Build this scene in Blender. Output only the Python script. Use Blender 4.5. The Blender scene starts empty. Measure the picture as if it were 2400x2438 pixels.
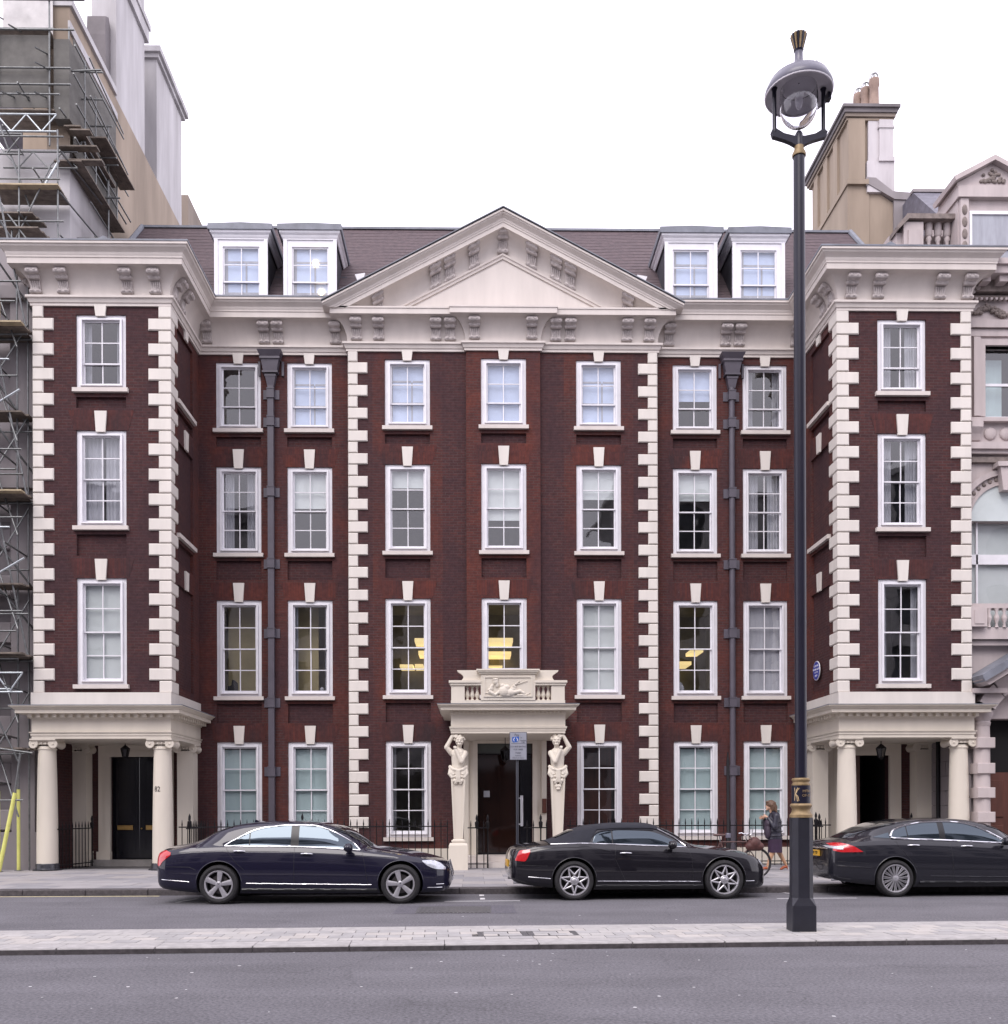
import bpy, bmesh, math, random
from mathutils import Vector, Matrix
from mathutils.bvhtree import BVHTree
random.seed(7)
R = math.radians
sc = bpy.context.scene
C = sc.collection
# ------------------------------------------------------------------ camera
cam_d = bpy.data.cameras.new('camera'); cam = bpy.data.objects.new('camera', cam_d); C.objects.link(cam)
sc.camera = cam
EYE = 1.62; FPX = 2350.0; YAW = .018; ROLL = .003
cam.matrix_world = (Matrix.Translation((0, 0, EYE)) @ Matrix.Rotation(-YAW, 4, 'Z') @ Matrix.Rotation(R(90), 4, 'X')
                    @ Matrix.Rotation(-ROLL, 4, 'Z'))
cam_d.sensor_width = 36; cam_d.sensor_fit = 'AUTO'
cam_d.lens = FPX / 2438 * 36
cam_d.shift_x = 28 / 2438; cam_d.shift_y = (1930 - 1219) / 2438
cam_d.clip_start = .1; cam_d.clip_end = 800
# ------------------------------------------------------------------ world, sun, exposure
SUN_EL, SUN_AZ = R(50), R(205)          # overcast: a wide soft sun behind the camera
w = bpy.data.worlds.new('World'); sc.world = w; w.use_nodes = True
nt = w.node_tree; nt.nodes.clear()
sky = nt.nodes.new('ShaderNodeTexSky'); sky.sky_type = 'NISHITA'; sky.sun_disc = False
sky.sun_elevation = SUN_EL; sky.sun_rotation = SUN_AZ
tc = nt.nodes.new('ShaderNodeTexCoord'); cn = nt.nodes.new('ShaderNodeTexNoise'); cn.inputs['Scale'].default_value = 2.2
cn.inputs['Detail'].default_value = 5
nt.links.new(tc.outputs['Generated'], cn.inputs['Vector'])
cr = nt.nodes.new('ShaderNodeValToRGB'); cr.color_ramp.elements[0].position = .3; cr.color_ramp.elements[1].position = .75
cr.color_ramp.elements[0].color = (7.7, 7.25, 8.2, 1); cr.color_ramp.elements[1].color = (9.5, 9.0, 9.9, 1)
nt.links.new(cn.outputs['Fac'], cr.inputs['Fac'])
mx = nt.nodes.new('ShaderNodeMixRGB'); mx.inputs['Fac'].default_value = .88
nt.links.new(sky.outputs[0], mx.inputs[1]); nt.links.new(cr.outputs[0], mx.inputs[2])
bg = nt.nodes.new('ShaderNodeBackground'); bg.inputs['Strength'].default_value = .11
wo = nt.nodes.new('ShaderNodeOutputWorld')
nt.links.new(mx.outputs[0], bg.inputs[0]); nt.links.new(bg.outputs[0], wo.inputs[0])
sl = bpy.data.lights.new('sun', 'SUN'); sl.energy = .9; sl.angle = R(35); sl.color = (1, .94, .90)
sun = bpy.data.objects.new('sun', sl); C.objects.link(sun)
dv = Vector((math.sin(SUN_AZ) * math.cos(SUN_EL), math.cos(SUN_AZ) * math.cos(SUN_EL), math.sin(SUN_EL)))
sun.rotation_euler = dv.to_track_quat('Z', 'Y').to_euler(); sun.location = dv * 60
sc.view_settings.view_transform = 'Standard'; sc.view_settings.look = 'None'
sc.view_settings.gamma = 1; sc.view_settings.use_curve_mapping = False
sc.view_settings.exposure = 1.14
try:
    sc.cycles.use_denoising = True
    sc.cycles.max_bounces = 7; sc.cycles.transparent_max_bounces = 12; sc.cycles.caustics_reflective = False
    sc.cycles.sample_clamp_indirect = 6
except Exception:
    pass

# ------------------------------------------------------------------ helpers
def ray(px, py):
    u, v = (px - 1172) / FPX, (1930 - py) / FPX
    u, v = u * math.cos(ROLL) + v * math.sin(ROLL), v * math.cos(ROLL) - u * math.sin(ROLL)
    return Vector((math.sin(YAW) + u * math.cos(YAW), math.cos(YAW) - u * math.sin(YAW), v))
def at(px, py, Y):
    d = ray(px, py)
    return Vector((0, 0, EYE)) + d * (Y / d.y)

class MB:
    def __init__(s): s.v = []; s.f = []; s.m = []; s.mi = 0
    def add(s, vs, fs):
        n = len(s.v); s.v.extend(tuple(p) for p in vs)
        for f in fs: s.f.append(tuple(i + n for i in f)); s.m.append(s.mi)
    def box(s, x0, x1, y0, y1, z0, z1):
        s.add([(x0,y0,z0),(x1,y0,z0),(x1,y1,z0),(x0,y1,z0),(x0,y0,z1),(x1,y0,z1),(x1,y1,z1),(x0,y1,z1)],
              [(0,3,2,1),(4,5,6,7),(0,1,5,4),(1,2,6,5),(2,3,7,6),(3,0,4,7)]); return s
    def cbox(s, x0, x1, y0, y1, z0, z1, c):
        "box whose front (low y) face is chamfered by c"
        s.add([(x0+c,y0,z0+c),(x1-c,y0,z0+c),(x1-c,y0,z1-c),(x0+c,y0,z1-c),(x0,y0+c,z0),(x1,y0+c,z0),(x1,y0+c,z1),(x0,y0+c,z1),
               (x0,y1,z0),(x1,y1,z0),(x1,y1,z1),(x0,y1,z1)],
              [(0,1,2,3),(4,5,1,0),(5,6,2,1),(6,7,3,2),(7,4,0,3),(8,9,5,4),(9,10,6,5),(10,11,7,6),(11,8,4,7),(11,10,9,8)]); return s
    def quad(s, a, b, c, d): s.add([a,b,c,d], [(0,1,2,3)]); return s
    def prism(s, poly, y0, y1):
        "polygon in x,z pulled from y0 to y1"
        n = len(poly)
        s.add([(x,y0,z) for x,z in poly] + [(x,y1,z) for x,z in poly],
              [tuple(range(n)), tuple(range(2*n-1, n-1, -1))] + [(i,i+n,(i+1)%n+n,(i+1)%n) for i in range(n)]); return s
    def prismx(s, poly, x0, x1):
        "polygon in y,z pulled from x0 to x1"
        n = len(poly)
        s.add([(x0,y,z) for y,z in poly] + [(x1,y,z) for y,z in poly],
              [tuple(range(n-1,-1,-1)), tuple(range(n, 2*n))] + [((i+1)%n,(i+1)%n+n,i+n,i) for i in range(n)]); return s
    def prismz(s, poly, z0, z1):
        n = len(poly)
        s.add([(x,y,z0) for x,y in poly] + [(x,y,z1) for x,y in poly],
              [tuple(range(n-1,-1,-1)), tuple(range(n, 2*n))] + [(i,(i+1)%n,(i+1)%n+n,i+n) for i in range(n)]); return s
    def grid(s, rows, close=False):
        m = len(rows[0]); n = len(rows)
        fs = []
        for i in range(n-1):
            for j in range(m-1 if not close else m):
                fs.append((i*m+j, i*m+(j+1)%m, (i+1)*m+(j+1)%m, (i+1)*m+j))
        s.add([p for r in rows for p in r], fs); return s
    def lathe(s, cx, cy, prof, n=20, a0=0, a1=None, caps=True):
        rows = []
        for r, z in prof:
            rows.append([(cx + r*math.cos(a0+2*math.pi*k/n), cy + r*math.sin(a0+2*math.pi*k/n), z) for k in range(n)])
        s.grid(rows, True)
        for r in (rows[0][::-1], rows[-1]) if caps else ():
            s.add(r, [tuple(range(n))])
        return s
    def tube(s, pts, r, n=8, closed=False, cap=True):
        pts = [Vector(p) for p in pts]; N = len(pts); rows = []
        up = None
        for i, p in enumerate(pts):
            a = pts[i-1] if (i or closed) else p; b = pts[(i+1) % N] if (i < N-1 or closed) else p
            t = (b - a).normalized()
            if up is None:
                up = Vector((0,0,1)) if abs(t.z) < .9 else Vector((1,0,0))
            q = t.cross(up)
            if q.length < 1e-6: q = t.orthogonal()
            q.normalize(); up = q.cross(t).normalized()
            rr = r[i] if isinstance(r, (list, tuple)) else r
            rows.append([p + (q*math.cos(2*math.pi*k/n) + up*math.sin(2*math.pi*k/n))*rr for k in range(n)])
        if closed: rows.append(rows[0])
        s.grid(rows, True)
        if cap and not closed: s.add(rows[0][::-1], [tuple(range(n))]); s.add(rows[-1], [tuple(range(n))])
        return s
    def ell(s, c, r, n=14, m=9, rot=None):
        rows = []
        for i in range(m+1):
            a = math.pi*i/m
            row = []
            for k in range(n):
                b = 2*math.pi*k/n
                p = Vector((r[0]*max(math.sin(a),.02)*math.cos(b), r[1]*max(math.sin(a),.02)*math.sin(b), r[2]*math.cos(a)))
                if rot: p = rot @ p
                row.append(Vector(c) + p)
            rows.append(row)
        s.grid(rows, True); s.add(rows[0][::-1],[tuple(range(n))]); s.add(rows[-1],[tuple(range(n))]); return s
    def cap(s, a, b, ra, rb, n=12):
        "tapered capsule"
        a, b = Vector(a), Vector(b); t = (b-a).normalized()
        pts, rs = [], []
        for k in range(4):
            an = math.pi/2*k/4; pts.append(a - t*ra*math.cos(an)); rs.append(max(ra*math.sin(an), ra*.05))
        pts += [a, b]; rs += [ra, rb]
        for k in range(1, 5):
            an = math.pi/2*k/4; pts.append(b + t*rb*math.sin(an)); rs.append(max(rb*math.cos(an), rb*.05))
        return s.tube(pts, rs, n)
    def xf(s, M):
        s.v = [tuple(M @ Vector(p)) for p in s.v]; return s
    def join(s, o, M=None):
        s_mi = s.mi; n = len(s.v)
        s.v.extend(tuple(M @ Vector(p)) if M else p for p in o.v)
        for f, m in zip(o.f, o.m): s.f.append(tuple(i+n for i in f)); s.m.append(m if m else s_mi)
        return s

def mesh(name, mb, mats, smooth=None):
    me = bpy.data.meshes.new(name)
    me.from_pydata([tuple(v) for v in mb.v], [], mb.f); me.validate(verbose=False)
    for m in (mats if isinstance(mats, (list, tuple)) else [mats]): me.materials.append(m)
    if len(me.polygons) == len(mb.m): me.polygons.foreach_set('material_index', mb.m)
    bm = bmesh.new(); bm.from_mesh(me); bmesh.ops.recalc_face_normals(bm, faces=bm.faces); bm.to_mesh(me); bm.free()
    if smooth is not None:
        me.polygons.foreach_set('use_smooth', [True]*len(me.polygons)); me.set_sharp_from_angle(angle=R(smooth))
    me.update(); return me
ORG = {}                                          # world position of every parent (none of the building roots is turned)
def worg(o): return ORG.get(o.name, Vector((0,0,0)))
def obj(name, mb, mats, parent=None, smooth=None, loc=None, local=False, weld=False):
    "ONE mesh object. Shapes are given in world metres (or about loc / in the parent's own axes when local)."
    me = mb if isinstance(mb, bpy.types.Mesh) else mesh(name, mb, mats, smooth)
    o = bpy.data.objects.new(name, me); C.objects.link(o)
    base = worg(parent) if (parent is not None and not local) else Vector((0,0,0))
    if loc is None and not local and not isinstance(mb, bpy.types.Mesh):
        xs = [v.co for v in me.vertices]
        c = Vector(((min(p.x for p in xs)+max(p.x for p in xs))/2, (min(p.y for p in xs)+max(p.y for p in xs))/2, min(p.z for p in xs)))
        me.transform(Matrix.Translation(-c)); loc = c
    loc = Vector(loc or (0,0,0))
    o.location = loc - base; o.parent = parent
    ORG[o.name] = loc
    return o
def empty(name, loc, rz=0):
    o = bpy.data.objects.new(name, None); o.empty_display_size = .2; C.objects.link(o)
    o.location = loc; o.rotation_euler = (0,0,rz); ORG[o.name] = Vector(loc); return o
def tag(o, label=None, cat=None, group=None, kind=None):
    if label: o['label'] = label
    if cat: o['category'] = cat
    if group: o['group'] = group
    if kind: o['kind'] = kind
    return o
def copy_tree(o, parent=None, loc=None):
    c = o.copy(); C.objects.link(c); c.parent = parent
    if loc is not None: c.location = Vector(loc) - (worg(parent) if parent else Vector((0,0,0)))
    ORG[c.name] = (worg(parent) if parent else Vector((0,0,0))) + c.location
    for ch in list(o.children): copy_tree(ch, c)
    return c
def remesh(o, vox, it=4, fac=.5):
    m = o.modifiers.new('r', 'REMESH'); m.mode = 'VOXEL'; m.voxel_size = vox; m.use_smooth_shade = True
    if it:
        k = o.modifiers.new('s', 'SMOOTH'); k.iterations = it; k.factor = fac
    dg = bpy.context.evaluated_depsgraph_get(); e = o.evaluated_get(dg)
    me = bpy.data.meshes.new_from_object(e); o.modifiers.clear(); old = o.data; o.data = me
    me.polygons.foreach_set('use_smooth', [True]*len(me.polygons)); return o
def text_mb(s, size, depth=.004, align='CENTER'):
    cu = bpy.data.curves.new('t', 'FONT'); cu.body = s; cu.size = size; cu.extrude = depth/2; cu.align_x = align; cu.align_y = 'CENTER'; cu.resolution_u = 3
    o = bpy.data.objects.new('t', cu); C.objects.link(o)
    dg = bpy.context.evaluated_depsgraph_get(); dg.update(); me = bpy.data.meshes.new_from_object(o.evaluated_get(dg))
    mb = MB(); mb.add([(v.co.x, -v.co.z, v.co.y) for v in me.vertices], [tuple(p.vertices) for p in me.polygons])
    bpy.data.objects.remove(o); bpy.data.curves.remove(cu); bpy.data.meshes.remove(me); return mb
def lerp(a, b, t): return a + (b-a)*t

# ------------------------------------------------------------------ materials
def mat(name, col, rough=.6, metal=0, var=.12, scale=3, bump=0, bscale=60, spec=.5, col2=None, coat=0, streak=False, emit=0, detail=4):
    m = bpy.data.materials.new(name); m.use_nodes = True; t = m.node_tree; n = t.nodes; L = t.links
    b = n['Principled BSDF']; b.inputs['Roughness'].default_value = rough; b.inputs['Metallic'].default_value = metal
    b.inputs['Specular IOR Level'].default_value = spec
    if coat: b.inputs['Coat Weight'].default_value = coat; b.inputs['Coat Roughness'].default_value = .03
    if emit:
        b.inputs['Emission Color'].default_value = (*col, 1); b.inputs['Emission Strength'].default_value = emit
    if var:
        g = n.new('ShaderNodeNewGeometry')
        mp = n.new('ShaderNodeMapping'); L.new(g.outputs['Position'], mp.inputs[0])
        if streak: mp.inputs['Scale'].default_value = (1, 1, .18)
        no = n.new('ShaderNodeTexNoise'); no.inputs['Scale'].default_value = scale; no.inputs['Detail'].default_value = detail
        no.inputs['Roughness'].default_value = .62
        L.new(mp.outputs[0], no.inputs['Vector'])
        r = n.new('ShaderNodeValToRGB'); r.color_ramp.elements[0].position = .32; r.color_ramp.elements[1].position = .68
        c2 = col2 or tuple(min(1, c*(1+var)) for c in col)
        c1 = tuple(c*(1-var) for c in col) if not col2 else col
        r.color_ramp.elements[0].color = (*c1, 1); r.color_ramp.elements[1].color = (*c2, 1)
        L.new(no.outputs['Fac'], r.inputs['Fac']); L.new(r.outputs['Color'], b.inputs['Base Color'])
    else:
        b.inputs['Base Color'].default_value = (*col, 1)
    if bump:
        g2 = n.new('ShaderNodeNewGeometry'); n2 = n.new('ShaderNodeTexNoise'); n2.inputs['Scale'].default_value = bscale
        n2.inputs['Detail'].default_value = 3; L.new(g2.outputs['Position'], n2.inputs['Vector'])
        bp = n.new('ShaderNodeBump'); bp.inputs['Strength'].default_value = bump; bp.inputs['Distance'].default_value = .01
        L.new(n2.outputs['Fac'], bp.inputs['Height']); L.new(bp.outputs[0], b.inputs['Normal'])
    return m

def brick_mat(name, c1, c2, mortar, patch, roww=.075, bw=.225, amt=.55, soot=(.03,.022,.026), msize=.011):
    m = bpy.data.materials.new(name); m.use_nodes = True; t = m.node_tree; n = t.nodes; L = t.links; b = n['Principled BSDF']
    b.inputs['Roughness'].default_value = .85; b.inputs['Specular IOR Level'].default_value = .25
    g = n.new('ShaderNodeNewGeometry'); sp = n.new('ShaderNodeSeparateXYZ'); L.new(g.outputs['Position'], sp.inputs[0])
    sn = n.new('ShaderNodeSeparateXYZ'); L.new(g.outputs['True Normal'], sn.inputs[0])
    ab = n.new('ShaderNodeMath'); ab.operation = 'ABSOLUTE'; L.new(sn.outputs[0], ab.inputs[0])
    gt = n.new('ShaderNodeMath'); gt.operation = 'GREATER_THAN'; gt.inputs[1].default_value = .6; L.new(ab.outputs[0], gt.inputs[0])
    mu = n.new('ShaderNodeMix'); mu.data_type = 'FLOAT'; L.new(gt.outputs[0], mu.inputs[0]); L.new(sp.outputs[0], mu.inputs[2]); L.new(sp.outputs[1], mu.inputs[3])
    cb = n.new('ShaderNodeCombineXYZ'); L.new(mu.outputs[0], cb.inputs[0]); L.new(sp.outputs[2], cb.inputs[1])
    br = n.new('ShaderNodeTexBrick'); br.inputs['Scale'].default_value = 1; br.inputs['Brick Width'].default_value = bw
    br.inputs['Row Height'].default_value = roww; br.inputs['Mortar Size'].default_value = msize; br.inputs['Bias'].default_value = -.1
    br.inputs['Mortar Smooth'].default_value = .3
    br.inputs['Color1'].default_value = (*c1,1); br.inputs['Color2'].default_value = (*c2,1); br.inputs['Mortar'].default_value = (*mortar,1)
    L.new(cb.outputs[0], br.inputs['Vector'])
    def noise(sc_, lo, hi, det=5, sx=1, sz=1):
        mp = n.new('ShaderNodeMapping'); mp.inputs['Scale'].default_value = (sx, sx, sz); L.new(g.outputs['Position'], mp.inputs[0])
        no = n.new('ShaderNodeTexNoise'); no.inputs['Scale'].default_value = sc_; no.inputs['Detail'].default_value = det; no.inputs['Roughness'].default_value = .6
        L.new(mp.outputs[0], no.inputs[0]); mr = n.new('ShaderNodeMapRange'); mr.inputs[1].default_value = lo; mr.inputs[2].default_value = hi
        L.new(no.outputs['Fac'], mr.inputs[0]); return mr.outputs[0]
    m1 = n.new('ShaderNodeMixRGB'); L.new(br.outputs['Color'], m1.inputs[1]); m1.inputs[2].default_value = (*patch,1)
    f1 = n.new('ShaderNodeMath'); f1.operation = 'MULTIPLY'; f1.inputs[1].default_value = amt; L.new(noise(.9, .46, .68), f1.inputs[0]); L.new(f1.outputs[0], m1.inputs[0])
    m2 = n.new('ShaderNodeMixRGB'); L.new(m1.outputs[0], m2.inputs[1]); m2.inputs[2].default_value = (*soot,1)
    f2 = n.new('ShaderNodeMath'); f2.operation = 'MULTIPLY'; f2.inputs[1].default_value = .8; L.new(noise(.6, .45, .68, 6, 1.6, .7), f2.inputs[0]); L.new(f2.outputs[0], m2.inputs[0])
    m3 = n.new('ShaderNodeMixRGB'); m3.blend_type = 'OVERLAY'; m3.inputs[0].default_value = .45; L.new(m2.outputs[0], m3.inputs[1]); 
    no3 = n.new('ShaderNodeTexNoise'); no3.inputs['Scale'].default_value = 9; no3.inputs['Detail'].default_value = 6; L.new(cb.outputs[0], no3.inputs[0]); L.new(no3.outputs['Fac'], m3.inputs[2])
    # pale scuffs and lime stains
    m4 = n.new('ShaderNodeMixRGB'); L.new(m3.outputs[0], m4.inputs[1]); m4.inputs[2].default_value = (.30,.25,.24,1)
    f4 = n.new('ShaderNodeMath'); f4.operation = 'MULTIPLY'; f4.inputs[1].default_value = .35; L.new(noise(3.1, .70, .82, 8, 1, .8), f4.inputs[0]); L.new(f4.outputs[0], m4.inputs[0])
    L.new(m4.outputs[0], b.inputs['Base Color'])
    bp = n.new('ShaderNodeBump'); bp.inputs['Strength'].default_value = .5; bp.inputs['Distance'].default_value = .006; bp.invert = True
    L.new(br.outputs['Fac'], bp.inputs['Height']); L.new(bp.outputs[0], b.inputs['Normal'])
    return m

def glass_mat(name, tint=(.98,.98,.98), ior=1.9, refl=1.0):
    m = bpy.data.materials.new(name); m.use_nodes = True; t = m.node_tree; n = t.nodes; L = t.links; n.clear()
    o = n.new('ShaderNodeOutputMaterial'); tr = n.new('ShaderNodeBsdfTransparent'); tr.inputs[0].default_value = (*tint,1)
    gl = n.new('ShaderNodeBsdfGlossy'); gl.inputs['Roughness'].default_value = .015; gl.inputs[0].default_value = (refl,refl,refl,1)
    fr = n.new('ShaderNodeFresnel'); fr.inputs['IOR'].default_value = ior
    g = n.new('ShaderNodeNewGeometry'); no = n.new('ShaderNodeTexNoise'); no.inputs['Scale'].default_value = 1.3; no.inputs['Detail'].default_value = 1
    bp = n.new('ShaderNodeBump'); bp.inputs['Strength'].default_value = .28; bp.inputs['Distance'].default_value = .02
    L.new(g.outputs['Position'], no.inputs[0]); L.new(no.outputs[0], bp.inputs['Height']); L.new(bp.outputs[0], gl.inputs['Normal'])
    mf = n.new('ShaderNodeMath'); mf.operation = 'MULTIPLY'; iv = n.new('ShaderNodeMath'); iv.operation = 'SUBTRACT'; iv.inputs[0].default_value = 1; L.new(g.outputs['Backfacing'], iv.inputs[1]); L.new(fr.outputs[0], mf.inputs[0]); L.new(iv.outputs[0], mf.inputs[1])
    mx = n.new('ShaderNodeMixShader'); L.new(mf.outputs[0], mx.inputs[0]); L.new(tr.outputs[0], mx.inputs[1]); L.new(gl.outputs[0], mx.inputs[2]); L.new(mx.outputs[0], o.inputs[0])
    return m

M = {}
M['brick_dark'] = brick_mat('brick_dark', (.056,.023,.024), (.080,.028,.026), (.070,.042,.042), (.043,.022,.027), soot=(.046,.023,.027))
M['brick_mid'] = brick_mat('brick_mid', (.066,.024,.023), (.090,.029,.025), (.074,.045,.043), (.108,.031,.023), amt=.8, soot=(.045,.023,.028))
M['brick_red'] = brick_mat('brick_red', (.070,.024,.022), (.098,.029,.024), (.078,.044,.041), (.135,.036,.024), amt=.7, soot=(.052,.026,.030))
M['brick_arch'] = brick_mat('brick_arch', (.074,.025,.024), (.104,.030,.024), (.058,.026,.025), (.14,.036,.023), roww=.45, bw=.075, msize=.006)
M['brick_arch_dark'] = brick_mat('brick_arch_dark', (.060,.023,.024), (.084,.027,.025), (.05,.026,.026), (.10,.03,.024), roww=.45, bw=.075, msize=.006)
M['cream'] = mat('cream_stucco', (.645,.59,.505), .6, var=.06, scale=1.6, bump=.08, bscale=40, streak=True)
M['stone'] = mat('painted_stone', (.615,.56,.52), .65, var=.06, scale=2.6, bump=.1, bscale=30, streak=True)
M['bracket_stone'] = mat('mottled_bracket', (.34,.30,.29), .75, scale=7, bump=.3, bscale=40, col2=(.56,.51,.49))  # darker and blotchier than the cornice stone
M['quoin'] = mat('quoin_paint', (.67,.625,.575), .6, var=.06, scale=2.4, bump=.08, streak=True)
M['white'] = mat('white_paint', (.74,.73,.76), .45, var=.05, scale=4)
M['lead'] = mat('lead_sheet', (.17,.18,.21), .5, var=.22, scale=2.5, bump=.06, bscale=10)
M['lead_dark'] = mat('lead_dark', (.045,.045,.058), .5, var=.2, scale=3)
M['glass'] = glass_mat('window_glass')
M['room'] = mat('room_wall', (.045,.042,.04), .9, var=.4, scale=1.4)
M['room_olive'] = mat('room_olive', (.34,.29,.15), .9, var=.15, scale=1)
M['lamp_panel'] = mat('lamp_panel', (1,.78,.36), .5, var=0, emit=.40)
M['room_lit'] = mat('room_lit', (.17,.16,.12), .9, var=.3, scale=1.2)  # paler than the other rooms: their brightness is put into the wall colour
M['bulb'] = mat('light_bulb', (1,.75,.45), .5, var=0, emit=6)
M['blind'] = mat('roller_blind', (.55,.60,.60), .8, var=.05, scale=2)
M['blind_teal'] = mat('blind_teal', (.36,.47,.48), .8, var=.12, scale=2, streak=True)
M['sky_tint_blind'] = mat('sky_tint_blind', (.47,.56,.74), .8, var=.08, scale=2)  # the blue is sky reflected in the panes, put into the blind colour
M['curtain'] = mat('net_curtain', (.34,.35,.39), .85, var=.14, scale=6, streak=True)
M['tile'] = mat('clay_tile', (.075,.055,.062), .8, var=.25, scale=7, bump=.2, bscale=30, col2=(.115,.082,.088))
M['iron'] = mat('black_iron', (.009,.008,.010), .5, var=.2, scale=20, spec=.25)
M['pipe'] = mat('pipe_paint', (.085,.075,.095), .5, var=.12, scale=3)
M['black_paint'] = mat('black_gloss_paint', (.008,.008,.012), .18, var=.1)
M['brass'] = mat('brass', (.55,.36,.14), .35, 1, var=.15, scale=30)
M['gold'] = mat('gold_paint', (.27,.19,.095), .5, .25, var=.25, scale=12)
M['door_glass'] = mat('door_glass', (.018,.008,.006), .05, var=.4, scale=1.2, spec=.6)
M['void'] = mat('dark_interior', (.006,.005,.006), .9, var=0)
M['wood'] = mat('brown_wood', (.09,.03,.02), .45, var=.25, scale=6, streak=True)
# ================================================================== THE BRICK MANSION
XC = .84; YW, YS, YP, YM = 25.35, 28.0, 27.75, 27.66
house = empty('brick_mansion', (XC, YW, 0))
tag(house, 'long dark red brick mansion with white quoins, central pediment and two projecting porticoed wings', 'mansion')
WW = 1.263
ROWS = {'top': (12.41, 1.89), 'second': (8.90, 2.45), 'first': (4.86, 2.72), 'ground': (.88, 2.69)}
PANELS = {'top': (11.92, 12.20), 'second': (8.155, 8.70), 'first': (4.11, 4.66)}
KEYS = {'top': (14.30, 14.54), 'second': (11.35, 11.83), 'first': (7.58, 8.06), 'ground': (3.57, 4.03)}

def wall_cells(mb, P, u0, u1, z0, z1, holes, cuts=(), mi=None):
    us = sorted({u0, u1, *[c for c in cuts if u0 < c < u1], *[h[0] for h in holes], *[h[1] for h in holes]})
    zs = sorted({z0, z1, *[h[2] for h in holes], *[h[3] for h in holes]})
    for i in range(len(us)-1):
        for j in range(len(zs)-1):
            uc, zc = (us[i]+us[i+1])/2, (zs[j]+zs[j+1])/2
            if any(h[0] < uc < h[1] and h[2] < zc < h[3] for h in holes): continue
            mb.mi = mi(uc) if mi else 0
            mb.quad(P(us[i],0,zs[j]), P(us[i+1],0,zs[j]), P(us[i+1],0,zs[j+1]), P(us[i],0,zs[j+1]))
    for a, b, c, d, dep, back in holes:
        mb.mi = mi((a+b)/2 - .8) if mi else 0
        mb.quad(P(a,0,c),P(a,dep,c),P(a,dep,d),P(a,0,d)); mb.quad(P(b,0,c),P(b,dep,c),P(b,dep,d),P(b,0,d))
        mb.quad(P(a,0,c),P(b,0,c),P(b,dep,c),P(a,dep,c)); mb.quad(P(a,0,d),P(b,0,d),P(b,dep,d),P(a,dep,d))
        if back: mb.mi = back - 1; mb.quad(P(a,dep,c),P(b,dep,c),P(b,dep,d),P(a,dep,d))
    mb.mi = 0

BR = [M['brick_dark'], M['brick_mid'], M['brick_red']]
def holes_for(xs, rows, skip=()):
    h = []
    for x in xs:
        for r in rows:
            if (x, r) in skip: continue
            z, H = ROWS[r]; h.append((x-WW/2, x+WW/2, z, z+H, .17, 0))
            if r in PANELS and r != skip:
                a, b = PANELS[r]; h.append((x-WW/2, x+WW/2, a, b, .085, 1))
    return h
def front_wall(x0, x1, Y, z0, z1, xs, rows, mi, cuts, extra=()):
    mb = MB(); P = lambda u, d, z: (u, Y+d, z)
    wall_cells(mb, P, x0, x1, z0, z1, holes_for(xs, rows) + list(extra), cuts, mi)
    return obj('wall', mb, BR, house)
ALL = ['top', 'second', 'first', 'ground']
S = {'L1': XC-7.47, 'L2': XC-5.47, 'R1': XC+5.47, 'R2': XC+7.47, 'P1': XC-2.69, 'P3': XC+2.69, 'P2': XC+.01, 'WL': XC-10.33, 'WR': XC+10.25}
front_wall(XC-8.59, XC-4.35, YS, 0, 15.3, [S['L1'], S['L2']], ALL, lambda u: 1, ())
front_wall(XC+4.35, XC+8.59, YS, 0, 15.3, [S['R1'], S['R2']], ALL, lambda u: 1, ())
def pm(u):
    d = min(abs(u-S['P1']), abs(u-S['P3'])); return 1 if d < .98 else 0
front_wall(XC-4.35, XC-1.04, YP, 0, 15.3, [S['P1']], ALL, pm, (S['P1']-.98, S['P1']+.98))
front_wall(XC+1.04, XC+4.35, YP, 0, 15.3, [S['P3']], ALL, pm, (S['P3']-.98, S['P3']+.98))
front_wall(XC-1.04, XC+1.04, YM, 0, 15.3, [S['P2']], ['top', 'second', 'first'], lambda u: 2, (),
           [(XC-.78, XC+.78, .1, 3.58, .35, 0)])
mb = MB(); mb.mi = 1
for s in (-1, 1):                                          # short returns of the projecting bays
    mb.quad((XC+s*4.35, YP, 0), (XC+s*4.35, YS, 0), (XC+s*4.35, YS, 15.3), (XC+s*4.35, YP, 15.3))
    mb.quad((XC+s*1.04, YM, 0), (XC+s*1.04, YP, 0), (XC+s*1.04, YP, 15.3), (XC+s*1.04, YM, 15.3))
obj('wall', mb, BR, house)
WO, WI = 12.05, 8.59
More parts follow.
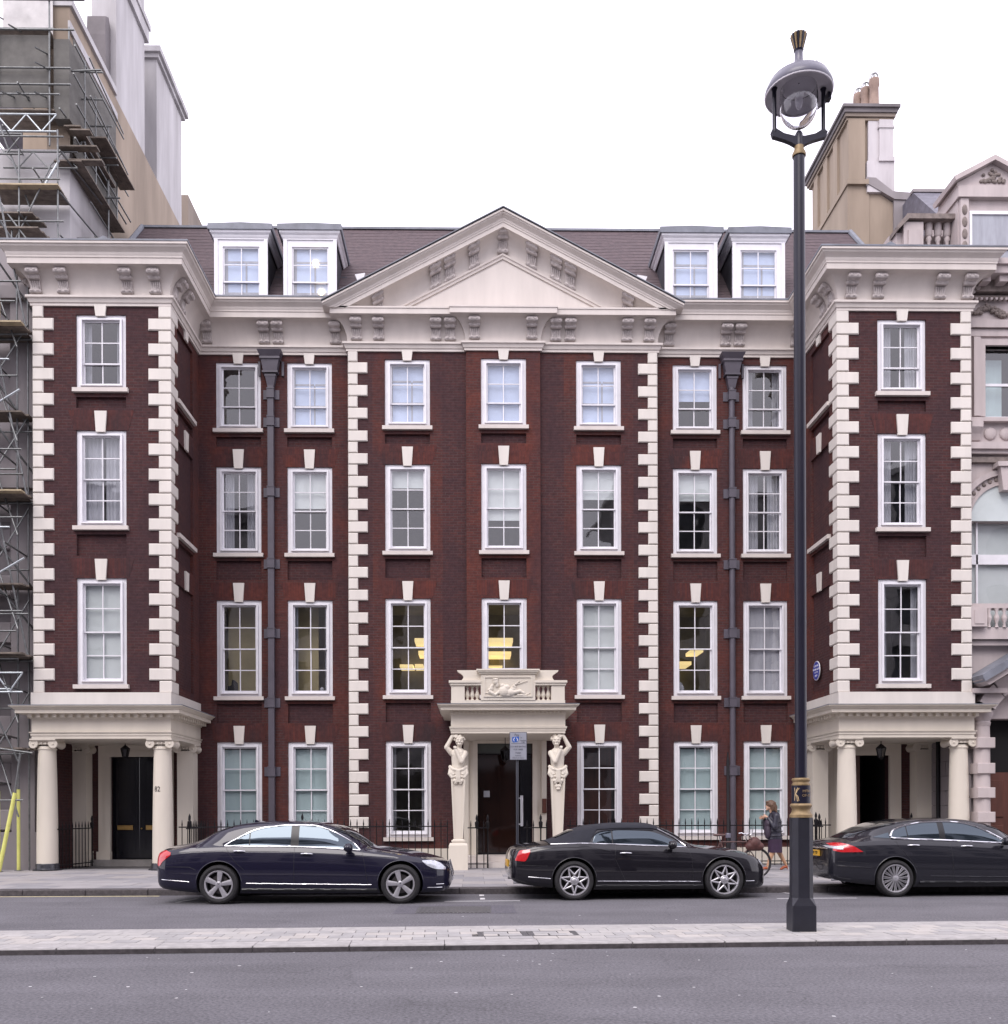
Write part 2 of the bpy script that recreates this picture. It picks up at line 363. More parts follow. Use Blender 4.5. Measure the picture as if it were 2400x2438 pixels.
for s, k in ((-1, 'WL'), (1, 'WR')):
    xo, xi = XC+s*WO, XC+s*WI; x0, x1 = min(xo, xi), max(xo, xi)
    cx = S[k]
    front_wall(x0, x1, YW, 4.33, 15.3, [cx], ['top', 'second', 'first'], lambda u: 0, ())
    # inner return with blind (bricked) windows
    mb = MB(); P = lambda u, d, z, xi=xi, s=s: (xi + s*d, u, z)
    hs = []
    for r in ('top', 'second', 'first'):
        z, H = ROWS[r]; hs.append((25.98, 27.42, z, z+H, .07, 1))
        if r != 'first': a, b = PANELS[r]; hs.append((25.98, 27.42, a, b, .085, 1))
    wall_cells(mb, P, YW, YS, 4.33, 15.3, hs, (25.9, 27.5), lambda u: 2 if (u < 25.95 or u > 27.5) else 1)
    obj('wall', mb, BR, house)
    for r in ('top', 'second', 'first'):
        z, H = ROWS[r]
        if r != 'first':
            obj('blind_window_sill', MB().box(min(xi, xi-s*.09), max(xi, xi-s*.09)-.0, 25.9, 27.5, z-.11, z-.003), M['stone'], house)
        a, b = KEYS[r]; kw = .15
        obj('keystone', MB().prismx([(26.72-kw*.78, a-.02), (26.72+kw*.78, a-.02), (26.72+kw, b), (26.72-kw, b)], xi, xi-s*.05), M['quoin'], house)
    # outer side and back
    mb = MB(); mb.quad((xo, YW, 4.33), (xo, YS, 4.33), (xo, YS, 15.3), (xo, YW, 15.3)); obj('wall', mb, BR, house)

# ---- sash windows: one of each kind, then copies
PROTO = {}
def make_window(kind, X, Y):
    z, H = ROWS[kind]
    w = WW/2; fw, ft, fb = .15, .135, .105
    mb = MB()
    for a, b, y0 in ((0, .105, -.012), (.105, 0, .045)):     # architrave, then its inner bead
        i0 = 0 if not b else .1; i1 = .1 if not b else fw
        mb.box(-w+i0, -w+i1, y0, .17, 0 if not b else .08, H-(0 if not b else .09)); mb.box(w-i1, w-i0, y0, .17, 0 if not b else .08, H-(0 if not b else .09))
        mb.box(-w+i1, w-i1, y0, .17, H-(.09 if not b else ft), H-(0 if not b else .09)); mb.box(-w+i1, w-i1, y0, .17, 0 if not b else .08, .08 if not b else fb)
    fr = obj('window', mb, M['white'], house, loc=(X, Y, z), local=False) if False else None
    me = mesh('window', mb, M['white']); fr = bpy.data.objects.new('window', me); C.objects.link(fr)
    fr.parent = house; fr.location = Vector((X, Y, z)) - worg(house); ORG[fr.name] = Vector((X, Y, z))
    nup, nlo = (2, 1) if kind == 'top' else (2, 2); n = nup+nlo
    sx = w-fw; z0, z1 = fb, H-ft; hs = z1-z0; zm = z0 + hs*nlo/n + .012
    st, bar = .042, .013
    for a, b, y0, k in ((zm-.02, z1, .075, nup), (z0, zm+.02, .118, nlo)):
        mb = MB(); y1 = y0+.038; bot = .035 if k == nup and y0 < .1 else .075
        mb.box(-sx, -sx+st, y0, y1, a, b); mb.box(sx-st, sx, y0, y1, a, b)
        mb.box(-sx+st, sx-st, y0, y1, a, a+bot); mb.box(-sx+st, sx-st, y0, y1, b-.038, b)
        mb.box(-bar, bar, y0+.004, y1-.004, a+bot, b-.038)
        pz0, pz1 = a+bot, b-.038
        for q in range(1, k):
            zz = lerp(pz0, pz1, q/k)
            mb.box(-sx+st, -bar, y0+.004, y1-.004, zz-bar, zz+bar); mb.box(bar, sx-st, y0+.004, y1-.004, zz-bar, zz+bar)
        obj('sash', mb, M['white'], fr, local=True)
        for q in range(k):
            for sd in (-1, 1):
                za = lerp(pz0, pz1, q/k) + (bar if q else 0); zb = lerp(pz0, pz1, (q+1)/k) - (bar if q < k-1 else 0)
                xa, xb = (bar, sx-st) if sd > 0 else (-sx+st, -bar)
                tilt = random.uniform(-.0012, .0012)
                p = MB().add([(xa, y0+.017+tilt, za), (xb, y0+.017, za), (xb, y0+.017-tilt, zb), (xa, y0+.017, zb),
                              (xa, y0+.021+tilt, za), (xb, y0+.021, za), (xb, y0+.021-tilt, zb), (xa, y0+.021, zb)],
                             [(0,1,2,3),(7,6,5,4),(0,4,5,1),(1,5,6,2),(2,6,7,3),(3,7,4,0)])
                pm_ = MB(); pm_.box(xa, xb, y0+.017, y0+.021, za, zb); obj('pane', pm_, M['glass'], fr, local=True)
    obj('sill', MB().box(-w-.07, w+.07, -.10, .02, -.105, -.003), M['stone'], fr, local=True)
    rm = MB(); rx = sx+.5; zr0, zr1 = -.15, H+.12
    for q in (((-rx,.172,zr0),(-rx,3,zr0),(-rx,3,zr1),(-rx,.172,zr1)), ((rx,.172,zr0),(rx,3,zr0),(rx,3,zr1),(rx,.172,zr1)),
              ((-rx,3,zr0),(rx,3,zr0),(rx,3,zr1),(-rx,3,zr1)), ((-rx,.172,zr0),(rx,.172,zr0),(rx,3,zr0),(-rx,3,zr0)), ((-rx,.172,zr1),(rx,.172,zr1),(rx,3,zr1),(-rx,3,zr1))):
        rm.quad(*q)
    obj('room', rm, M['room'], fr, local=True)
    return fr
def put_window(kind, X, Y):
    if kind not in PROTO: PROTO[kind] = make_window(kind, X, Y); return PROTO[kind]
    return copy_tree(PROTO[kind], house, (X, Y, ROWS[kind][0]))
def dress(wn, kind, blind=None, a=0, b=1, lights=(), room=None, bars=False, things=(), curtain=None):
    H = ROWS[kind][1]; sx = WW/2-.15; z0, z1 = .1, H-.13
    if blind:
        mb = MB().box(-sx, sx, .185, .19, lerp(z0, z1, a), z1 if b == 1 else lerp(z0, z1, b))
        if a > .02: mb.box(-sx, sx, .18, .197, lerp(z0, z1, a)-.02, lerp(z0, z1, a))
        obj('roller_blind', mb, M[blind], wn, local=True)
    if curtain:
        for sd in (-1, 1):
            rows = []
            for zz in (z0, lerp(z0, z1, .5), z1):
                rows.append([(sd*(sx - curtain*k/14), .24+.02*math.sin(k*1.9), zz) for k in range(15)])
            obj('curtain', MB().grid(rows), M['curtain'], wn, local=True, smooth=60)
    if room:
        for ch in wn.children:
            if ch.name.startswith('room'):
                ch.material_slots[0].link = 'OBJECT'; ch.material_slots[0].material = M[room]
    for (x, z, wd, ht, y) in lights:
        obj('ceiling_light', MB().box(x-wd/2, x+wd/2, y, y+.9, z, z+ht), M['lamp_panel'], wn, local=True)
    if bars:                                                    # white secondary sash behind the glass
        mb = MB(); t = .02
        mb.box(-sx, -sx+.06, .172, .182, z0, z1); mb.box(.1, .1+2*t, .172, .182, z0, z1-.45); mb.box(-sx+.06, .1, .172, .181, z0+.62*H*.5, z0+.62*H*.5+.06)
        mb.box(.1+2*t, sx, .172, .181, z0+.62*H*.5, z0+.62*H*.5+.06); mb.box(-sx+.06, .1, .172, .181, z1-.45, z1-.40); mb.box(.1+2*t, sx, .172, .181, z1-.45, z1-.40)
        obj('inner_sash', mb, M['curtain'], wn, local=True)
    for nm, mbq, m_ in things: obj(nm, mbq, M[m_], wn, local=True)
def bay(k, Y, rows): return {r: put_window(r, S[k], Y) for r in rows}
W = {k: bay(k, Y, ALL) for k, Y in (('L1', YS), ('L2', YS), ('R1', YS), ('R2', YS), ('P1', YP), ('P3', YP))}
W['P2'] = bay('P2', YM, ALL[:3]); W['WL'] = bay('WL', YW, ALL[:3]); W['WR'] = bay('WR', YW, ALL[:3])
for k in ('L2', 'P1', 'P2', 'P3'): dress(W[k]['top'], 'top', 'sky_tint_blind', bars=(k != 'P2'))
dress(W['WL']['top'], 'top', curtain=.16); dress(W['WR']['top'], 'top', curtain=.3)
dress(W['R1']['top'], 'top', 'sky_tint_blind', .5, 1); dress(W['R2']['top'], 'top', curtain=.2)
dress(W['WL']['second'], 'second', curtain=.45); dress(W['WR']['second'], 'second', curtain=.3)
dress(W['L1']['second'], 'second', curtain=.3); dress(W['R2']['second'], 'second', curtain=.35)
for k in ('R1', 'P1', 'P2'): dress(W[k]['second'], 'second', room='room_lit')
for k, a in (('L2', .56), ('P1', .79), ('P2', .37), ('P3', .65), ('R1', .67)): dress(W[k]['second'], 'second', 'blind', a, 1)
dress(W['WL']['first'], 'first', 'blind'); dress(W['P3']['first'], 'first', 'blind'); dress(W['R2']['first'], 'first', 'curtain')
mon = MB().prism([(-.44,.13),(-.12,.13),(-.12,.42),(-.2,.5),(-.27,.52),(-.3,.36),(-.4,.33)], .3, .36)
def near_wall(x1=.49): return ('near_wall', MB().box(-.49, x1, .75, .8, .0, 2.7), 'room_olive')  # olive wall added close behind the glass so it catches more light
dress(W['L1']['first'], 'first', room='room_olive', things=[('monitor', mon, 'void'), near_wall()])
dress(W['L2']['first'], 'first', room='room_olive', curtain=.1, things=[near_wall(.12), ('desk_lamp', MB().ell((.28,.35,.24),(.06,.06,.07)), 'curtain')])
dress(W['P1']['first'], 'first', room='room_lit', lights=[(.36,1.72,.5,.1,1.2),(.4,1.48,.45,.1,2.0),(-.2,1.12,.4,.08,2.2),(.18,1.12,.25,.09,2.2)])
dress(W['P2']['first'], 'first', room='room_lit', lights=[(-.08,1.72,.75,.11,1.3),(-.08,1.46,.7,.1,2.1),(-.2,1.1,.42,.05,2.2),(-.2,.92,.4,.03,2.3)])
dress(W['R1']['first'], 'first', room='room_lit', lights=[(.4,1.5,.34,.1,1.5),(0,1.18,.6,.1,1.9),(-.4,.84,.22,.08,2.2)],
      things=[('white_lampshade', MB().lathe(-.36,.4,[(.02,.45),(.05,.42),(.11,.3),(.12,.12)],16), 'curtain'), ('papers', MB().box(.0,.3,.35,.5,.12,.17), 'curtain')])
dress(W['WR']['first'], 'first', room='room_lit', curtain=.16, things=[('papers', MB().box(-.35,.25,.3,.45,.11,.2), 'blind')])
for k in ('L1', 'L2', 'R1', 'R2'): dress(W[k]['ground'], 'ground', 'blind_teal', 0, .97)
dress(W['P1']['ground'], 'ground', room='room_lit', curtain=.12)
dress(W['P3']['ground'], 'ground', lights=[(.1,1.95,.4,.02,2.2)], things=[('near_wall', MB().box(-.49,.49,1.2,1.25,0,2.7), 'render_dark' if 'render_dark' in M else 'wood')])

# ---- lintels, keystones
for k, Y, rows in [('L1',YS,ALL),('L2',YS,ALL),('R1',YS,ALL),('R2',YS,ALL),('P1',YP,ALL),('P3',YP,ALL),('P2',YM,ALL[:3]),('WL',YW,ALL[:3]),('WR',YW,ALL[:3])]:
    for r in rows:
        a, b = KEYS[r]; x = S[k]; top = r == 'top'
        if not top:
            obj('brick_lintel', MB().prism([(x-WW/2-.06,a+.002),(x+WW/2+.06,a+.002),(x+WW/2+.2,b+.03),(x-WW/2-.2,b+.03)], Y-.006, Y+.05), M['brick_arch_dark' if k[0] == 'W' else 'brick_arch'], house)
        obj('keystone', MB().prism([(x-.118,a-.055),(x+.118,a-.055),(x+.155,b),(x-.155,b)], Y-.055, Y+.02), M['quoin'], house)

# ---- quoins
QM = {}
def quoin(w, h, X, Y, z, side=0):
    key = (round(w,3), round(h,3), side)
    if key not in QM:
        mb = MB()
        if not side: mb.cbox(-w/2, w/2, -.05, .02, 0, h, .022)
        else:
            # corner stone: front arm w, side arm `side` long running back
            wf, ws = w, abs(side); s_ = 1 if side > 0 else -1; c = .022; p = .05
            pts = [(-wf, -p), (p, -p), (p, ws), (0, ws), (0, 0), (-wf, 0)]
            ins = [(-wf+c, -p), (p-c*.4, -p), (p, -p+c*.4), (p, ws-c), (p-c, ws), (0, ws), (0, 0), (-wf, 0), (-wf, -p+c)]
            n = len(ins)
            def ring(off, z): return [(min(x, p-off) if x > 0 else x, max(y, -p+off) if y < 0 else y, z) for x, y in ins]
            rows = [ring(c, 0), ring(0, c), ring(0, h-c), ring(c, h)]
            mb.grid(rows, True); mb.add(rows[0][::-1], [tuple(range(n))]); mb.add(rows[3], [tuple(range(n))])
            if s_ < 0: mb.v = [(-x, y, z) for x, y, z in mb.v]
        QM[key] = mesh('quoin', mb, M['quoin'])
    o = bpy.data.objects.new('quoin', QM[key]); C.objects.link(o); o.parent = house; o.location = Vector((X, Y, z)) - worg(house)
PIT = .3187
n = 43; z = 14.53
for i in range(n):
    z -= PIT
    if z < .6: break
    lng = i % 2 == 1
    for s in (-1, 1):
        wq = .545 if lng else .27
        quoin(wq, PIT-.018, XC+s*4.35-s*wq/2, YP, z)
z = 14.53
for i in range(31):
    z -= PIT
    if z < 4.6: break
    lng = i % 2 == 1
    for s in (-1, 1):
        wq = .53 if lng else .27
        quoin(wq, PIT-.018, XC+s*WO-s*wq/2, YW, z)
        quoin(wq, PIT-.018, XC+s*WI, YW, z, (.29 if lng else .56)*(-s))

# ---- cornice
def sweep(mb, path, prof):
    rows = []
    P = [Vector(p) for p in path]
    for i, p in enumerate(P):
        ns = []
        for a, b in ((i-1, i), (i, i+1)):
            if a < 0 or b >= len(P): continue
            d = (P[b]-P[a]).normalized(); ns.append(Vector((d.y, -d.x)))
        nn = ns[0] if len(ns) == 1 else (ns[0]+ns[1])/(1+ns[0].dot(ns[1]))
        rows.append([(p.x+nn.x*d, p.y+nn.y*d, z) for d, z in prof])
    mb.grid(rows); return mb
low = [(0,14.50),(.05,14.50),(.05,14.565),(.075,14.575),(.09,14.63),(.10,14.66),(.14,14.68),(.14,14.735),(.02,14.75)]
cove = [(.015+.40*(1-math.cos(t)), 14.78+.58*math.sin(t)) for t in [math.pi/2*k/10 for k in range(11)]]
cor = [(.43,15.36),(.445,15.36),(.445,15.50),(.465,15.51),(.465,15.555)]
cym = [(.465,15.555),(.48,15.58),(.485,15.63),(.53,15.68),(.585,15.72),(.605,15.765),(.635,15.77),(.635,15.83)]
fullpath = [(XC-WO,YS+.6),(XC-WO,YW),(XC-WI,YW),(XC-WI,YS),(XC-4.35,YS),(XC-4.35,YP),(XC-1.04,YP),(XC-1.04,YM),(XC+1.04,YM),(XC+1.04,YP),(XC+4.35,YP),(XC+4.35,YS),(XC+WI,YS),(XC+WI,YW),(XC+WO,YW),(XC+WO,YS+.6)]
mb = sweep(MB(), fullpath, low + cove + cor + [(0,15.62)])
obj('cornice', mb, M['stone'], house, smooth=28)
for pth in (fullpath[:4]+[(XC-4.35-.25,YS)], [(XC+4.35+.25,YS)]+fullpath[12:]):
    obj('cornice_crown', sweep(MB(), pth, cym), M['stone'], house, smooth=28)
    obj('lead_flashing', sweep(MB(), pth, [(.625,15.832),(.65,15.832),(.65,15.872),(.3,15.90),(-.6,15.93)]), M['lead'], house)
# flat lead roofs over the wings, and a lead gablet on each
for s in (-1, 1):
    x0, x1 = sorted((XC+s*WO, XC+s*WI))
    obj('lead_roof', MB().box(x0+.1, x1-.1, YW+.1, 29.0, 15.6, 15.95), M['lead'], house)
    gx = XC + s*(10.33 if s < 0 else 10.05)
    g = MB().prism([(gx-.62,15.95),(gx+.62,15.95),(gx+.62,16.0),(gx,16.33),(gx-.62,16.0)], 25.6, 27.4); 
    g.prism([(gx-.72,15.99),(gx-.72,16.05),(gx,16.42),(gx+.72,16.05),(gx+.72,15.99),(gx,16.34)], 25.52, 27.45)
    obj('lead_gablet', g, M['lead'], house)

# ---- console brackets
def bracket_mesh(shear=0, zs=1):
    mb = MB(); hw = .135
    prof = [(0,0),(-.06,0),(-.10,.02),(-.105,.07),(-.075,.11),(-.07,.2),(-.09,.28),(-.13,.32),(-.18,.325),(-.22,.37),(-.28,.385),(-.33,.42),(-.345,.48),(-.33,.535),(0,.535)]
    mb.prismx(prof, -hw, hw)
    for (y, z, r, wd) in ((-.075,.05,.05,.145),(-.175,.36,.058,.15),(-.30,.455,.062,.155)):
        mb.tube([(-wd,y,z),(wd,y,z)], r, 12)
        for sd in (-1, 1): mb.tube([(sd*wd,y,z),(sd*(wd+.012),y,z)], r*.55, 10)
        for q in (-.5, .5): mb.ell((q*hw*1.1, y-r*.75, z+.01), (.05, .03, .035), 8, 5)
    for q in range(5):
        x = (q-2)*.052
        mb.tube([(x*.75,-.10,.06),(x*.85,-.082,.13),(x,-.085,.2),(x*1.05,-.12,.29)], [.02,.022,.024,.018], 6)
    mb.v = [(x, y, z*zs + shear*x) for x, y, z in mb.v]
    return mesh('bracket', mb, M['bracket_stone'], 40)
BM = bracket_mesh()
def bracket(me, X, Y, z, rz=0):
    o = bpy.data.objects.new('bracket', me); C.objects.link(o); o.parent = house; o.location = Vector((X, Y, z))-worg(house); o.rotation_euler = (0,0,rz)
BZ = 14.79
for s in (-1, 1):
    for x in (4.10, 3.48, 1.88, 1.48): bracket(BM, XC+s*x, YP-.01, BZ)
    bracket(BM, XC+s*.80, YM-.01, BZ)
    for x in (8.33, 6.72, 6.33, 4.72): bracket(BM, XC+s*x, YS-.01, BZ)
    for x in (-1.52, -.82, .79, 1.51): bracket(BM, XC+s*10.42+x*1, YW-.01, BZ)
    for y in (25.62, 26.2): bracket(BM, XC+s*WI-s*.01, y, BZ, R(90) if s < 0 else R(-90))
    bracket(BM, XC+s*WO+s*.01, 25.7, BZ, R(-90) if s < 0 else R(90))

# ---- pediment
SL = .52; AP = 17.05
def rz_(x, h): return AP - SL*abs(x) + h*.84
rake = [(d, z-14.50) for d, z in [(0,14.56),(.05,14.56),(.06,14.64),(.09,14.66),(.10,14.72),(.02,14.73)] + cove + cor + cym + [(.3,15.87),(-.05,15.9)]]
mb = MB()
for s in (-1, 1):
    rows = []
    N = 60
    for i in range(N+1):
        x = 4.98*i/N
        rows.append([(XC+s*x, YP-.02-d, max(rz_(x, h), 15.50)) for d, h in rake])
    mb.grid(rows)
    mb.add([p for p in rows[-1]], [tuple(range(len(rows[-1])))])
ped = obj('pediment', mb, M['stone'], house, smooth=28)
mb = MB(); mb.prism([(XC-3.4,15.5),(XC+3.4,15.5),(XC,15.5+3.4*SL+.1)], YP-.03, YP+.1); obj('tympanum', mb, M['stone'], ped)
mb = MB()
for s in (-1, 1):
    mb.prism([(XC+s*5.0,rz_(5.0,1.33)+.03),(XC,rz_(0,1.33)+.03),(XC,rz_(0,1.33)+.055),(XC+s*5.0,rz_(5.0,1.33)+.055)], YP-.69, YP-.2)
obj('lead_flashing', mb, M['lead'], ped)
mb = MB()                                                       # roof of the pediment running back into the main roof
for s in (-1, 1): mb.quad((XC,YP-.4,rz_(0,1.35)),(XC+s*4.98,YP-.4,rz_(4.98,1.35)),(XC+s*4.98,31,rz_(4.98,1.35)),(XC,31,rz_(0,1.35)))
obj('pediment_roof', mb, M['tile'], ped)
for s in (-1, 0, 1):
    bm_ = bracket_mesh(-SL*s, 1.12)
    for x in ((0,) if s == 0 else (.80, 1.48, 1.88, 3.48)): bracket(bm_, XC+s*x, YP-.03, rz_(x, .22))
# extra shelf under the middle of the pediment

# ---- main roof: courses of clay tiles
ya, za, yb, zb = 28.0, 15.75, 32.2, 20.55
def roof_x(t, s): return XC + s*lerp(12.05, 11.55, t)
NC = 52; mb = MB()
for i in range(NC):
    t0, t1 = i/NC, (i+1)/NC
    y0, z0 = lerp(ya, yb, t0), lerp(za, zb, t0); y1, z1 = lerp(ya, yb, t1), lerp(za, zb, t1)
    up = Vector((0, -.75, .66))*.006
    a0, a1, b0, b1 = roof_x(t0,-1), roof_x(t0,1), roof_x(t1,-1), roof_x(t1,1)
    nseg = 40
    r1 = [(lerp(a0,a1,k/nseg), y0+up.y*(1+.5*math.sin(k*7.3+i*3.1)), z0+up.z*(1+.5*math.sin(k*7.3+i*3.1))) for k in range(nseg+1)]
    r0 = [(lerp(a0,a1,k/nseg), y0, z0) for k in range(nseg+1)]
    r2 = [(lerp(b0,b1,k/nseg), y1, z1) for k in range(nseg+1)]
    mb.grid([r0, r1, r2])
roof = obj('roof', mb, M['tile'], house)
mb = MB()
for s in (-1, 1):
    mb.quad((roof_x(0,s),ya,za),(roof_x(1,s),yb,zb),(roof_x(1,s),yb+3,zb),(roof_x(0,s)+s*.01,yb+3,za))
obj('roof_end', mb, M['tile'], roof)
mb = MB().box(roof_x(1,-1)-.05, roof_x(1,1)+.05, yb-.08, yb+.25, zb-.02, zb+.05)
for s in (-1, 1): mb.tube([(roof_x(0,s),ya,za+.03),(roof_x(1,s),yb,zb+.03)], .09, 8)
obj('lead_ridge', mb, M['lead'], roof)

# ---- dormers
def make_dormer(x):
    Y = 28.5
    mb = MB().box(x-.72, x+.72, Y+.16, 31.2, 15.9, 18.05); dm = obj('dormer', mb, M['lead_dark'], house)
    f = MB(); w = .525; zt = 17.86
    f.box(x-.745, x-w, Y, Y+.12, 15.9, 18.05); f.box(x+w, x+.745, Y, Y+.12, 15.9, 18.05); f.box(x-w, x+w, Y, Y+.12, zt, 18.05)
    f.box(x-.765, x-.66, Y-.03, Y, 15.9, 18.05); f.box(x+.66, x+.765, Y-.03, Y, 15.9, 18.05)
    obj('window_frame', f, M['white'], dm)
    s_ = MB(); a, m_, b = 15.92, 16.86, zt; st = .04
    for q0, q1, y in ((m_-.02, b, Y+.035), (a, m_+.02, Y+.075)):
        s_.box(x-w, x-w+st, y, y+.035, q0, q1); s_.box(x+w-st, x+w, y, y+.035, q0, q1); s_.box(x-w+st, x+w-st, y, y+.035, q0, q0+.04); s_.box(x-w+st, x+w-st, y, y+.035, q1-.04, q1)
        s_.box(x-.013, x+.013, y+.003, y+.03, q0+.04, q1-.04); zz = (q0+q1)/2
        s_.box(x-w+st, x-.013, y+.003, y+.03, zz-.013, zz+.013); s_.box(x+.013, x+w-st, y+.003, y+.03, zz-.013, zz+.013)
        for xa, xb in ((x-w+st, x-.013), (x+.013, x+w-st)):
            for za_, zb_ in ((q0+.04, zz-.013), (zz+.013, q1-.04)): obj('pane', MB().box(xa, xb, y+.014, y+.018, za_, zb_), M['glass'], dm)
    obj('sash', s_, M['white'], dm)
    c = MB()
    pr = [(0,18.05),(.03,18.05),(.03,18.08),(.06,18.12),(.07,18.16),(.12,18.21),(.13,18.27),(0,18.27)]
    sweep(c, [(x-.745,31),(x-.745,Y),(x+.745,Y),(x+.745,31)], pr); obj('dormer_cornice', c, M['white'], dm, smooth=30)
    r = MB(); rr = [(x-.92,18.27),(x+.92,18.27),(x+.92,18.43),(x,18.465),(x-.92,18.43)]
    r.prism(rr, Y-.17, 30.75); obj('dormer_roof', r, M['lead'], dm)
    obj('roller_blind', MB().box(x-w, x+w, Y+.13, Y+.135, 15.92, zt), M['sky_tint_blind'], dm)  # blue panel stands in for sky reflected in the dormer panes
    ib = MB(); ib.box(x-w, x-w+.12, Y+.12, Y+.128, 15.92, zt); ib.box(x+.1, x+.15, Y+.12, Y+.128, 15.92, zt-.4); ib.box(x-w+.12, x+w, Y+.121, Y+.127, 16.5, 16.6); ib.box(x-w+.12, x+w, Y+.121, Y+.127, zt-.42, zt-.36)
    obj('inner_sash', ib, M['curtain'], dm)
    obj('roof_valley', MB().quad((x+.75,28.52,15.95),(x+.95,28.52,15.95),(x+.92,29.6,17.6),(x+.75,29.6,17.6)) , M['lead_dark'], dm)
    return dm
dms = [make_dormer(XC+x) for x in (-7.5, -5.52, 5.48, 7.45)]
for x, z in ((XC-5.38, 17.45), (XC-5.22, 16.62)):
    obj('light_bulb', MB().ell((x,28.60,z),(.075,.02,.09)), M['bulb'], dms[1], smooth=80)
for s in (-1, 1): obj('roof_vent', MB().prism([(XC+s*4.30,17.35),(XC+s*4.0,17.4),(XC+s*4.05,17.22),(XC+s*4.22,17.15)], 29.0, 29.6), M['white'], house)

# ---- rainwater pipes
for s, rnd in ((-1, 0), (1, 1)):
    x = XC + s*6.5 + (-.04 if s < 0 else 0); Y = YS
    mb = MB()
    def taper(za, zb_, wa, wb, da, db):
        mb.add([(x-wa,Y-.0,za),(x+wa,Y-.0,za),(x+wa,Y-da,za),(x-wa,Y-da,za),(x-wb,Y,zb_),(x+wb,Y,zb_),(x+wb,Y-db,zb_),(x-wb,Y-db,zb_)],
               [(0,1,2,3),(7,6,5,4),(0,4,5,1),(1,5,6,2),(2,6,7,3),(3,7,4,0)])
    taper(14.36, 14.52, .26, .34, .27, .36); taper(14.30, 14.36, .28, .28, .29, .29); taper(13.98, 14.30, .19, .25, .22, .26)
    taper(13.93, 13.98, .22, .22, .24, .24); taper(13.84, 13.90, .16, .16, .2, .2); taper(13.58, 13.84, .09, .145, .15, .19)
    for q in (-1, 1): mb.box(x+q*.33-.03, x+q*.33+.03, Y-.06, Y, 13.9, 14.3)
    hp = obj('downpipe', mb, M['pipe'], house)
    p = MB()
    if rnd: p.tube([(x,Y-.10,.1),(x,Y-.10,13.6)], .083, 14)
    else: p.box(x-.083, x+.083, Y-.17, Y-.03, .1, 13.6)
    obj('pipe', p, M['pipe'], hp, smooth=40)
    for zz in (13.38, 12.6, 10.62, 8.6, 6.64, 4.68, 2.74):
        c = MB().box(x-.225, x+.225, Y-.03, Y, zz-.13, zz+.13)
        c.box(x-.1, x+.1, Y-.19, Y-.03, zz-.11, zz+.11); c.box(x-.108, x+.108, Y-.2, Y-.03, zz+.11, zz+.14); c.box(x-.108, x+.108, Y-.2, Y-.03, zz-.14, zz-.11)
        obj('pipe_bracket', c, M['pipe'], hp)
# plinth
for x0, x1, Y in ((XC-8.59, XC-4.35, YS), (XC-4.35, XC-1.45, YP), (XC+1.45, XC+4.35, YP), (XC+4.35, XC+8.59, YS)):
    obj('plinth', MB().box(x0, x1, Y-.05, Y+.0, 0, .56), M['cream'], house)

# ================================================================== WING PORTICOES
def volute(mb, cx, cz, y, s, r=.115):
    pts = []; rad = []
    for k in range(38):
        a = k/37; rr = r*(1-a*.86); th = math.pi/2 + s*a*2*math.pi*2.1
        pts.append((cx+rr*math.cos(th)*1, y, cz+rr*math.sin(th))); rad.append(.02*(1-a*.5))
    mb.tube(pts, rad, 6); mb.tube([(cx,y+.03,cz),(cx,y-.012,cz)], r*.96, 16); mb.ell((cx,y-.02,cz),(.025,.02,.025),8,6)
def ionic(cx, cy, z, w=.235, d=.235, back=True):
    mb = MB(); mb.box(cx-w-.09, cx+w+.09, cy-d-.06, cy+d+.06, z+.165, z+.20); mb.box(cx-w-.06, cx+w+.06, cy-d-.03, cy+d+.03, z+.14, z+.165)
    mb.box(cx-w, cx+w, cy-d+.02, cy+d-.02, z+.06, z+.14)
    for s in (-1, 1):
        for f in ((-1, 1) if back else (-1,)):
            volute(mb, cx+s*(w+.015), z+.07, cy+f*(d+.01), -s*f if f < 0 else s)
        mb.tube([(cx+s*(w+.015), cy-d, z+.07), (cx+s*(w+.015), cy, z+.07), (cx+s*(w+.015), cy+d, z+.07)], [.105,.07,.105], 14)
        # side scroll so that the corner reads from the flank
        q = MB(); volute(q, cy+.0, z+.07, 0, s, .1)
    for k in range(14):
        a = 2*math.pi*k/14; mb.ell((cx+.225*math.cos(a), cy+.225*math.sin(a), z+.085), (.03,.03,.04), 6, 5)
    return mb
M['door_brown'] = mat('door_brown', (.15,.085,.07), .5, var=.2, scale=4, streak=True)
M['skirting'] = mat('worn_black_skirting', (.012,.012,.016), .3, var=.5, scale=12, col2=(.05,.05,.06))
def column_parts(px, cx, cy, num):
    prof = []
    for k in range(13):
        t = k/12; prof.append((.262 - .045*t**1.6, .42+t*2.78))
    prof = [(.262,.30),(.262,.42)] + prof[1:] + [(.217,3.2),(.235,3.215),(.235,3.245),(.217,3.26),(.217,3.30)]
    obj('column', MB().lathe(cx, cy, prof, 32), M['cream'], px, smooth=30)
    obj('column_base', MB().lathe(cx, cy, [(.36,.10),(.36,.15),(.30,.16),(.285,.2),(.29,.27),(.275,.30)], 28), M['skirting'], px, smooth=40)
    obj('capital', ionic(cx, cy, 3.28), M['cream'], px, smooth=40)
M['step_stone'] = mat('worn_step', (.24,.225,.215), .75, var=.15, scale=3)
PROF_ENT = [(0,3.48),(0,3.555),(.02,3.56),(.02,3.61),(.045,3.625),(.055,3.65),(.0,3.66),(.0,3.98),(.03,3.985),(.04,4.02),(.05,4.02),(.05,4.10),(.29,4.106),(.29,4.195),(.315,4.20),(.34,4.23),(.385,4.262),(.40,4.265),(.40,4.285)]
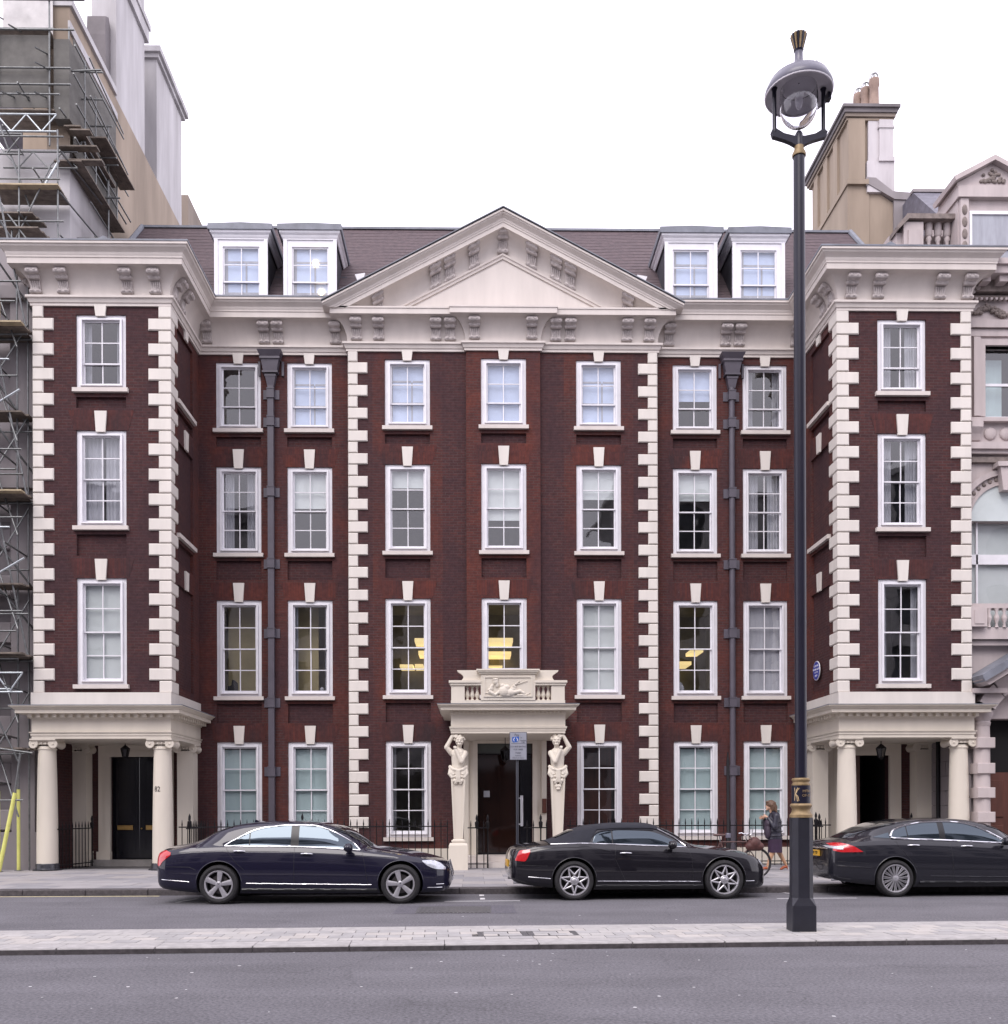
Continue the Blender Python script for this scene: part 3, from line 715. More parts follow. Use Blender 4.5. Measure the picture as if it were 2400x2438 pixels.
for s in (-1, 1):
    xo, xi = XC+s*12.08, XC+s*8.56; x0, x1 = min(xo,xi), max(xo,xi)
    path = [(x0,YS),(x0,25.27),(x1,25.27),(x1,YS)]
    px = obj('portico', sweep(MB(), path, PROF_ENT), M['cream'], house, smooth=25)
    obj('portico_roof', sweep(MB(), path, [(.41,4.288),(.41,4.305),(.1,4.34),(-.3,4.34)]), M['lead'], px)
    obj('string_course', sweep(MB(), path, [(-.3,4.30),(.012,4.30),(.012,4.655),(-.3,4.655)]), M['quoin'], px)
    obj('portico_ceiling', MB().box(x0+.004, x1-.004, 25.274, 27.98, 3.477, 3.6), M['cream'], px)
    d = MB()
    x = x0-.02
    while x < x1+.02: d.box(x, x+.095, 25.27-.17, 25.27-.045, 4.012, 4.104); x += .205
    y = 25.4
    while y < 27.9:
        for xx, sg in ((x0,-1),(x1,1)): d.box(*sorted((xx+sg*.045, xx+sg*.17)), y, y+.095, 4.012, 4.104)
        y += .205
    tag(obj('dentil_course', d, M['cream'], px), kind='stuff')
    for cx in (XC+s*8.86, XC+s*11.81): column_parts(px, cx, 25.56, 0)
    for cx in (XC+s*8.84, XC+s*11.78):
        mb = MB().box(cx-.22, cx+.22, 27.45, 27.9, .52, 3.30); mb.box(cx-.25, cx+.25, 27.42, 27.9, .12, .42); mb.box(cx-.235, cx+.235, 27.435, 27.9, .42, .46); mb.box(cx-.25, cx+.25, 27.42, 27.9, .46, .52)
        obj('pilaster', mb, M['cream'], px); obj('capital', ionic(cx, 27.66, 3.28, .21, .2), M['cream'], px, smooth=40)
    # back wall with the doorway, and the outer flank
    dc = XC + s*10.3 + (-.03 if s < 0 else -.05); dw = .76
    mb = MB(); wall_cells(mb, lambda u, d_, z: (u, 27.9+d_, z), x0, x1, .1, 3.5, [(dc-dw, dc+dw, .28, 3.23, .4, 0)]); 
    if s < 0: mb.box(*sorted((xo, xo-s*.15)), 26.0, 27.9, .1, 3.5)
    obj('wall', mb, [M['brick_dark']], px)
    f = MB()
    for a, b, y in ((dw-.04, dw+.12, 27.84), (dw+.12, dw+.29, 27.86)):
        f.box(dc-b, dc-a, y, 27.95, .28, 3.2+a-dw); f.box(dc+a, dc+b, y, 27.95, .28, 3.2+a-dw); f.box(dc-b, dc+b, y, 27.95, 3.2+a-dw, 3.2+b-dw)
    f.box(dc-dw-.33, dc-dw+.05, 27.8, 27.96, .28, .5); f.box(dc+dw-.05, dc+dw+.33, 27.8, 27.96, .28, .5)
    obj('door_surround', f, M['cream'], px)
    obj('door_step', MB().box(dc-1.25, dc+1.25, 27.6, 28.3, .1, .28), M['step_stone'], px)
    if s < 0:
        for q in (-1, 1):
            l = MB(); xa, xb = sorted((dc+q*.006, dc+q*dw)); l.box(xa, xb, 28.15, 28.22, .285, 3.2)
            for z0_, z1_ in ((.45,.98),(1.18,2.0),(2.15,3.05)):
                l.box(xa+.12, xb-.12, 28.135, 28.15, z0_, z0_+.05); l.box(xa+.12, xb-.12, 28.135, 28.15, z1_-.05, z1_); l.box(xa+.12, xa+.17, 28.135, 28.15, z0_+.05, z1_-.05); l.box(xb-.17, xb-.12, 28.135, 28.15, z0_+.05, z1_-.05)
            obj('door', l, M['black_paint'], px)
            obj('letter_plate', MB().cbox(dc+q*.40-.22, dc+q*.40+.22, 28.11, 28.15, 1.10, 1.24, .01), M['brass'], px)
        obj('door_knob', MB().ell((dc+.07,28.1,1.14),(.028,.03,.028)), M['brass'], px, smooth=80)
        t_ = text_mb('82', .19, .006); t_.v = [(x_*.85, y_, z_) for x_, y_, z_ in t_.v]
        xcol = XC-8.86-.07; rr = .24
        t_.v = [(xcol+x_, 25.56-math.sqrt(max(.0,(rr+.004)**2-(xcol+x_-(XC-8.86))**2))+y_, 2.19+z_) for x_, y_, z_ in t_.v]
        obj('house_number', t_, M['iron'], px)
        obj('brass_plate', MB().box(XC-9.17, XC-9.02, 27.87, 27.9, 2.05, 2.32), M['brass'], px); obj('bell_plate', MB().box(XC-9.15, XC-9.07, 27.87, 27.9, 1.7, 1.86), M['brass'], px)
    else:
        obj('door', MB().box(dc-dw+.30, dc-dw+.74, 28.16, 28.22, .285, 3.2), M['door_brown'], px)
        obj('doorway_back', MB().box(dc-dw-.3, dc+dw+.3, 30, 30.05, .2, 3.4), M['void'], px)
        e = MB(); 
        for q in (-1, 1): e.quad((dc+q*dw,28.3,.28),(dc+q*dw,30,.28),(dc+q*dw,30,3.3),(dc+q*dw,28.3,3.3))
        e.quad((dc-dw,28.3,3.23),(dc+dw,28.3,3.23),(dc+dw,30,3.23),(dc-dw,30,3.23)); obj('hall_wall', e, M['void'], px)

# ================================================================== CENTRE PORCH
PX0, PX1 = XC-1.45+.02, XC+1.45+.02; PC = XC+.02; YB = 25.0
path = [(PX0,YM),(PX0,YB),(PX1,YB),(PX1,YM)]
PP = [(0,3.58),(0,3.64),(.015,3.645),(.015,3.69),(.035,3.70),(.045,3.75),(0,3.76),(0,4.06),(.02,4.065),(.03,4.09),(.03,4.14),(.12,4.145),(.25,4.15),(.25,4.225),(.275,4.23),(.29,4.25),(.325,4.265),(.33,4.29)]
porch = obj('porch', sweep(MB(), path, PP), M['cream'], house, smooth=25)
obj('porch_roof', sweep(MB(), path, [(.34,4.292),(.34,4.305),(.05,4.33),(-1.3,4.335)]), M['lead'], porch)
obj('porch_ceiling', MB().box(PX0+.004, PX1-.004, YB+.004, YM, 3.577, 3.7), M['cream'], porch)
d = MB(); x = PX0
while x < PX1: d.box(x, x+.05, YB-.11, YB-.028, 4.085, 4.142); x += .10
tag(obj('dentil_course', d, M['cream'], porch), kind='stuff')
# parapet
pb = MB(); y0, y1 = YB+.02, YB+.30
pb.box(PX0, PX1, y0, y1, 4.31, 4.42)
for s in (-1, 1):
    pb.box(*sorted((PC+s*1.44, PC+s*1.10)), y0+.01, y1-.01, 4.42, 4.80)
    pb.box(*sorted((PC+s*1.50, PC+s*.69)), y0-.05, y1+.05, 4.86, 4.92); pb.box(*sorted((PC+s*1.47, PC+s*.69)), y0-.02, y1+.02, 4.80, 4.86)
    curve = [(s*.69,4.92),(s*1.20,4.92)] + [(s*(1.20+.11-.11*math.cos(a)-.02), 4.92+.24*(k/8)) if False else (s*(1.18-.09*math.sin(math.pi*k/8)+.09*(k/8)), 4.93+.22*k/8) for k, a in enumerate([0]*9)] + [(s*1.29,5.19),(s*.69,5.19)]
    pb.prism([(PC+a, b) for a, b in (curve if s > 0 else curve[::-1])], y0+.06, y1-.06)
for z0_, z1_, o_ in ((4.42,5.08,0),(5.08,5.12,.04),(5.12,5.16,.08),(5.16,5.20,.11)):
    pb.box(PC-.69-o_, PC+.69+o_, y0-.02-o_*.8, y1, z0_, z1_)
par = obj('parapet', pb, M['cream'], porch)
fr = MB(); yy = y0-.045
for a, b in ((.62,.58),):
    fr.box(PC-a, PC+a, yy, y0-.02, 4.50, 4.53); fr.box(PC-a, PC+a, yy, y0-.02, 4.99, 5.02); fr.box(PC-a, PC-b, yy, y0-.02, 4.53, 4.99); fr.box(PC+b, PC+a, yy, y0-.02, 4.53, 4.99)
obj('panel_frame', fr, M['cream'], porch)
bme = mesh('baluster', MB().lathe(0,0,[(.055,0),(.055,.03),(.03,.045),(.028,.07),(.058,.12),(.062,.15),(.045,.21),(.026,.29),(.03,.33),(.045,.345),(.03,.36),(.055,.37),(.055,.39)],12), M['cream'], 40)
for s in (-1, 1):
    for k in range(3):
        o = obj('baluster', bme, None, porch, loc=(PC+s*(.78+.125*k), (y0+y1)/2, 4.415))
# relief: a reclining figure with a brush and palette
rl = MB(); RX, RZ, RY = PC-.66, 4.48, y0-.02
def rp(x, z, y=0): return (RX + x*.0074*1.02*.1, RY + y, RZ + z)
def q(px_, pz_): return (PC-.66+ (px_-200)/1640*1.26, RY, 4.99-(pz_-350)/780*.49)
for (x, z, rx, rz, ry) in ((660,520,.075,.085,.07),(650,430,.085,.035,.08),(500,800,.06,.07,.05),(930,900,.15,.15,.09),(1000,760,.1,.09,.08),(870,680,.07,.06,.06),(1150,950,.14,.10,.08),(1080,1050,.16,.05,.06),(1240,820,.09,.07,.06),(700,640,.05,.09,.05)):
    p_ = q(x, z); rl.ell(p_, (rx, ry, rz), 12, 8)
for pts, r0, r1 in (([(560,640),(480,780),(430,880)],.035,.045),([(430,900),(640,1050),(800,900)],.05,.045),([(640,1080),(480,1000),(300,960)],.04,.015),([(1150,980),(1450,900),(1600,1000)],.07,.035),([(1350,1060),(1640,1060),(1780,960)],.035,.012),([(860,900),(900,1010),(980,1080)],.04,.02),([(1000,800),(1120,900),(1040,1060)],.03,.025)):
    vs = [Vector(q(*p)) for p in pts]
    rl.tube([vs[0], (vs[0]+vs[1])/2+Vector((0,-.01,0)), vs[1], (vs[1]+vs[2])/2, vs[2]], [lerp(r0,r1,k/4) for k in range(5)], 10)
for a, b, r in (((1230,670),(1700,480),.012),((1250,660),(1440,490),.02),((1220,690),(1310,760),.045)):
    rl.tube([Vector(q(*a))+Vector((0,-.02,0)), Vector(q(*b))+Vector((0,-.02,0))], [r, r*.8], 8)
rlo = obj('relief', rl, M['cream'], porch); remesh(rlo, .008, 1)

# telamones: half figures on tapering shafts
def telamon(x, s):
    z0 = 2.44; b = MB(); y = YB+.13
    V = lambda dx, dz, dy=0: (x + s*dx, y+dy, z0+dz)
    b.cap(V(0,.1), V(0,.34), .175, .165); b.cap(V(0,.34), V(.01,.60), .165, .19); b.cap(V(-.10,.65,-.03), V(.10,.64,-.03), .09, .09)
    b.cap(V(-.09,.60,-.06), V(-.085,.62,-.06), .08, .08); b.cap(V(.09,.60,-.06), V(.09,.62,-.06), .08, .08)
    b.cap(V(.02,.72), V(.03,.84,-.04), .062, .06)
    b.ell(V(.035,.95,-.06), (.105,.115,.135)); b.ell(V(.035,.93,-.175), (.02,.028,.03)); b.ell(V(.035,.865,-.13), (.055,.05,.035))
    b.ell(V(-.005,.985,-.165),(.034,.022,.014)); b.ell(V(.075,.985,-.165),(.034,.022,.014)); b.ell(V(.035,.845,-.13),(.042,.035,.03)); b.ell(V(-.03,.93,-.14),(.035,.03,.03)); b.ell(V(.10,.93,-.14),(.035,.03,.03))
    # raised arm: shoulder, elbow out to the side, hand over the head
    b.cap(V(-.16,.64,-.02), V(-.295,.79,-.06), .078, .060); b.cap(V(-.295,.79,-.06), V(-.15,1.07,-.05), .062, .046); b.cap(V(-.15,1.07,-.05), V(-.03,1.08,-.08), .047, .04)
    for k in range(4): b.cap(V(-.09+.01*k,1.10-.025*k,-.08), V(0.0,1.085-.03*k,-.13), .018, .014)
    b.cap(V(-.1,1.07,-.09), V(-.06,1.03,-.13), .018, .015)
    # other arm: elbow forward and in, fist to the chin
    b.cap(V(.17,.64,-.04), V(.08,.42,-.22), .078, .062); b.cap(V(.08,.42,-.22), V(-.06,.72,-.20), .060, .043); b.ell(V(-.075,.77,-.18), (.042,.045,.05))
    for k in range(4): b.cap(V(-.105+.016*k,.80,-.20), V(-.09+.018*k,.765,-.24), .016, .014)
    b.cap(V(-.04,.76,-.2), V(-.045,.8,-.235), .016, .014)
    o = obj('telamon', b, M['cream'], porch); remesh(o, .009, 2)
    h = MB()
    for k in range(30):
        a = random.uniform(0, 6.28); e = random.uniform(-.1, 1.35)
        h.ell(V(.035+.118*math.cos(a)*math.cos(e), .985+.125*math.sin(e)*.95, -.03+.12*math.sin(a)*math.cos(e)+.02), (.04,.04,.036), 8, 6)
    ho = obj('hair', h, M['cream'], porch); remesh(ho, .010, 0)
    dr = MB()
    for sd in (-1, 1):
        dr.tube([V(.0,.20,-.20), V(sd*.11,.22,-.17), V(sd*.21,.30,-.05), V(sd*.2,.30,.05)], [.035,.045,.045,.04], 10)
        dr.tube([V(sd*.19,.25,-.07), V(sd*.205,.12,-.10), V(sd*.14,.02,-.15), V(sd*.06,.05,-.18)], [.05,.065,.055,.03], 10)
        dr.tube([V(sd*.15,.15,-.13), V(sd*.1,.08,-.17)], [.06,.05], 10)
        dr.ell(V(sd*.11,.14,-.13), (.10,.07,.10)); dr.ell(V(sd*.09,-.06,-.17), (.05,.045,.05)); dr.ell(V(sd*.06,-.12,-.17), (.045,.035,.035))
    for k in (-1, 0, 1): dr.tube([V(k*.03,.19,-.2), V(k*.035,.02,-.205), V(k*.045,-.1,-.19)], [.03,.028,.03], 8)
    if s < 0:
        for k in (-1, 0, 1): dr.ell(V(k*.05,-.2,-.17), (.03,.03,.05))
        dr.ell(V(0,-.27,-.17),(.06,.03,.03))
    do = obj('drapery', dr, M['cream'], porch); remesh(do, .010, 1)
    p = MB()
    def fr4(z, w, d): return [(x-w, y-d, z), (x+w, y-d, z), (x+w, y+d, z), (x-w, y+d, z)]
    rows = [fr4(.88,.118,.105), fr4(2.62,.185,.15)]; p.grid(rows, True); p.add(rows[1], [(0,1,2,3)])
    for sd in (-1, 1):                                           # raised borders leave a sunk front panel
        p.add([(x+sd*.118, y-.125, .92), (x+sd*.085, y-.125, .92), (x+sd*.13, y-.172, 2.5), (x+sd*.185, y-.172, 2.5),
               (x+sd*.118, y-.10, .92), (x+sd*.085, y-.10, .92), (x+sd*.13, y-.14, 2.5), (x+sd*.185, y-.14, 2.5)], [(0,1,2,3),(4,5,6,7),(0,4,7,3),(1,5,6,2)])
    obj('shaft', p, M['cream'], porch)
    g = MB(); 
    for za_, zb_, wa, wb in ((.745,.80,.235,.215),(.80,.835,.165,.15),(.835,.87,.175,.175),(.87,.90,.15,.135)):
        r_ = [[(x-w_, y-w_, z_), (x+w_, y-w_, z_), (x+w_, y+w_, z_), (x-w_, y+w_, z_)] for z_, w_ in ((za_, wa), (zb_, wb))]
        g.grid(r_, True); g.add(r_[1], [(0,1,2,3)]); g.add(r_[0], [(3,2,1,0)])
    g.box(x-.24, x+.24, y-.24, y+.24, .1, .745); obj('pedestal', g, M['cream'], porch)
telamon(PC-1.27, 1); telamon(PC+1.26, -1)
# doorway
f = MB(); yd = YM-.02
for a, b, y in ((.77,.90,yd-.05),(.90,1.02,yd-.02),(1.02,1.16,yd-.07)):
    f.box(PC-b, PC-a, y, YM, .39, 3.58); f.box(PC+a, PC+b, y, YM, .39, 3.58)
f.box(PC-.77, PC+.77, yd-.04, YM, 3.50, 3.58)
obj('door_surround', f, M['cream'], porch)
dg = MB(); dg.box(PC-.77, PC+.40, YM+.16, YM+.18, .42, 3.2); door = obj('door', dg, M['door_glass'], porch)
obj('door', MB().box(PC+.42, PC+.77, YM+.14, YM+.18, .42, 3.2), M['black_paint'], porch)
M['transom'] = mat('transom_glass', (.09,.10,.09), .1, var=.1)
obj('transom', MB().box(PC-.77, PC+.77, YM+.16, YM+.18, 3.22, 3.52), M['transom'], porch)
fr = MB().box(PC-.77, PC+.77, YM+.13, YM+.19, 3.195, 3.225); fr.box(PC-.77, PC+.77, YM+.12, YM+.2, .385, .44); obj('door_frame', fr, M['iron'], porch)
M['steel'] = mat('brushed_steel', (.75,.76,.80), .25, .6, var=.05)
hd = MB(); hd.tube([(PC+.47,YM+.05,1.18),(PC+.47,YM+.05,2.04)], .045, 10); hd.box(PC+.34,PC+.47,YM+.05,YM+.16,1.22,1.26); hd.box(PC+.34,PC+.47,YM+.05,YM+.16,1.95,1.99)
obj('pull_handle', hd, M['steel'], porch, smooth=40)
obj('door_notice', MB().box(PC-.6, PC-.43, YM+.15, YM+.158, 2.0, 2.18), M['curtain'], porch)
obj('entryphone', MB().cbox(PC+1.03, PC+1.15, YM-.2, YM-.09, 1.55, 1.95, .02), M['wood'], porch)
for k, (a, z1_) in enumerate(((25.9,.25),(26.6,.385))): obj('step', MB().box(PC-1.05, PC+1.05, a, YM+.2, .1 if k == 0 else .25, z1_), M['stone'], porch)
M['porch_void'] = M['void']
obj('hall', MB().box(PC-.9, PC+.9, YM+.4, YM+.5, .1, 3.6), M['void'], porch)
# ================================================================== GROUND
def asphalt(name, c, speck=.75):
    m = mat(name, c, .85, var=.14, scale=.7, bump=.35, bscale=140, spec=.3, detail=8); t = m.node_tree; n = t.nodes; L = t.links; b = n['Principled BSDF']
    src = b.inputs['Base Color'].links[0].from_socket
    g = n.new('ShaderNodeNewGeometry'); no = n.new('ShaderNodeTexNoise'); no.inputs['Scale'].default_value = 95; no.inputs['Detail'].default_value = 2
    L.new(g.outputs['Position'], no.inputs[0]); mr = n.new('ShaderNodeMapRange'); mr.inputs[1].default_value = .58; mr.inputs[2].default_value = .72; L.new(no.outputs['Fac'], mr.inputs[0])
    mm = n.new('ShaderNodeMath'); mm.operation = 'MULTIPLY'; mm.inputs[1].default_value = speck; L.new(mr.outputs[0], mm.inputs[0])
    mx = n.new('ShaderNodeMixRGB'); L.new(src, mx.inputs[1]); mx.inputs[2].default_value = (.26,.25,.27,1); L.new(mm.outputs[0], mx.inputs[0]); L.new(mx.outputs[0], b.inputs['Base Color'])
    # worn tracks, tar seams and oil
    src = b.inputs['Base Color'].links[0].from_socket
    mp = n.new('ShaderNodeMapping'); mp.inputs['Scale'].default_value = (.12,1.1,1); L.new(g.outputs['Position'], mp.inputs[0])
    n2 = n.new('ShaderNodeTexNoise'); n2.inputs['Scale'].default_value = 1.6; n2.inputs['Detail'].default_value = 6; L.new(mp.outputs[0], n2.inputs[0])
    m2 = n.new('ShaderNodeMapRange'); m2.inputs[1].default_value = .4; m2.inputs[2].default_value = .65; m2.inputs[3].default_value = .92; m2.inputs[4].default_value = 1.05; L.new(n2.outputs['Fac'], m2.inputs[0])
    vo = n.new('ShaderNodeTexVoronoi'); vo.feature = 'DISTANCE_TO_EDGE'; vo.inputs['Scale'].default_value = .55
    n3 = n.new('ShaderNodeTexNoise'); n3.inputs['Scale'].default_value = 1.5; n3.inputs['Detail'].default_value = 8; L.new(g.outputs['Position'], n3.inputs[0])
    ad = n.new('ShaderNodeMixRGB'); ad.inputs[0].default_value = .35; L.new(g.outputs['Position'], ad.inputs[1]); L.new(n3.outputs['Color'], ad.inputs[2]); L.new(ad.outputs[0], vo.inputs['Vector'])
    m3 = n.new('ShaderNodeMapRange'); m3.inputs[1].default_value = 0; m3.inputs[2].default_value = .006; m3.inputs[3].default_value = .8; m3.inputs[4].default_value = 1; L.new(vo.outputs['Distance'], m3.inputs[0])
    n4 = n.new('ShaderNodeTexNoise'); n4.inputs['Scale'].default_value = 34; n4.inputs['Detail'].default_value = 3; L.new(g.outputs['Position'], n4.inputs[0])
    m4 = n.new('ShaderNodeMapRange'); m4.inputs[1].default_value = .3; m4.inputs[2].default_value = .7; m4.inputs[3].default_value = .62; m4.inputs[4].default_value = 1.38; L.new(n4.outputs['Fac'], m4.inputs[0])
    k1 = n.new('ShaderNodeMath'); k1.operation = 'MULTIPLY'; L.new(m2.outputs[0], k1.inputs[0]); L.new(m3.outputs[0], k1.inputs[1])
    k2 = n.new('ShaderNodeMath'); k2.operation = 'MULTIPLY'; L.new(k1.outputs[0], k2.inputs[0]); L.new(m4.outputs[0], k2.inputs[1])
    vm = n.new('ShaderNodeVectorMath'); vm.operation = 'SCALE'; L.new(src, vm.inputs[0]); L.new(k2.outputs[0], vm.inputs['Scale']); L.new(vm.outputs[0], b.inputs['Base Color'])
    return m
M['asphalt'] = asphalt('asphalt', (.136,.132,.145))
M['asphalt_patch'] = asphalt('asphalt_patch', (.118,.113,.132), .2)
M['slab'] = mat('york_slab', (.32,.305,.31), .8, var=.10, scale=2.2, bump=.15, bscale=70)
M['slab2'] = mat('york_slab_dark', (.255,.248,.26), .8, var=.12, scale=2.2, bump=.15, bscale=70)
M['slab3'] = mat('york_slab_warm', (.32,.30,.295), .8, var=.10, scale=2.6, bump=.15, bscale=70)
M['granite'] = mat('granite_kerb', (.075,.066,.07), .7, var=.35, scale=14, bump=.25, bscale=50)
M['granite_pale'] = mat('granite_pale', (.37,.355,.35), .75, var=.16, scale=9, bump=.2, bscale=60)
M['block'] = mat('island_block', (.40,.385,.375), .8, var=.10, scale=2.2, bump=.15, bscale=70); M['block2'] = mat('island_block_grey', (.34,.33,.33), .8, var=.12, scale=2.2, bump=.15, bscale=70); M['block3'] = mat('island_block_warm', (.43,.405,.385), .8, var=.10, scale=2.6, bump=.15, bscale=70)
M['mortar'] = mat('mortar_bed', (.075,.07,.072), .9, var=.2, scale=8)
M['line_white'] = mat('line_white', (.66,.65,.66), .7, var=.2, scale=9, bump=.1)
M['line_yellow'] = mat('line_yellow', (.66,.58,.33), .7, var=.25, scale=7)
M['iron_cover'] = mat('cast_iron_cover', (.12,.117,.122), .55, .3, var=.3, scale=20, bump=.5, bscale=45)
road = obj('road', MB().quad((-70,-30,0),(70,-30,0),(70,90,0),(-70,90,0)), M['asphalt'], loc=(0,0,0)); tag(road, kind='structure')
def ground(px, py, z=0):
    d = ray(px, py); t = (z-EYE)/d.z; return Vector((d.x*t, d.y*t, z))
# far pavement
pv = obj('pavement', MB().box(-45, 45, 19.45, 28.3, -.2, .098), M['mortar'], loc=(0,0,0)); tag(pv, kind='structure')
KM = mesh('kerb_stone', MB().cbox(-.597,.597,-.15,.15,-.2,.12,.012), M['granite'])
for k in range(-13, 15): obj('kerb_stone', KM, None, pv, loc=(k*1.2+.3, 19.3, 0))
SM = [mesh('paving_slab', MB().cbox(-.447,.447,-.365,.365,.05,.121,.0), M[m]) for m in ('slab','slab2','slab3')]
for r in range(9):
    for k in range(-15, 16):
        o = obj('paving_slab', random.choice(SM), None, pv, loc=(k*.9+(.45 if r % 2 else 0)+.2, 19.46+.37+r*.738, random.uniform(-.0015,.0015)))
obj('lightwell_coping', MB().box(XC-8.4, XC-1.5, 25.66, 25.95, .05, .165), M['slab2'], pv); obj('lightwell_coping', MB().box(XC+1.55, XC+8.4, 25.66, 25.95, .05, .165), M['slab2'], pv)
# traffic island: its own line, turned a little from the pavement
A = ground(0, 2275); B = ground(2400, 2248); IH = .075
dirv = (B-A).normalized(); IA = math.atan2(dirv.y, dirv.x); org = A + dirv*((0-A.x)/dirv.x)
isl = empty('traffic_island', org, IA); tag(isl, kind='structure')
def loc_o(name, me, x, y, z=0, mats=None): 
    o = obj(name, me, mats, isl, local=True, loc=(x, y, z)); return o
ID = 1.78
loc_o('mortar_bed', mesh('mortar_bed', MB().box(-16,16,.1,ID-.1,-.1,IH-.012), M['mortar']), 0, 0)
k1 = mesh('kerb_stone', MB().cbox(-.546,.546,0,.40,-.1,IH,.014), M['granite_pale']); 
K2 = [mesh('kerb_stone', MB().cbox(-.546,.546,0,.40,-.1,IH,.014), [M['granite_pale']])]
ktop = mesh('kerb_face', MB().box(-.5455,.5455,-.003,.004,-.1,IH-.02), M['granite'])
for k in range(-8, 9):
    o = loc_o('kerb_stone', k1, k*1.1+.2, 0); obj('kerb_face', ktop, None, o, local=True, loc=(0,0,0))
    o = loc_o('kerb_stone', k1, k*1.1-.3, ID); o.rotation_euler = (0,0,math.pi)
bl = [mesh('paving_block', MB().cbox(-.143,.143,-.118,.118,.0,IH+.001,.0), M[m]) for m in ('block','block2','block3')]
for r in range(4):
    for k in range(-26, 29):
        lx = k*.295+(.147 if r % 2 else 0)
        if .05 < lx < 1.32 and r in (1, 2): continue
        loc_o('paving_block', random.choice(bl), lx, .40+.125+r*.2445, random.uniform(-.001,.001))
# two inset inspection covers with block infill
for x0 in (.07, .70):
    fr = MB(); 
    for a, b, c, d in ((x0,x0+.07,.66,1.13),(x0+.555,x0+.625,.66,1.13),(x0+.07,x0+.555,.66,.69),(x0+.07,x0+.555,1.10,1.13)): fr.box(a,b,c,d,0,IH+.002)
    loc_o('inspection_cover', mesh('inspection_cover', fr, M['iron_cover']), 0, 0)
    for bx, wd, by in ((x0+.16,.17,.79),(x0+.41,.28,.79),(x0+.23,.30,1.0),(x0+.47,.15,1.0)): loc_o('paving_block', mesh('paving_block', MB().box(-wd/2,wd/2,-.1,.1,0,IH+.001), M[random.choice(('block','block2','block3'))]), bx, by)
# road markings, ironwork, gum
def strip(p0, p1, wd, mt, z=.004):
    a, b = Vector(p0), Vector(p1); d = (b-a).normalized(); nrm = Vector((-d.y, d.x, 0))*wd/2
    me = MB().quad(a-nrm, b-nrm, b+nrm, a+nrm); me.v = [(x, y, z) for x, y, _ in me.v]
    return obj('road_marking', me, M[mt], road)
strip((-16,19.0,0), (ground(383,2133).x,19.0,0), .09, 'line_yellow')
strip(ground(420,2149), ground(640,2147), .07, 'line_white'); strip(ground(420,2149), ground(470,2140), .07, 'line_white')
strip(ground(1058,2146.5), ground(1238,2145), .075, 'line_white')
c0 = ground(1149,2142); strip(c0+Vector((0,-.0,0)), c0+Vector((-.0,.32,0)), .09, 'line_white'); c1 = c0+Vector((-.01,.75,0)); strip(c1, c1+Vector((0,.28,0)), .09, 'line_white')
strip(ground(1845,2123), ground(1900,2130), .07, 'line_white'); strip(ground(1850,2139.5), ground(2040,2138.5), .075, 'line_white')
g0, g1 = ground(990,2172), ground(1170,2172); gy0, gy1 = ground(1080,2174.5).y, ground(1080,2158.5).y
dc_ = obj('drain_cover', MB().box(g0.x, g1.x, gy0, gy1, -.05, .006), M['iron_cover'], road)
for k in range(18):
    x = lerp(g0.x+.05, g1.x-.05, k/17); obj('cover_rib', MB().box(x-.02, x+.02, gy0+.04, gy1-.04, .006, .012), M['iron_cover'], dc_)
pt = MB().quad((g0.x-.35,gy0-.05,.003),(g1.x+.4,gy0-.05,.003),(g1.x+.4,gy1+.25,.003),(g0.x-.35,gy1+.25,.003)); obj('tarmac_patch', pt, M['asphalt_patch'], road)
gm = MB(); random.seed(11)
spots = [(1316,2271),(1312,2288),(1444,2267),(1446,2276),(1199,2275),(1285,2296),(1232,2287),(305,2350),(420,2377),(100,2375),(570,2300),(350,2280),(1500,2320),(1652,2351),(1870,2290),(1985,2420),(2125,2318),(2300,2262),(1050,2290),(860,2350),(1102,2182),(1165,2186),(1380,2180),(1890,2250),(1610,2190),(220,2180),(1760,2370),(640,2410),(980,2305),(700,2268)]
spots += [(random.uniform(0,2400), random.uniform(2280,2430)) for _ in range(14)]
for i, (px, py) in enumerate(spots):
    c = ground(px, py); r0 = random.uniform(.007,.019); gm.add([(c.x+r0*random.uniform(.8,1.3)*math.cos(a), c.y+r0*random.uniform(.8,1.3)*math.sin(a), .003) for a in [6.283*q/9 for q in range(9)]], [tuple(range(9))])
tag(obj('chewing_gum_spots', gm, M['line_white'], road), kind='stuff')

# ================================================================== STREET LAMP
M['lamp_paint'] = mat('lamp_paint', (.014,.013,.026), .32, var=.12, scale=5, spec=.35)
M['lamp_base'] = mat('lamp_base_paint', (.016,.016,.025), .45, var=.2, scale=3, bump=.08, bscale=30)
M['lamp_grey'] = mat('lamp_grey', (.13,.125,.165), .35, var=.1)
M['reflector'] = mat('lamp_reflector', (.70,.67,.71), .5, var=.06)
M['bowl'] = mat('lamp_bowl_glass', (.93,.93,.96), .02, var=0); _b = M['bowl'].node_tree.nodes['Principled BSDF']; _b.inputs['Transmission Weight'].default_value = 1; _b.inputs['IOR'].default_value = 1.45
LX, LY = 4.175, 12.55
lamp = empty('street_lamp', (LX, LY, IH)); tag(lamp, 'tall dark street lamp with gold collars and domed lantern on the traffic island', 'street lamp')
lo = lambda n, mb, m, s=None: obj(n, mb, M[m], lamp, smooth=s)
def octa(w, c, z): return [(LX-w+c,LY-w,z),(LX+w-c,LY-w,z),(LX+w,LY-w+c,z),(LX+w,LY+w-c,z),(LX+w-c,LY+w,z),(LX-w+c,LY+w,z),(LX-w,LY+w-c,z),(LX-w,LY-w+c,z)]
mb = MB(); w_, c_ = .152, .012
rows = [octa(.152,.010,IH), octa(.152,.010,.40), octa(.132,.062,.50), octa(.128,.058,1.52)]
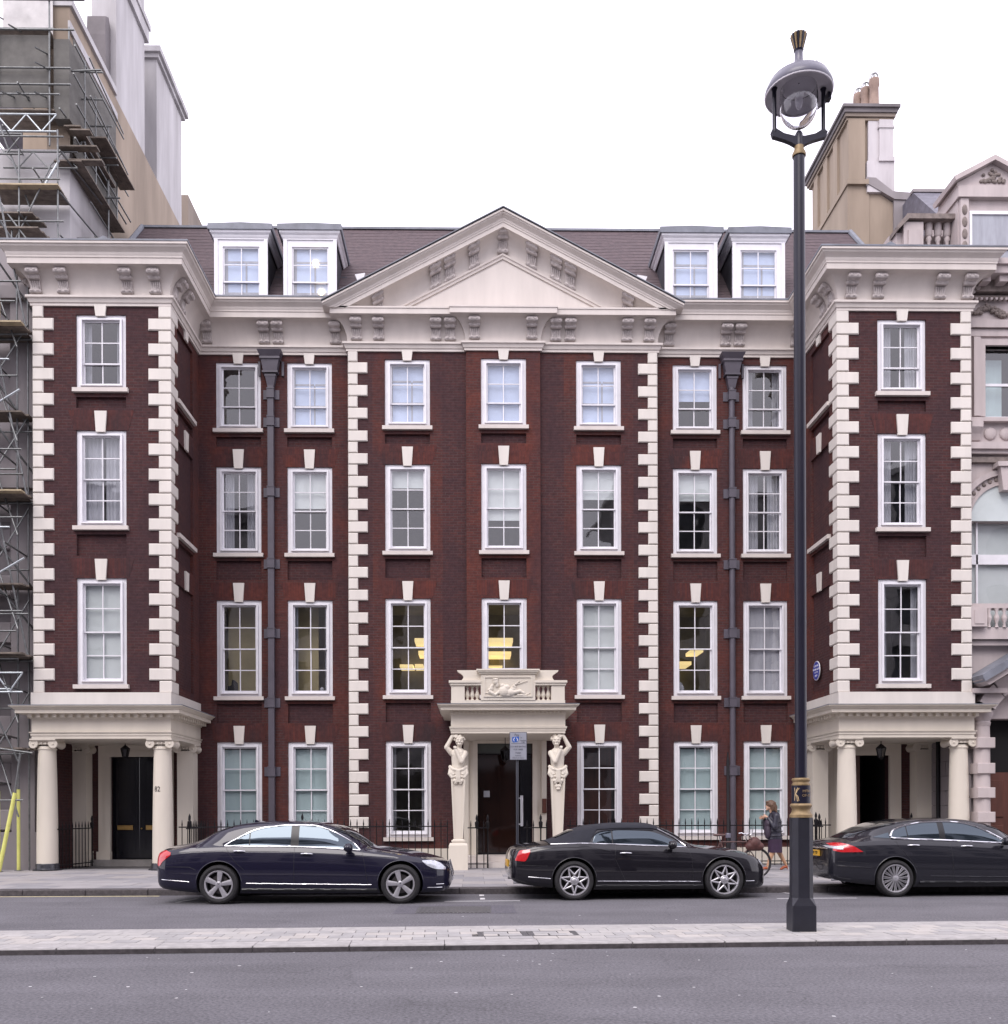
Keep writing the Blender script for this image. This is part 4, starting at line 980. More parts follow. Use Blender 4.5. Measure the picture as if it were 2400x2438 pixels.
mb.grid(rows, True); mb.add(rows[-1], [tuple(range(8))]); b_ = lo('pedestal', mb, 'lamp_base'); b_.rotation_euler = (0,0,R(-3))
lo('pedestal_collar', MB().lathe(LX,LY,[(.143,1.52),(.143,1.555),(.133,1.565),(.118,1.59),(.112,1.62),(.12,1.645),(.134,1.66),(.137,1.675),(.13,1.69),(.117,1.70)],28), 'gold', 35)
drum = lo('drum', MB().lathe(LX,LY,[(.116,1.70),(.116,1.93)],28), 'lamp_paint', 40)
lo('drum_collar', MB().lathe(LX,LY,[(.117,1.93),(.117,1.945),(.104,1.955),(.10,1.975),(.112,1.99),(.114,2.005),(.108,2.02),(.078,2.026)],28), 'gold', 35)
def wrap(mb, zc, a0, r=.1175):
    mb.v = [(LX+r*math.sin(a0+x/r)+0*y, LY-r*math.cos(a0+x/r)-(.001), zc+z) for x, y, z in mb.v]; return mb
M['gilt'] = mat('gilt_lettering', (.75,.55,.30), .5, .2, var=.15, scale=60)
lo('lettering', wrap(text_mb('MITH', .045), 1.855, .30), 'gilt'); lo('lettering', wrap(text_mb('OF-10', .045), 1.80, .31), 'gilt')
em = MB()
for pts in ([(-.03,.08),(-.022,.01),(-.03,-.085)],[(-.015,.0),(.012,.05),(.035,.075)],[(-.01,.01),(.0,.055),(.015,.078)],[(-.015,0),(.015,-.03),(.03,-.085)],[(-.01,-.01),(.005,-.05),(.008,-.09)],[(.008,-.09),(.02,-.087)]):
    for (xa,za),(xb,zb) in zip(pts[:-1], pts[1:]):
        d = Vector((xb-xa,zb-za)).normalized()*.0035; nx, nz = -d.y, d.x
        em.add([(xa-nx,0,za-nz),(xb-nx,0,zb-nz),(xb+nx,0,zb+nz),(xa+nx,0,za+nz)], [(0,1,2,3)])
lo('emblem', wrap(em, 1.82, -.78), 'gilt')
lo('post', MB().lathe(LX,LY,[(.074,2.02),(.073,5),(.071,9.98)],24), 'lamp_paint', 40)
lo('neck_collar', MB().lathe(LX,LY,[(.085,9.97),(.088,10.0),(.06,10.06),(.058,10.10)],24), 'gold', 40)
mb = MB().lathe(LX,LY,[(.052,10.09),(.048,10.26),(.03,10.29)],20)
mb.prism([(LX-.05,10.10),(LX+.05,10.10),(LX+.12,10.14),(LX+.2,10.17),(LX+.34,10.21),(LX+.36,10.28),(LX+.3,10.31),(LX+.2,10.25),(LX+.07,10.22),(LX-.07,10.22),(LX-.2,10.25),(LX-.3,10.31),(LX-.36,10.28),(LX-.34,10.21),(LX-.2,10.17),(LX-.12,10.14)], LY-.035, LY+.035)
lo('yoke', mb, 'lamp_paint', 30)
for s in (-1, 1): lo('upright', MB().lathe(LX+s*.315,LY,[(.04,10.27),(.026,10.33),(.026,10.80),(.04,10.84)],14), 'lamp_paint', 40)
lo('hood', MB().lathe(LX,LY,[(.420,10.765),(.427,10.785),(.418,10.83),(.37,10.93),(.27,10.985),(.16,11.02),(.12,11.07),(.08,11.14),(.055,11.18),(.05,11.30),(.06,11.33)],36,caps=False), 'lamp_grey', 50)
lo('reflector_dish', MB().lathe(LX,LY,[(.405,10.775),(.36,10.83),(.27,10.87),(.14,10.90),(.01,10.905)],36,caps=False), 'reflector', 50)
lo('rim', MB().tube([(LX+.412*math.cos(6.2832*k/40),LY+.412*math.sin(6.2832*k/40),10.765) for k in range(40)], .012, 6, True), 'reflector', 60)
bp = [(.235*math.sin(math.pi/2*k/9) if k else .004, 10.62-.27*math.cos(math.pi/2*k/9)) for k in range(10)] + [(.238,10.70),(.225,10.84)]
bq = [(max(r-.012,.003), z+(.012 if k < 8 else .004)) for k, (r, z) in enumerate(bp)]
bw = MB(); bw.grid([[(LX+r*math.cos(6.2832*k/40),LY+r*math.sin(6.2832*k/40),z) for k in range(40)] for r, z in bp + bq[::-1]], True)
n_ = 40; bw.add([(LX+.004*math.cos(6.2832*k/n_),LY+.004*math.sin(6.2832*k/n_),10.35) for k in range(n_)], [tuple(range(n_))]); bw.add([(LX+.003*math.cos(6.2832*k/n_),LY+.003*math.sin(6.2832*k/n_),10.362) for k in range(n_)], [tuple(range(n_))])
lo('glass_bowl', bw, 'bowl', 60)
lo('bulb', MB().ell((LX,LY,10.68),(.05,.05,.11)), 'reflector', 60)
fin = MB()
for k in range(16):
    a = 6.2832*k/16; r0, r1 = .045, .088
    fin.mi = k % 2; fin.tube([(LX+r0*math.cos(a),LY+r0*math.sin(a),11.33),(LX+(r0+r1)/2*math.cos(a),LY+(r0+r1)/2*math.sin(a),11.42),(LX+r1*math.cos(a),LY+r1*math.sin(a),11.52)], [.011,.014,.018], 6)
obj('finial_fluting', fin, [M['gold'], M['lamp_paint']], lamp, smooth=50)
lo('finial', MB().lathe(LX,LY,[(.05,11.30),(.062,11.33),(.048,11.34),(.08,11.50),(.07,11.525),(.04,11.535),(.01,11.54)],20), 'lamp_paint', 40)
lo('aerial', MB().tube([(LX+.2,LY-.1,10.98),(LX+.2,LY-.1,11.14)], .006, 6), 'lamp_paint'); lo('photocell', MB().box(LX+.36,LX+.41,LY-.03,LY+.05,10.70,10.79), 'lamp_paint')

# ================================================================== RAILINGS
PK = mesh('picket', MB().lathe(0,0,[(.0115,0),(.0115,1.08),(.018,1.10),(.017,1.13),(.003,1.245)],8), M['iron'], 40)
FP = mesh('standard', MB().lathe(0,0,[(.019,0),(.019,1.02),(.042,1.06),(.05,1.13),(.054,1.19),(.03,1.215),(.022,1.24),(.034,1.28),(.03,1.33),(.004,1.40)],14), M['iron'], 40)
def railing(p0, p1, label, standards=(), pitch=.168, zb=.125):
    p0, p1 = Vector(p0), Vector(p1); L_ = (p1-p0).length; d = (p1-p0)/L_
    t = empty('iron_railing', (p0.x, p0.y, zb)); tag(t, label, 'railing')
    nrm = Vector((-d.y, d.x, 0))
    for z0, z1, hw in ((1.035,1.065,.02),(.10,.125,.016)):
        r = MB(); a, b = p0, p1
        r.add([a-nrm*hw+Vector((0,0,zb+z0)), b-nrm*hw+Vector((0,0,zb+z0)), b+nrm*hw+Vector((0,0,zb+z0)), a+nrm*hw+Vector((0,0,zb+z0)),
               a-nrm*hw+Vector((0,0,zb+z1)), b-nrm*hw+Vector((0,0,zb+z1)), b+nrm*hw+Vector((0,0,zb+z1)), a+nrm*hw+Vector((0,0,zb+z1))],
              [(0,3,2,1),(4,5,6,7),(0,1,5,4),(1,2,6,5),(2,3,7,6),(3,0,4,7)])
        obj('rail', r, M['iron'], t)
    n_ = int(L_/pitch)
    for k in range(n_+1):
        p = p0 + d*(pitch*.5 + k*pitch)
        if (p-p0).length > L_ or any(abs((p-p0).length-s_) < .06 for s_ in standards): continue
        obj('picket', PK, None, t, loc=(p.x, p.y, zb))
    for s_ in standards:
        p = p0 + d*s_; obj('standard', FP, None, t, loc=(p.x, p.y, zb))
    return t
RY = 25.78
railing((XC-8.52,RY,0), (XC-1.53,RY,0), 'long black iron railing with spiked pickets between left portico and centre porch', (.28,3.2), zb=.165)
railing((XC+1.58,RY,0), (XC+8.52,RY,0), 'long black iron railing with spiked pickets behind the walking woman and bicycle', (6.55,), zb=.165)
railing((XC-8.35,RY+.12,0), (XC-8.35,27.8,0), 'short return of black railing on the right flank of the left portico', (.25,))
railing((XC+8.35,RY+.12,0), (XC+8.35,27.8,0), 'short return of black railing on the left flank of the right portico', (.25,))
railing((XC-11.55,25.55,0), (XC-11.35,27.42,0), 'black iron railing inside left portico, left of the black double door', (1.8,))
railing((XC+11.5,25.55,0), (XC+11.35,27.42,0), 'black iron railing inside right portico, right of the open doorway', (1.8,))
railing((PC-1.04,25.62,0), (PC-.55,25.62,0), 'short front piece of railing inside centre porch beside left statue', (.24,))
railing((PC-.52,25.62,0), (PC-.50,26.9,0), 'railing running back into the centre porch left of the steps', (.1,))
railing((PC+.42,25.62,0), (PC+1.03,25.62,0), 'short front piece of railing inside centre porch beside right statue', (.44,))

# ================================================================== SIGNS, LANTERNS, PLAQUE
SX, SY = .905, 20.3
M['sign_grey'] = mat('sign_face', (.31,.32,.37), .4, var=.03); M['sign_blue'] = mat('sign_blue', (.02,.10,.42), .4, var=0); M['ink'] = mat('sign_ink', (.05,.05,.07), .5, var=0)
M['post_paint'] = mat('post_paint', (.02,.022,.032), .4, var=.15)
sg = empty('parking_sign', (SX, SY, .12)); tag(sg, 'grey parking notice with blue logo on a dark post before the centre porch', 'parking sign')
so = lambda n, mb, m, s=None: obj(n, mb, M[m], sg, smooth=s)
so('post', MB().lathe(SX-.02,SY+.05,[(.03,.1),(.03,3.2),(.02,3.22)],14), 'post_paint', 40)
so('plate_back', MB().box(SX-.178,SX+.178,SY-.002,SY+.012,2.66,3.235), 'ink'); so('plate', MB().box(SX-.168,SX+.168,SY-.008,SY-.002,2.67,3.225), 'sign_grey')
def sgn(s_, size, x, z, m='ink', y=.0095):
    t_ = text_mb(s_, size, .002); t_.v = [(SX+x+a, SY-y+b, z+c) for a, b, c in t_.v]; so('lettering', t_, m)
sgn('Pay', .07, -.03, 3.175); sgn('at', .035, .06, 3.12); sgn('machine', .035, .10, 3.06, ); sgn('ringgo', .03, .10, 3.03)
so('logo', MB().prism([(SX-.125,3.13),(SX+.015,3.145),(SX+.012,3.08),(SX-.01,3.03),(SX-.1,3.02),(SX-.125,3.05)], SY-.0095, SY-.008), 'sign_blue')
lp = MB()
for s in (-1, 1): lp.tube([(SX-.055+s*.018,SY-.011,3.118),(SX-.055+s*.042,SY-.011,3.08),(SX-.055+s*.03,SY-.011,3.045)], .008, 6)
so('logo_mark', lp, 'white'); so('rule', MB().box(SX-.15,SX+.15,SY-.0095,SY-.008,2.995,3.001), 'ink')
for s_, z, k in (('DOUBLE BAYING',2.935,.042),('FOR 1000E',2.875,.042),('Engage',2.81,.042),('business',2.75,.035),('Before you return',2.705,.032)): sgn(s_, k, 0, z)
M['lantern_glass'] = glass_mat('lantern_glass', (.25,.24,.26), 1.5)
def lantern(x, y, zt, zl, label, sc_=1):
    t = empty('hanging_lantern', (x, y, zl)); tag(t, label, 'lantern', 'lanterns hanging in the porches')
    obj('suspension_rod', MB().tube([(x,y,zt),(x,y,zl+.40*sc_)], .011, 6), M['iron'], t)
    fr = MB(); r0, r1 = .085*sc_, .135*sc_
    for k in range(6):
        a = 6.2832*k/6+.26; fr.tube([(x+r0*math.cos(a),y+r0*math.sin(a),zl+.05*sc_),(x+r1*math.cos(a),y+r1*math.sin(a),zl+.30*sc_)], .011, 6)
    fr.lathe(x,y,[(.145*sc_,zl+.29*sc_),(.15*sc_,zl+.31*sc_),(.07*sc_,zl+.38*sc_),(.03*sc_,zl+.41*sc_),(.01,zl+.43*sc_)],6,.26); fr.lathe(x,y,[(.01,zl-.02*sc_),(.05*sc_,zl+.01*sc_),(.09*sc_,zl+.05*sc_)],6,.26)
    obj('frame', fr, M['iron'], t)
    g = MB(); g.grid([[(x+r_*.97*math.cos(6.2832*k/6+.26),y+r_*.97*math.sin(6.2832*k/6+.26),z_) for k in range(6)] for r_, z_ in ((r0,zl+.05*sc_),(r1,zl+.29*sc_))], True); obj('lantern_pane', g, M['lantern_glass'], t)
lantern(PC-.03, 26.5, 3.58, 2.93, 'black hexagonal lantern hanging in the centre porch beside the parking sign')
lantern(XC-10.36, 27.1, 3.48, 3.08, 'black lantern hanging above the double door marked 82', .85)
lantern(XC+10.2, 26.6, 3.48, 2.98, 'black lantern hanging in front of the open doorway in the right portico')
M['plaque'] = mat('plaque_blue', (.02,.035,.30), .3, var=.05)
PXX, PYY, PZZ = XC+WI, 26.98, 5.44
pl = empty('blue_plaque', (PXX, PYY, PZZ)); tag(pl, 'round blue commemorative plaque on the side wall of the right wing', 'plaque')
def disc(r, d0, d1):
    mb = MB(); n_ = 32; rows = [[(PXX-d, PYY+r*math.cos(6.2832*k/n_), PZZ+r*math.sin(6.2832*k/n_)) for k in range(n_)] for d in (d0, d1)]
    mb.grid(rows, True); mb.add(rows[1], [tuple(range(n_))]); return mb
obj('border', disc(.265,0,.02), M['white'], pl); obj('disc', disc(.248,.02,.025), M['plaque'], pl)
for s_, z, k in (('LONDON',.13,.075),('THOMAS GAINS',.035,.072),('1727-1788',-.045,.06),('LIVED',-.14,.075)):
    t_ = text_mb(s_, k, .003); t_.v = [(PXX-.027+b, PYY-a, PZZ+z+c) for a, b, c in t_.v]; obj('lettering', t_, M['white'], pl)
bpz = empty('black_standpipe', (6.58,25.5,.12)); tag(bpz, 'thin black post standing in front of the right downpipe', 'post')
obj('post', MB().lathe(6.58,25.5,[(.06,.1),(.06,.9),(.042,.93),(.042,2.9),(.03,2.95),(.02,3.12)],12), M['iron'], bpz, smooth=40); obj('post_collar', MB().lathe(6.58,25.5,[(.07,.9),(.072,1.0),(.06,1.02)],12), M['lamp_grey'], bpz, smooth=40)
# ================================================================== NEIGHBOURS
M['grey_stone'] = mat('grey_ashlar', (.25,.225,.23), .75, var=.16, scale=1.0, bump=.1, bscale=20, streak=True)
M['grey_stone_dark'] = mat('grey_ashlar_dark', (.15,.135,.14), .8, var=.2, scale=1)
M['pale_stone'] = mat('pale_weathered_stone', (.36,.345,.35), .75, scale=1.1, bump=.12, bscale=15, streak=True, col2=(.53,.515,.525))
M['render'] = mat('brown_render', (.24,.19,.145), .85, scale=.9, bump=.15, bscale=20, streak=True, col2=(.36,.29,.225))
M['render_dark'] = mat('sooty_render', (.22,.18,.15), .85, var=.2, scale=.8, streak=True)
M['slate'] = mat('slate', (.13,.125,.155), .6, var=.25, scale=5, bump=.2, bscale=25)
M['pink_stone'] = mat('pink_grey_stone', (.47,.41,.40), .75, var=.14, scale=1.6, bump=.12, bscale=25, streak=True)
M['dirty_stone'] = mat('dirty_carved_stone', (.20,.165,.15), .8, var=.3, scale=6, bump=.4, bscale=30)
M['netting'] = mat('debris_netting', (.13,.125,.115), .9, var=.15, scale=3, bump=.4, bscale=90)
M['netting_pale'] = mat('white_sheeting', (.55,.53,.52), .8, var=.15, scale=2)
M['gal'] = mat('galvanised_tube', (.17,.175,.175), .4, .6, var=.25, scale=8)
M['gal_bright'] = mat('alloy_tube', (.46,.50,.52), .35, .5, var=.12, scale=8)
M['plank'] = mat('scaffold_board', (.17,.14,.115), .8, var=.35, scale=5, streak=False)
M['plank_new'] = mat('new_board', (.42,.34,.22), .8, var=.2, scale=5)
M['sleeve'] = mat('yellow_sleeve', (.66,.66,.19), .5, var=.08, scale=4)
# --- left: rusticated stone house under scaffold
lt = empty('stone_house', (-15,26,0)); tag(lt, 'grey stone house wrapped in scaffolding at the left edge', 'house')
N = lambda n, mb, m, p=lt, s=None: obj(n, mb, M[m], p, smooth=s)
N('wall', MB().box(-30,-11.3,26.05,31,0,16.6), 'grey_stone'); N('pilaster', MB().box(-12.02,-11.42,25.85,26.05,.9,15.5), 'grey_stone'); N('upper_wall', MB().box(-30,-11.3,27.9,31,16.6,20.2), 'pale_stone')
N('plinth', MB().box(-30,-11.35,25.8,26.05,0,1.1), 'grey_stone')
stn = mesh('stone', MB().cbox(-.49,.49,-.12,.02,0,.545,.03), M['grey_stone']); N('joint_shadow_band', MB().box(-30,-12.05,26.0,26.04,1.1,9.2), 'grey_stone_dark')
for r in range(13):
    for k in range(3): obj('stone', stn, None, lt, loc=(-12.52-k*1.0-(.5 if r % 2 else 0)+(.0), 26.02, 1.14+r*.61))
for z in (5.25, 10.0, 14.9): N('string_course', MB().box(-30,-11.35,25.7,26.05,z,z+.32), 'grey_stone')
for z in (10.6, 6.2): N('window', MB().box(-14.2,-12.9,26.0,26.04,z,z+2.6), 'void')
N('party_wall', MB().box(-14,-11.3,31,39,12,24.25), 'render'); N('party_wall', MB().box(-11.95,-11.305,27.95,31,20.2,24.25), 'render')
N('coping', MB().box(-11.98,-11.22,27.9,31.4,24.25,24.45), 'pale_stone'); N('fascia', MB().box(-11.3,-11.24,27.8,31.5,23.5,23.75), 'pale_stone')
ch = MB().box(-12.1,-11.32,31.6,34.3,24.25,33); N('chimney_stack', ch, 'pale_stone'); N('chimney_band', MB().box(-12.15,-11.22,31.55,34.5,28.3,28.75), 'pale_stone')
N('chimney_hood', MB().prismx([(31.25,24.3),(31.6,24.3),(31.6,26.5),(31.45,26.75),(31.2,26.6),(31.15,26.0)], -12.08, -11.5), 'grey_stone_dark')
N('chimney_stack', MB().box(-11.9,-11.32,35.6,38.6,24.25,28.6), 'pale_stone'); c2 = MB().box(-12.0,-11.22,35.5,38.8,28.6,28.75); c2.box(-12.05,-11.12,35.4,38.9,28.75,28.95); N('chimney_cap', c2, 'pale_stone')
c3 = MB().box(-12.05,-11.17,31.5,34.55,28.75,28.95); N('chimney_cap', c3, 'pale_stone')
N('slate_roof', MB().prismx([(32.5,24.3),(34.5,28.4),(35.0,28.4),(35.0,24.3)], -16, -12.15), 'slate')
N('chimney_stack', MB().box(-12.6,-11.75,41,44,15,27.1), 'render_dark')
# --- scaffold
scf = empty('scaffold', (-11.6,25,.12)); tag(scf, 'steel tube scaffold with boards and netting on the left stone house', 'scaffold')
def pole(a, b, m='gal', r=.026): obj('pole', MB().tube([a, b], r, 8), M[m], scf, smooth=60)
def board(x0, x1, y0, y1, z, m='plank'): obj('board', MB().box(x0, x1, y0, y1, z-.04, z), M[m], scf)
def lattice(x0, x1, y, z0, z1, m='gal_bright', n_=4):
    mb = MB(); mb.tube([(x0,y,z0),(x1,y,z0)], .025, 8); mb.tube([(x0,y,z1),(x1,y,z1)], .025, 8)
    for k in range(n_):
        a = lerp(x0, x1, k/n_); b = lerp(x0, x1, (k+1)/n_)
        mb.tube([(a,y,z0 if k % 2 else z1),(b,y,z1 if k % 2 else z0)], .019, 6)
    obj('lattice_beam', mb, M[m], scf, smooth=60)
FY = 27.3
for x, z0, z1 in ((-13.03,15.9,27), (-11.6,19.9,26.5)): pole((x,FY,z0),(x,FY,z1))
pole((-11.19,27.6,20.9),(-11.19,27.6,23.4)); pole((-10.92,29.8,15.9),(-10.92,29.8,22.2))
for z, xe in ((23.87,-10.62),(23.05,-10.9),(22.0,-11.0),(21.55,-11.0)): pole((-13.6,FY-.05,z),(xe,FY-.05,z))
pole((-11.2,27.6,22.18),(-10.3,27.6,22.22)); pole((-13.6,FY+.3,23.35),(-11.6,FY+.3,23.35))
lattice(-13.05,-11.4,FY-.02,20.28,20.75); lattice(-13.05,-11.0,FY+.4,19.55,20.0,'gal',5); lattice(-13.2,-12.3,FY-.1,19.6,20.15,'gal',2)
obj('netting', MB().box(-13.1,-11.62,FY+.08,FY+.1,21.0,23.0), M['netting'], scf); obj('netting', MB().box(-11.55,-11.12,FY+.15,27.75,20.75,22.95), M['netting'], scf)
obj('sheeting', MB().box(-13.1,-11.72,FY+.5,FY+.52,23.16,27), M['netting_pale'], scf)
obj('side_netting', MB().box(-11.14,-11.12,27.75,31,20.0,23.2), M['netting'], scf)
for k in range(5): board(-13.1+.0,-11.6-.02*k,FY+.02+k*.23,FY+.24+k*.23,23.12+.01*(k%2))
for k in range(4): board(-13.1,-11.5,FY+.05+k*.23,FY+.27+k*.23,20.95)
for k in range(5): board(-11.62+k*.155,-11.47+k*.155,27.6,31.0,19.72+.006*(k%2))     # long side decks running back
for k in range(3): board(-11.3+k*.155,-11.15+k*.155,27.5,30.2,20.62+.006*(k%2))
for k in range(3): board(-11.0+k*.155,-10.85+k*.155,28.6,31.0,21.05+.006*(k%2))
for y, z, xa, xb in ((27.4,20.45,-11.1,-10.55),(27.55,20.1,-11.5,-10.42),(27.6,19.75,-11.3,-10.3)): board(xa,xb,y,y+.25,z)
for k in range(4): board(-13.1,-11.22-.01*k,26.9+k*.23,27.12+k*.23,18.62,'plank' if k else 'plank_new')
for k in range(3): board(-13.1,-11.9+.05*k,26.9+k*.23,27.12+k*.23,17.85)
for k in range(3): board(-13.1,-11.75+.05*k,26.9+k*.23,27.12+k*.23,17.45)
for y, z in ((28.2,22.6),(28.3,21.9),(28.9,21.55),(29.3,20.9),(29.4,20.75),(29.6,19.9),(29.7,18.7),(29.75,18.0),(29.8,16.8),(28.4,18.0)): pole((-11.35,y,z),(-10.45-.05*(z%1),y,z),'gal',.024)
for z, y0, y1 in ((22.75,27.4,31.2),(21.9,27.3,31.3),(21.2,27.5,31.6),(20.5,28,31.8),(20.2,27.4,31.4),(19.1,28.5,31.9),(18.3,28.8,32)): pole((-10.95,y0,z),(-10.95,y1,z),'gal',.024)
for x, y, z in ((-13,27,23.3),(-12.4,27,22.9),(-11.7,27,22.3),(-11.7,27,21.9),(-12.6,27,21.1),(-12.2,27,21.1),(-11.72,27,21.1)): pole((x,y-.35,z-.2),(x,y+.6,z+.3),'gal',.022)
pole((-11.6,28.6,19.5),(-10.9,28.0,20.9),'gal_bright'); pole((-11.7,27.2,18.75),(-11.35,27.3,19.5),'gal_bright',.03); pole((-13.0,27.1,20.7),(-12.2,27.4,18.3)); pole((-12.5,27,15.9),(-12.5,27,17.4)); pole((-13.1,26.9,18.5),(-11.9,27.0,16.9))
for k in range(5):
    z = 16.5+k*1.15; pole((-13.4,27.0,z),(-11.2+.1*(k%2),27.0,z),'gal',.024); pole((-11.25,27.1,z-.3),(-11.0,29.5,z-.3),'gal',.024); pole((-12.6+.4*(k%3),26.7,z+.1),(-12.6+.4*(k%3),28.0,z+.1),'gal',.022)
pole((-12.3,27.0,16),(-12.3,27.0,19.6)); pole((-11.3,27.1,16),(-11.3,27.1,20.2)); pole((-12.9,27,16.1),(-11.5,27.1,19.2),'gal',.022); pole((-10.95,28.6,17),(-10.95,31,19.5),'gal',.022)
for z, y0, y1 in ((23.3,27.5,30.6),(22.3,27.6,31.0)): pole((-10.6,y0,z-.8),(-10.75,y1,z-.8),'gal',.022)
for y in (28.1,28.9,29.8,30.6): pole((-10.95,y,19.7),(-10.95,y,22.9-.55*(y-28)),'gal',.024)
# lower front scaffold against the pavement
for x, y, z0, z1 in ((-11.93,24.95,.12,16.4),(-11.68,25.5,.12,15.4),(-13.1,24.95,.12,16)): pole((x,y,z0),(x,y,z1))
obj('sleeve', MB().tube([(-11.93,24.95,.12),(-11.93,24.95,2.15)], .043, 10), M['sleeve'], scf, smooth=60)
obj('sleeve', MB().tube([(-11.68,25.5,.12),(-11.68,25.5,2.2)], .043, 10), M['sleeve'], scf, smooth=60)
obj('sleeve', MB().tube([(-11.87,24.85,.14),(-11.49,24.9,2.1)], .05, 10), M['sleeve'], scf, smooth=60); pole((-11.5,24.9,2.05),(-11.36,24.92,3.1))
for x, y in ((-11.93,24.95),(-11.68,25.5),(-11.87,24.85)): obj('base_plate', MB().box(x-.08,x+.08,y-.08,y+.08,.118,.135), M['gal'], scf)
for k, (z, m_) in enumerate(((13.85,'plank_new'),(9.65,'plank_new'),(5.6,'plank'))):
    for q in range(5): board(-13.4,-11.25+(-.12 if q > 2 else 0),24.75+q*.23,24.97+q*.23,z-.02*(q%2),m_ if q < 1 else 'plank')
    pole((-13.4,24.9,z+1.05),(-11.3,24.9,z+1.05)); pole((-13.4,24.9,z+.55),(-11.45,24.9,z+.55)); pole((-13.4,25.55,z-.1),(-11.25,25.55,z-.1),'gal',.03)
    pole((-12.3,24.7,z+2.2),(-11.2,26.1,z+.4)); pole((-12.3,24.8,z+3.3),(-11.25,25.9,z+1.55)); pole((-12.0,25,z+3.8),(-11.35,25.3,z)); pole((-12.2,24.9,z-.9),(-11.6,24.9,z-.9),'gal_bright')
pole((-12.2,24.8,11.6),(-11.3,24.8,12.15),'gal_bright'); pole((-12.3,24.8,7.3),(-11.2,24.8,7.95),'gal_bright')
lattice(-12.6,-11.27,24.85,4.62,5.1,'gal_bright',4); pole((-12.5,24.9,3.3),(-11.1,25.0,3.1)); pole((-12.4,25,4.9),(-11.5,25.1,2.9))
for k, x in enumerate((-12.45,-12.18,-11.45)): pole((x,25.1+.25*k,.12 if k else 5.0),(x,25.1+.25*k,15.6),'gal',.024)
for k in range(11):
    z = 1.9+k*1.18; pole((-13.2,24.9+.3*(k%3),z),(-11.28-.12*(k%2),24.9+.3*(k%3),z+.02),'gal',.024)
    pole((-12.1+.25*(k%3),24.6,z+.5),(-12.1+.25*(k%3),26.0,z+.45),'gal',.024)
    if k % 2: pole((-12.35,25.0,z-.5),(-11.4,25.5,z+1.6),'gal',.022)
    else: pole((-11.45,25.0,z-.4),(-12.3,25.6,z+1.5),'gal',.022)
for z in (3.25,7.4,11.75):
    for q in range(3): board(-13.4,-11.4+.08*q,25.1+q*.23,25.32+q*.23,z)
obj('toe_board', MB().box(-12.3,-11.75,24.72,24.76,13.9,14.3), M['plank_new'], scf)

# --- right: chimney, gable and slate roof behind, ornate stone house at the edge
rt = empty('ornate_stone_house', (15,25.7,0)); tag(rt, 'ornate pinkish stone house with arched window at the right edge', 'house')
Q = lambda n, mb, m, s=None: obj(n, mb, M[m], rt, smooth=s)
FX = 12.83
mb = MB(); Pf = lambda u, d, z: (u, 25.75+d, z)
wall_cells(mb, Pf, FX, 22, 0, 15.6, [(13.44,15.3,11.93,13.8,.25,0),(13.05,14.95,6.3,9.2,.3,0),(13.42,15.4,0,4.0,.5,0)]); 
nA = 14; acx, aw = 14.0, .95
Q('wall', mb, 'pink_stone')
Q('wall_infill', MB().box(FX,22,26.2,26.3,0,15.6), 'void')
for z, h, dd, m_ in ((10.93,.1,.16,'pink_stone'),(11.03,.17,.24,'pink_stone'),(10.72,.14,.1,'dirty_stone'),(14.05,.18,.06,'pink_stone'),(14.25,.2,.13,'pink_stone'),(15.0,.08,.12,'dirty_stone'),(15.15,.3,.2,'dirty_stone'),(15.45,.2,.55,'pink_stone'),(15.65,.15,.62,'pink_stone'),(11.78,.1,.16,'pink_stone'),(6.85,.12,.32,'pink_stone'),(6.05,.3,.3,'pink_stone'),(5.9,.13,.2,'pink_stone')):
    Q('moulding', MB().box(FX,22,25.75-dd,25.75,z,z+h), m_)
for k in range(9): Q('dentil', MB().box(FX+.05+k*.13,FX+.11+k*.13,25.56,25.66,14.94,15.0), 'pink_stone')
for k in range(4): Q('modillion', MB().box(FX+.35+k*.45,FX+.57+k*.45,25.3,25.56,15.28,15.44), 'pink_stone')
gl = MB()
random.seed(3)
for k in range(70):
    t = random.random()*2; x = FX+.05+t*.75; z = 14.85-.22*math.sin(math.pi*((t*.75+.35) % 1)); gl.ell((x,25.7,z-random.uniform(-.06,.08)),(.055,.05,.05),7,5)
gl.ell((FX+.22,25.68,14.75),(.09,.06,.17)); Q('garland', gl, 'dirty_stone', 60)
# top window
f = MB(); f.box(13.12,13.30,25.62,25.8,11.93,14.0); f.box(13.30,13.44,25.66,25.9,11.93,13.8); f.box(13.30,15.4,25.66,25.9,13.8,13.95); Q('window_surround', f, 'pink_stone')
f = MB(); f.box(13.44,15.3,25.86,25.9,12.80,12.87); f.box(13.44,15.3,25.86,25.92,11.93,12.0); f.box(13.44,13.5,25.86,25.9,12.0,13.8); Q('window_sash', f, 'white'); Q('pane', MB().box(13.5,15.3,25.9,25.905,11.95,13.8), 'glass'); Q('curtain', MB().box(13.6,14.1,26.1,26.12,12.0,13.6), 'blind_teal')
b_ = MB().prismx([(25.75,11.75),(25.5,11.75),(25.5,11.6),(25.6,11.45),(25.66,11.3),(25.75,11.28)],13.0,13.3); Q('bracket', b_, 'pink_stone')
for k in range(2): Q('roundel', MB().ell((13.6+k*.42,25.74,11.5),(.17,.06,.17),16,8), 'pink_stone', 60)
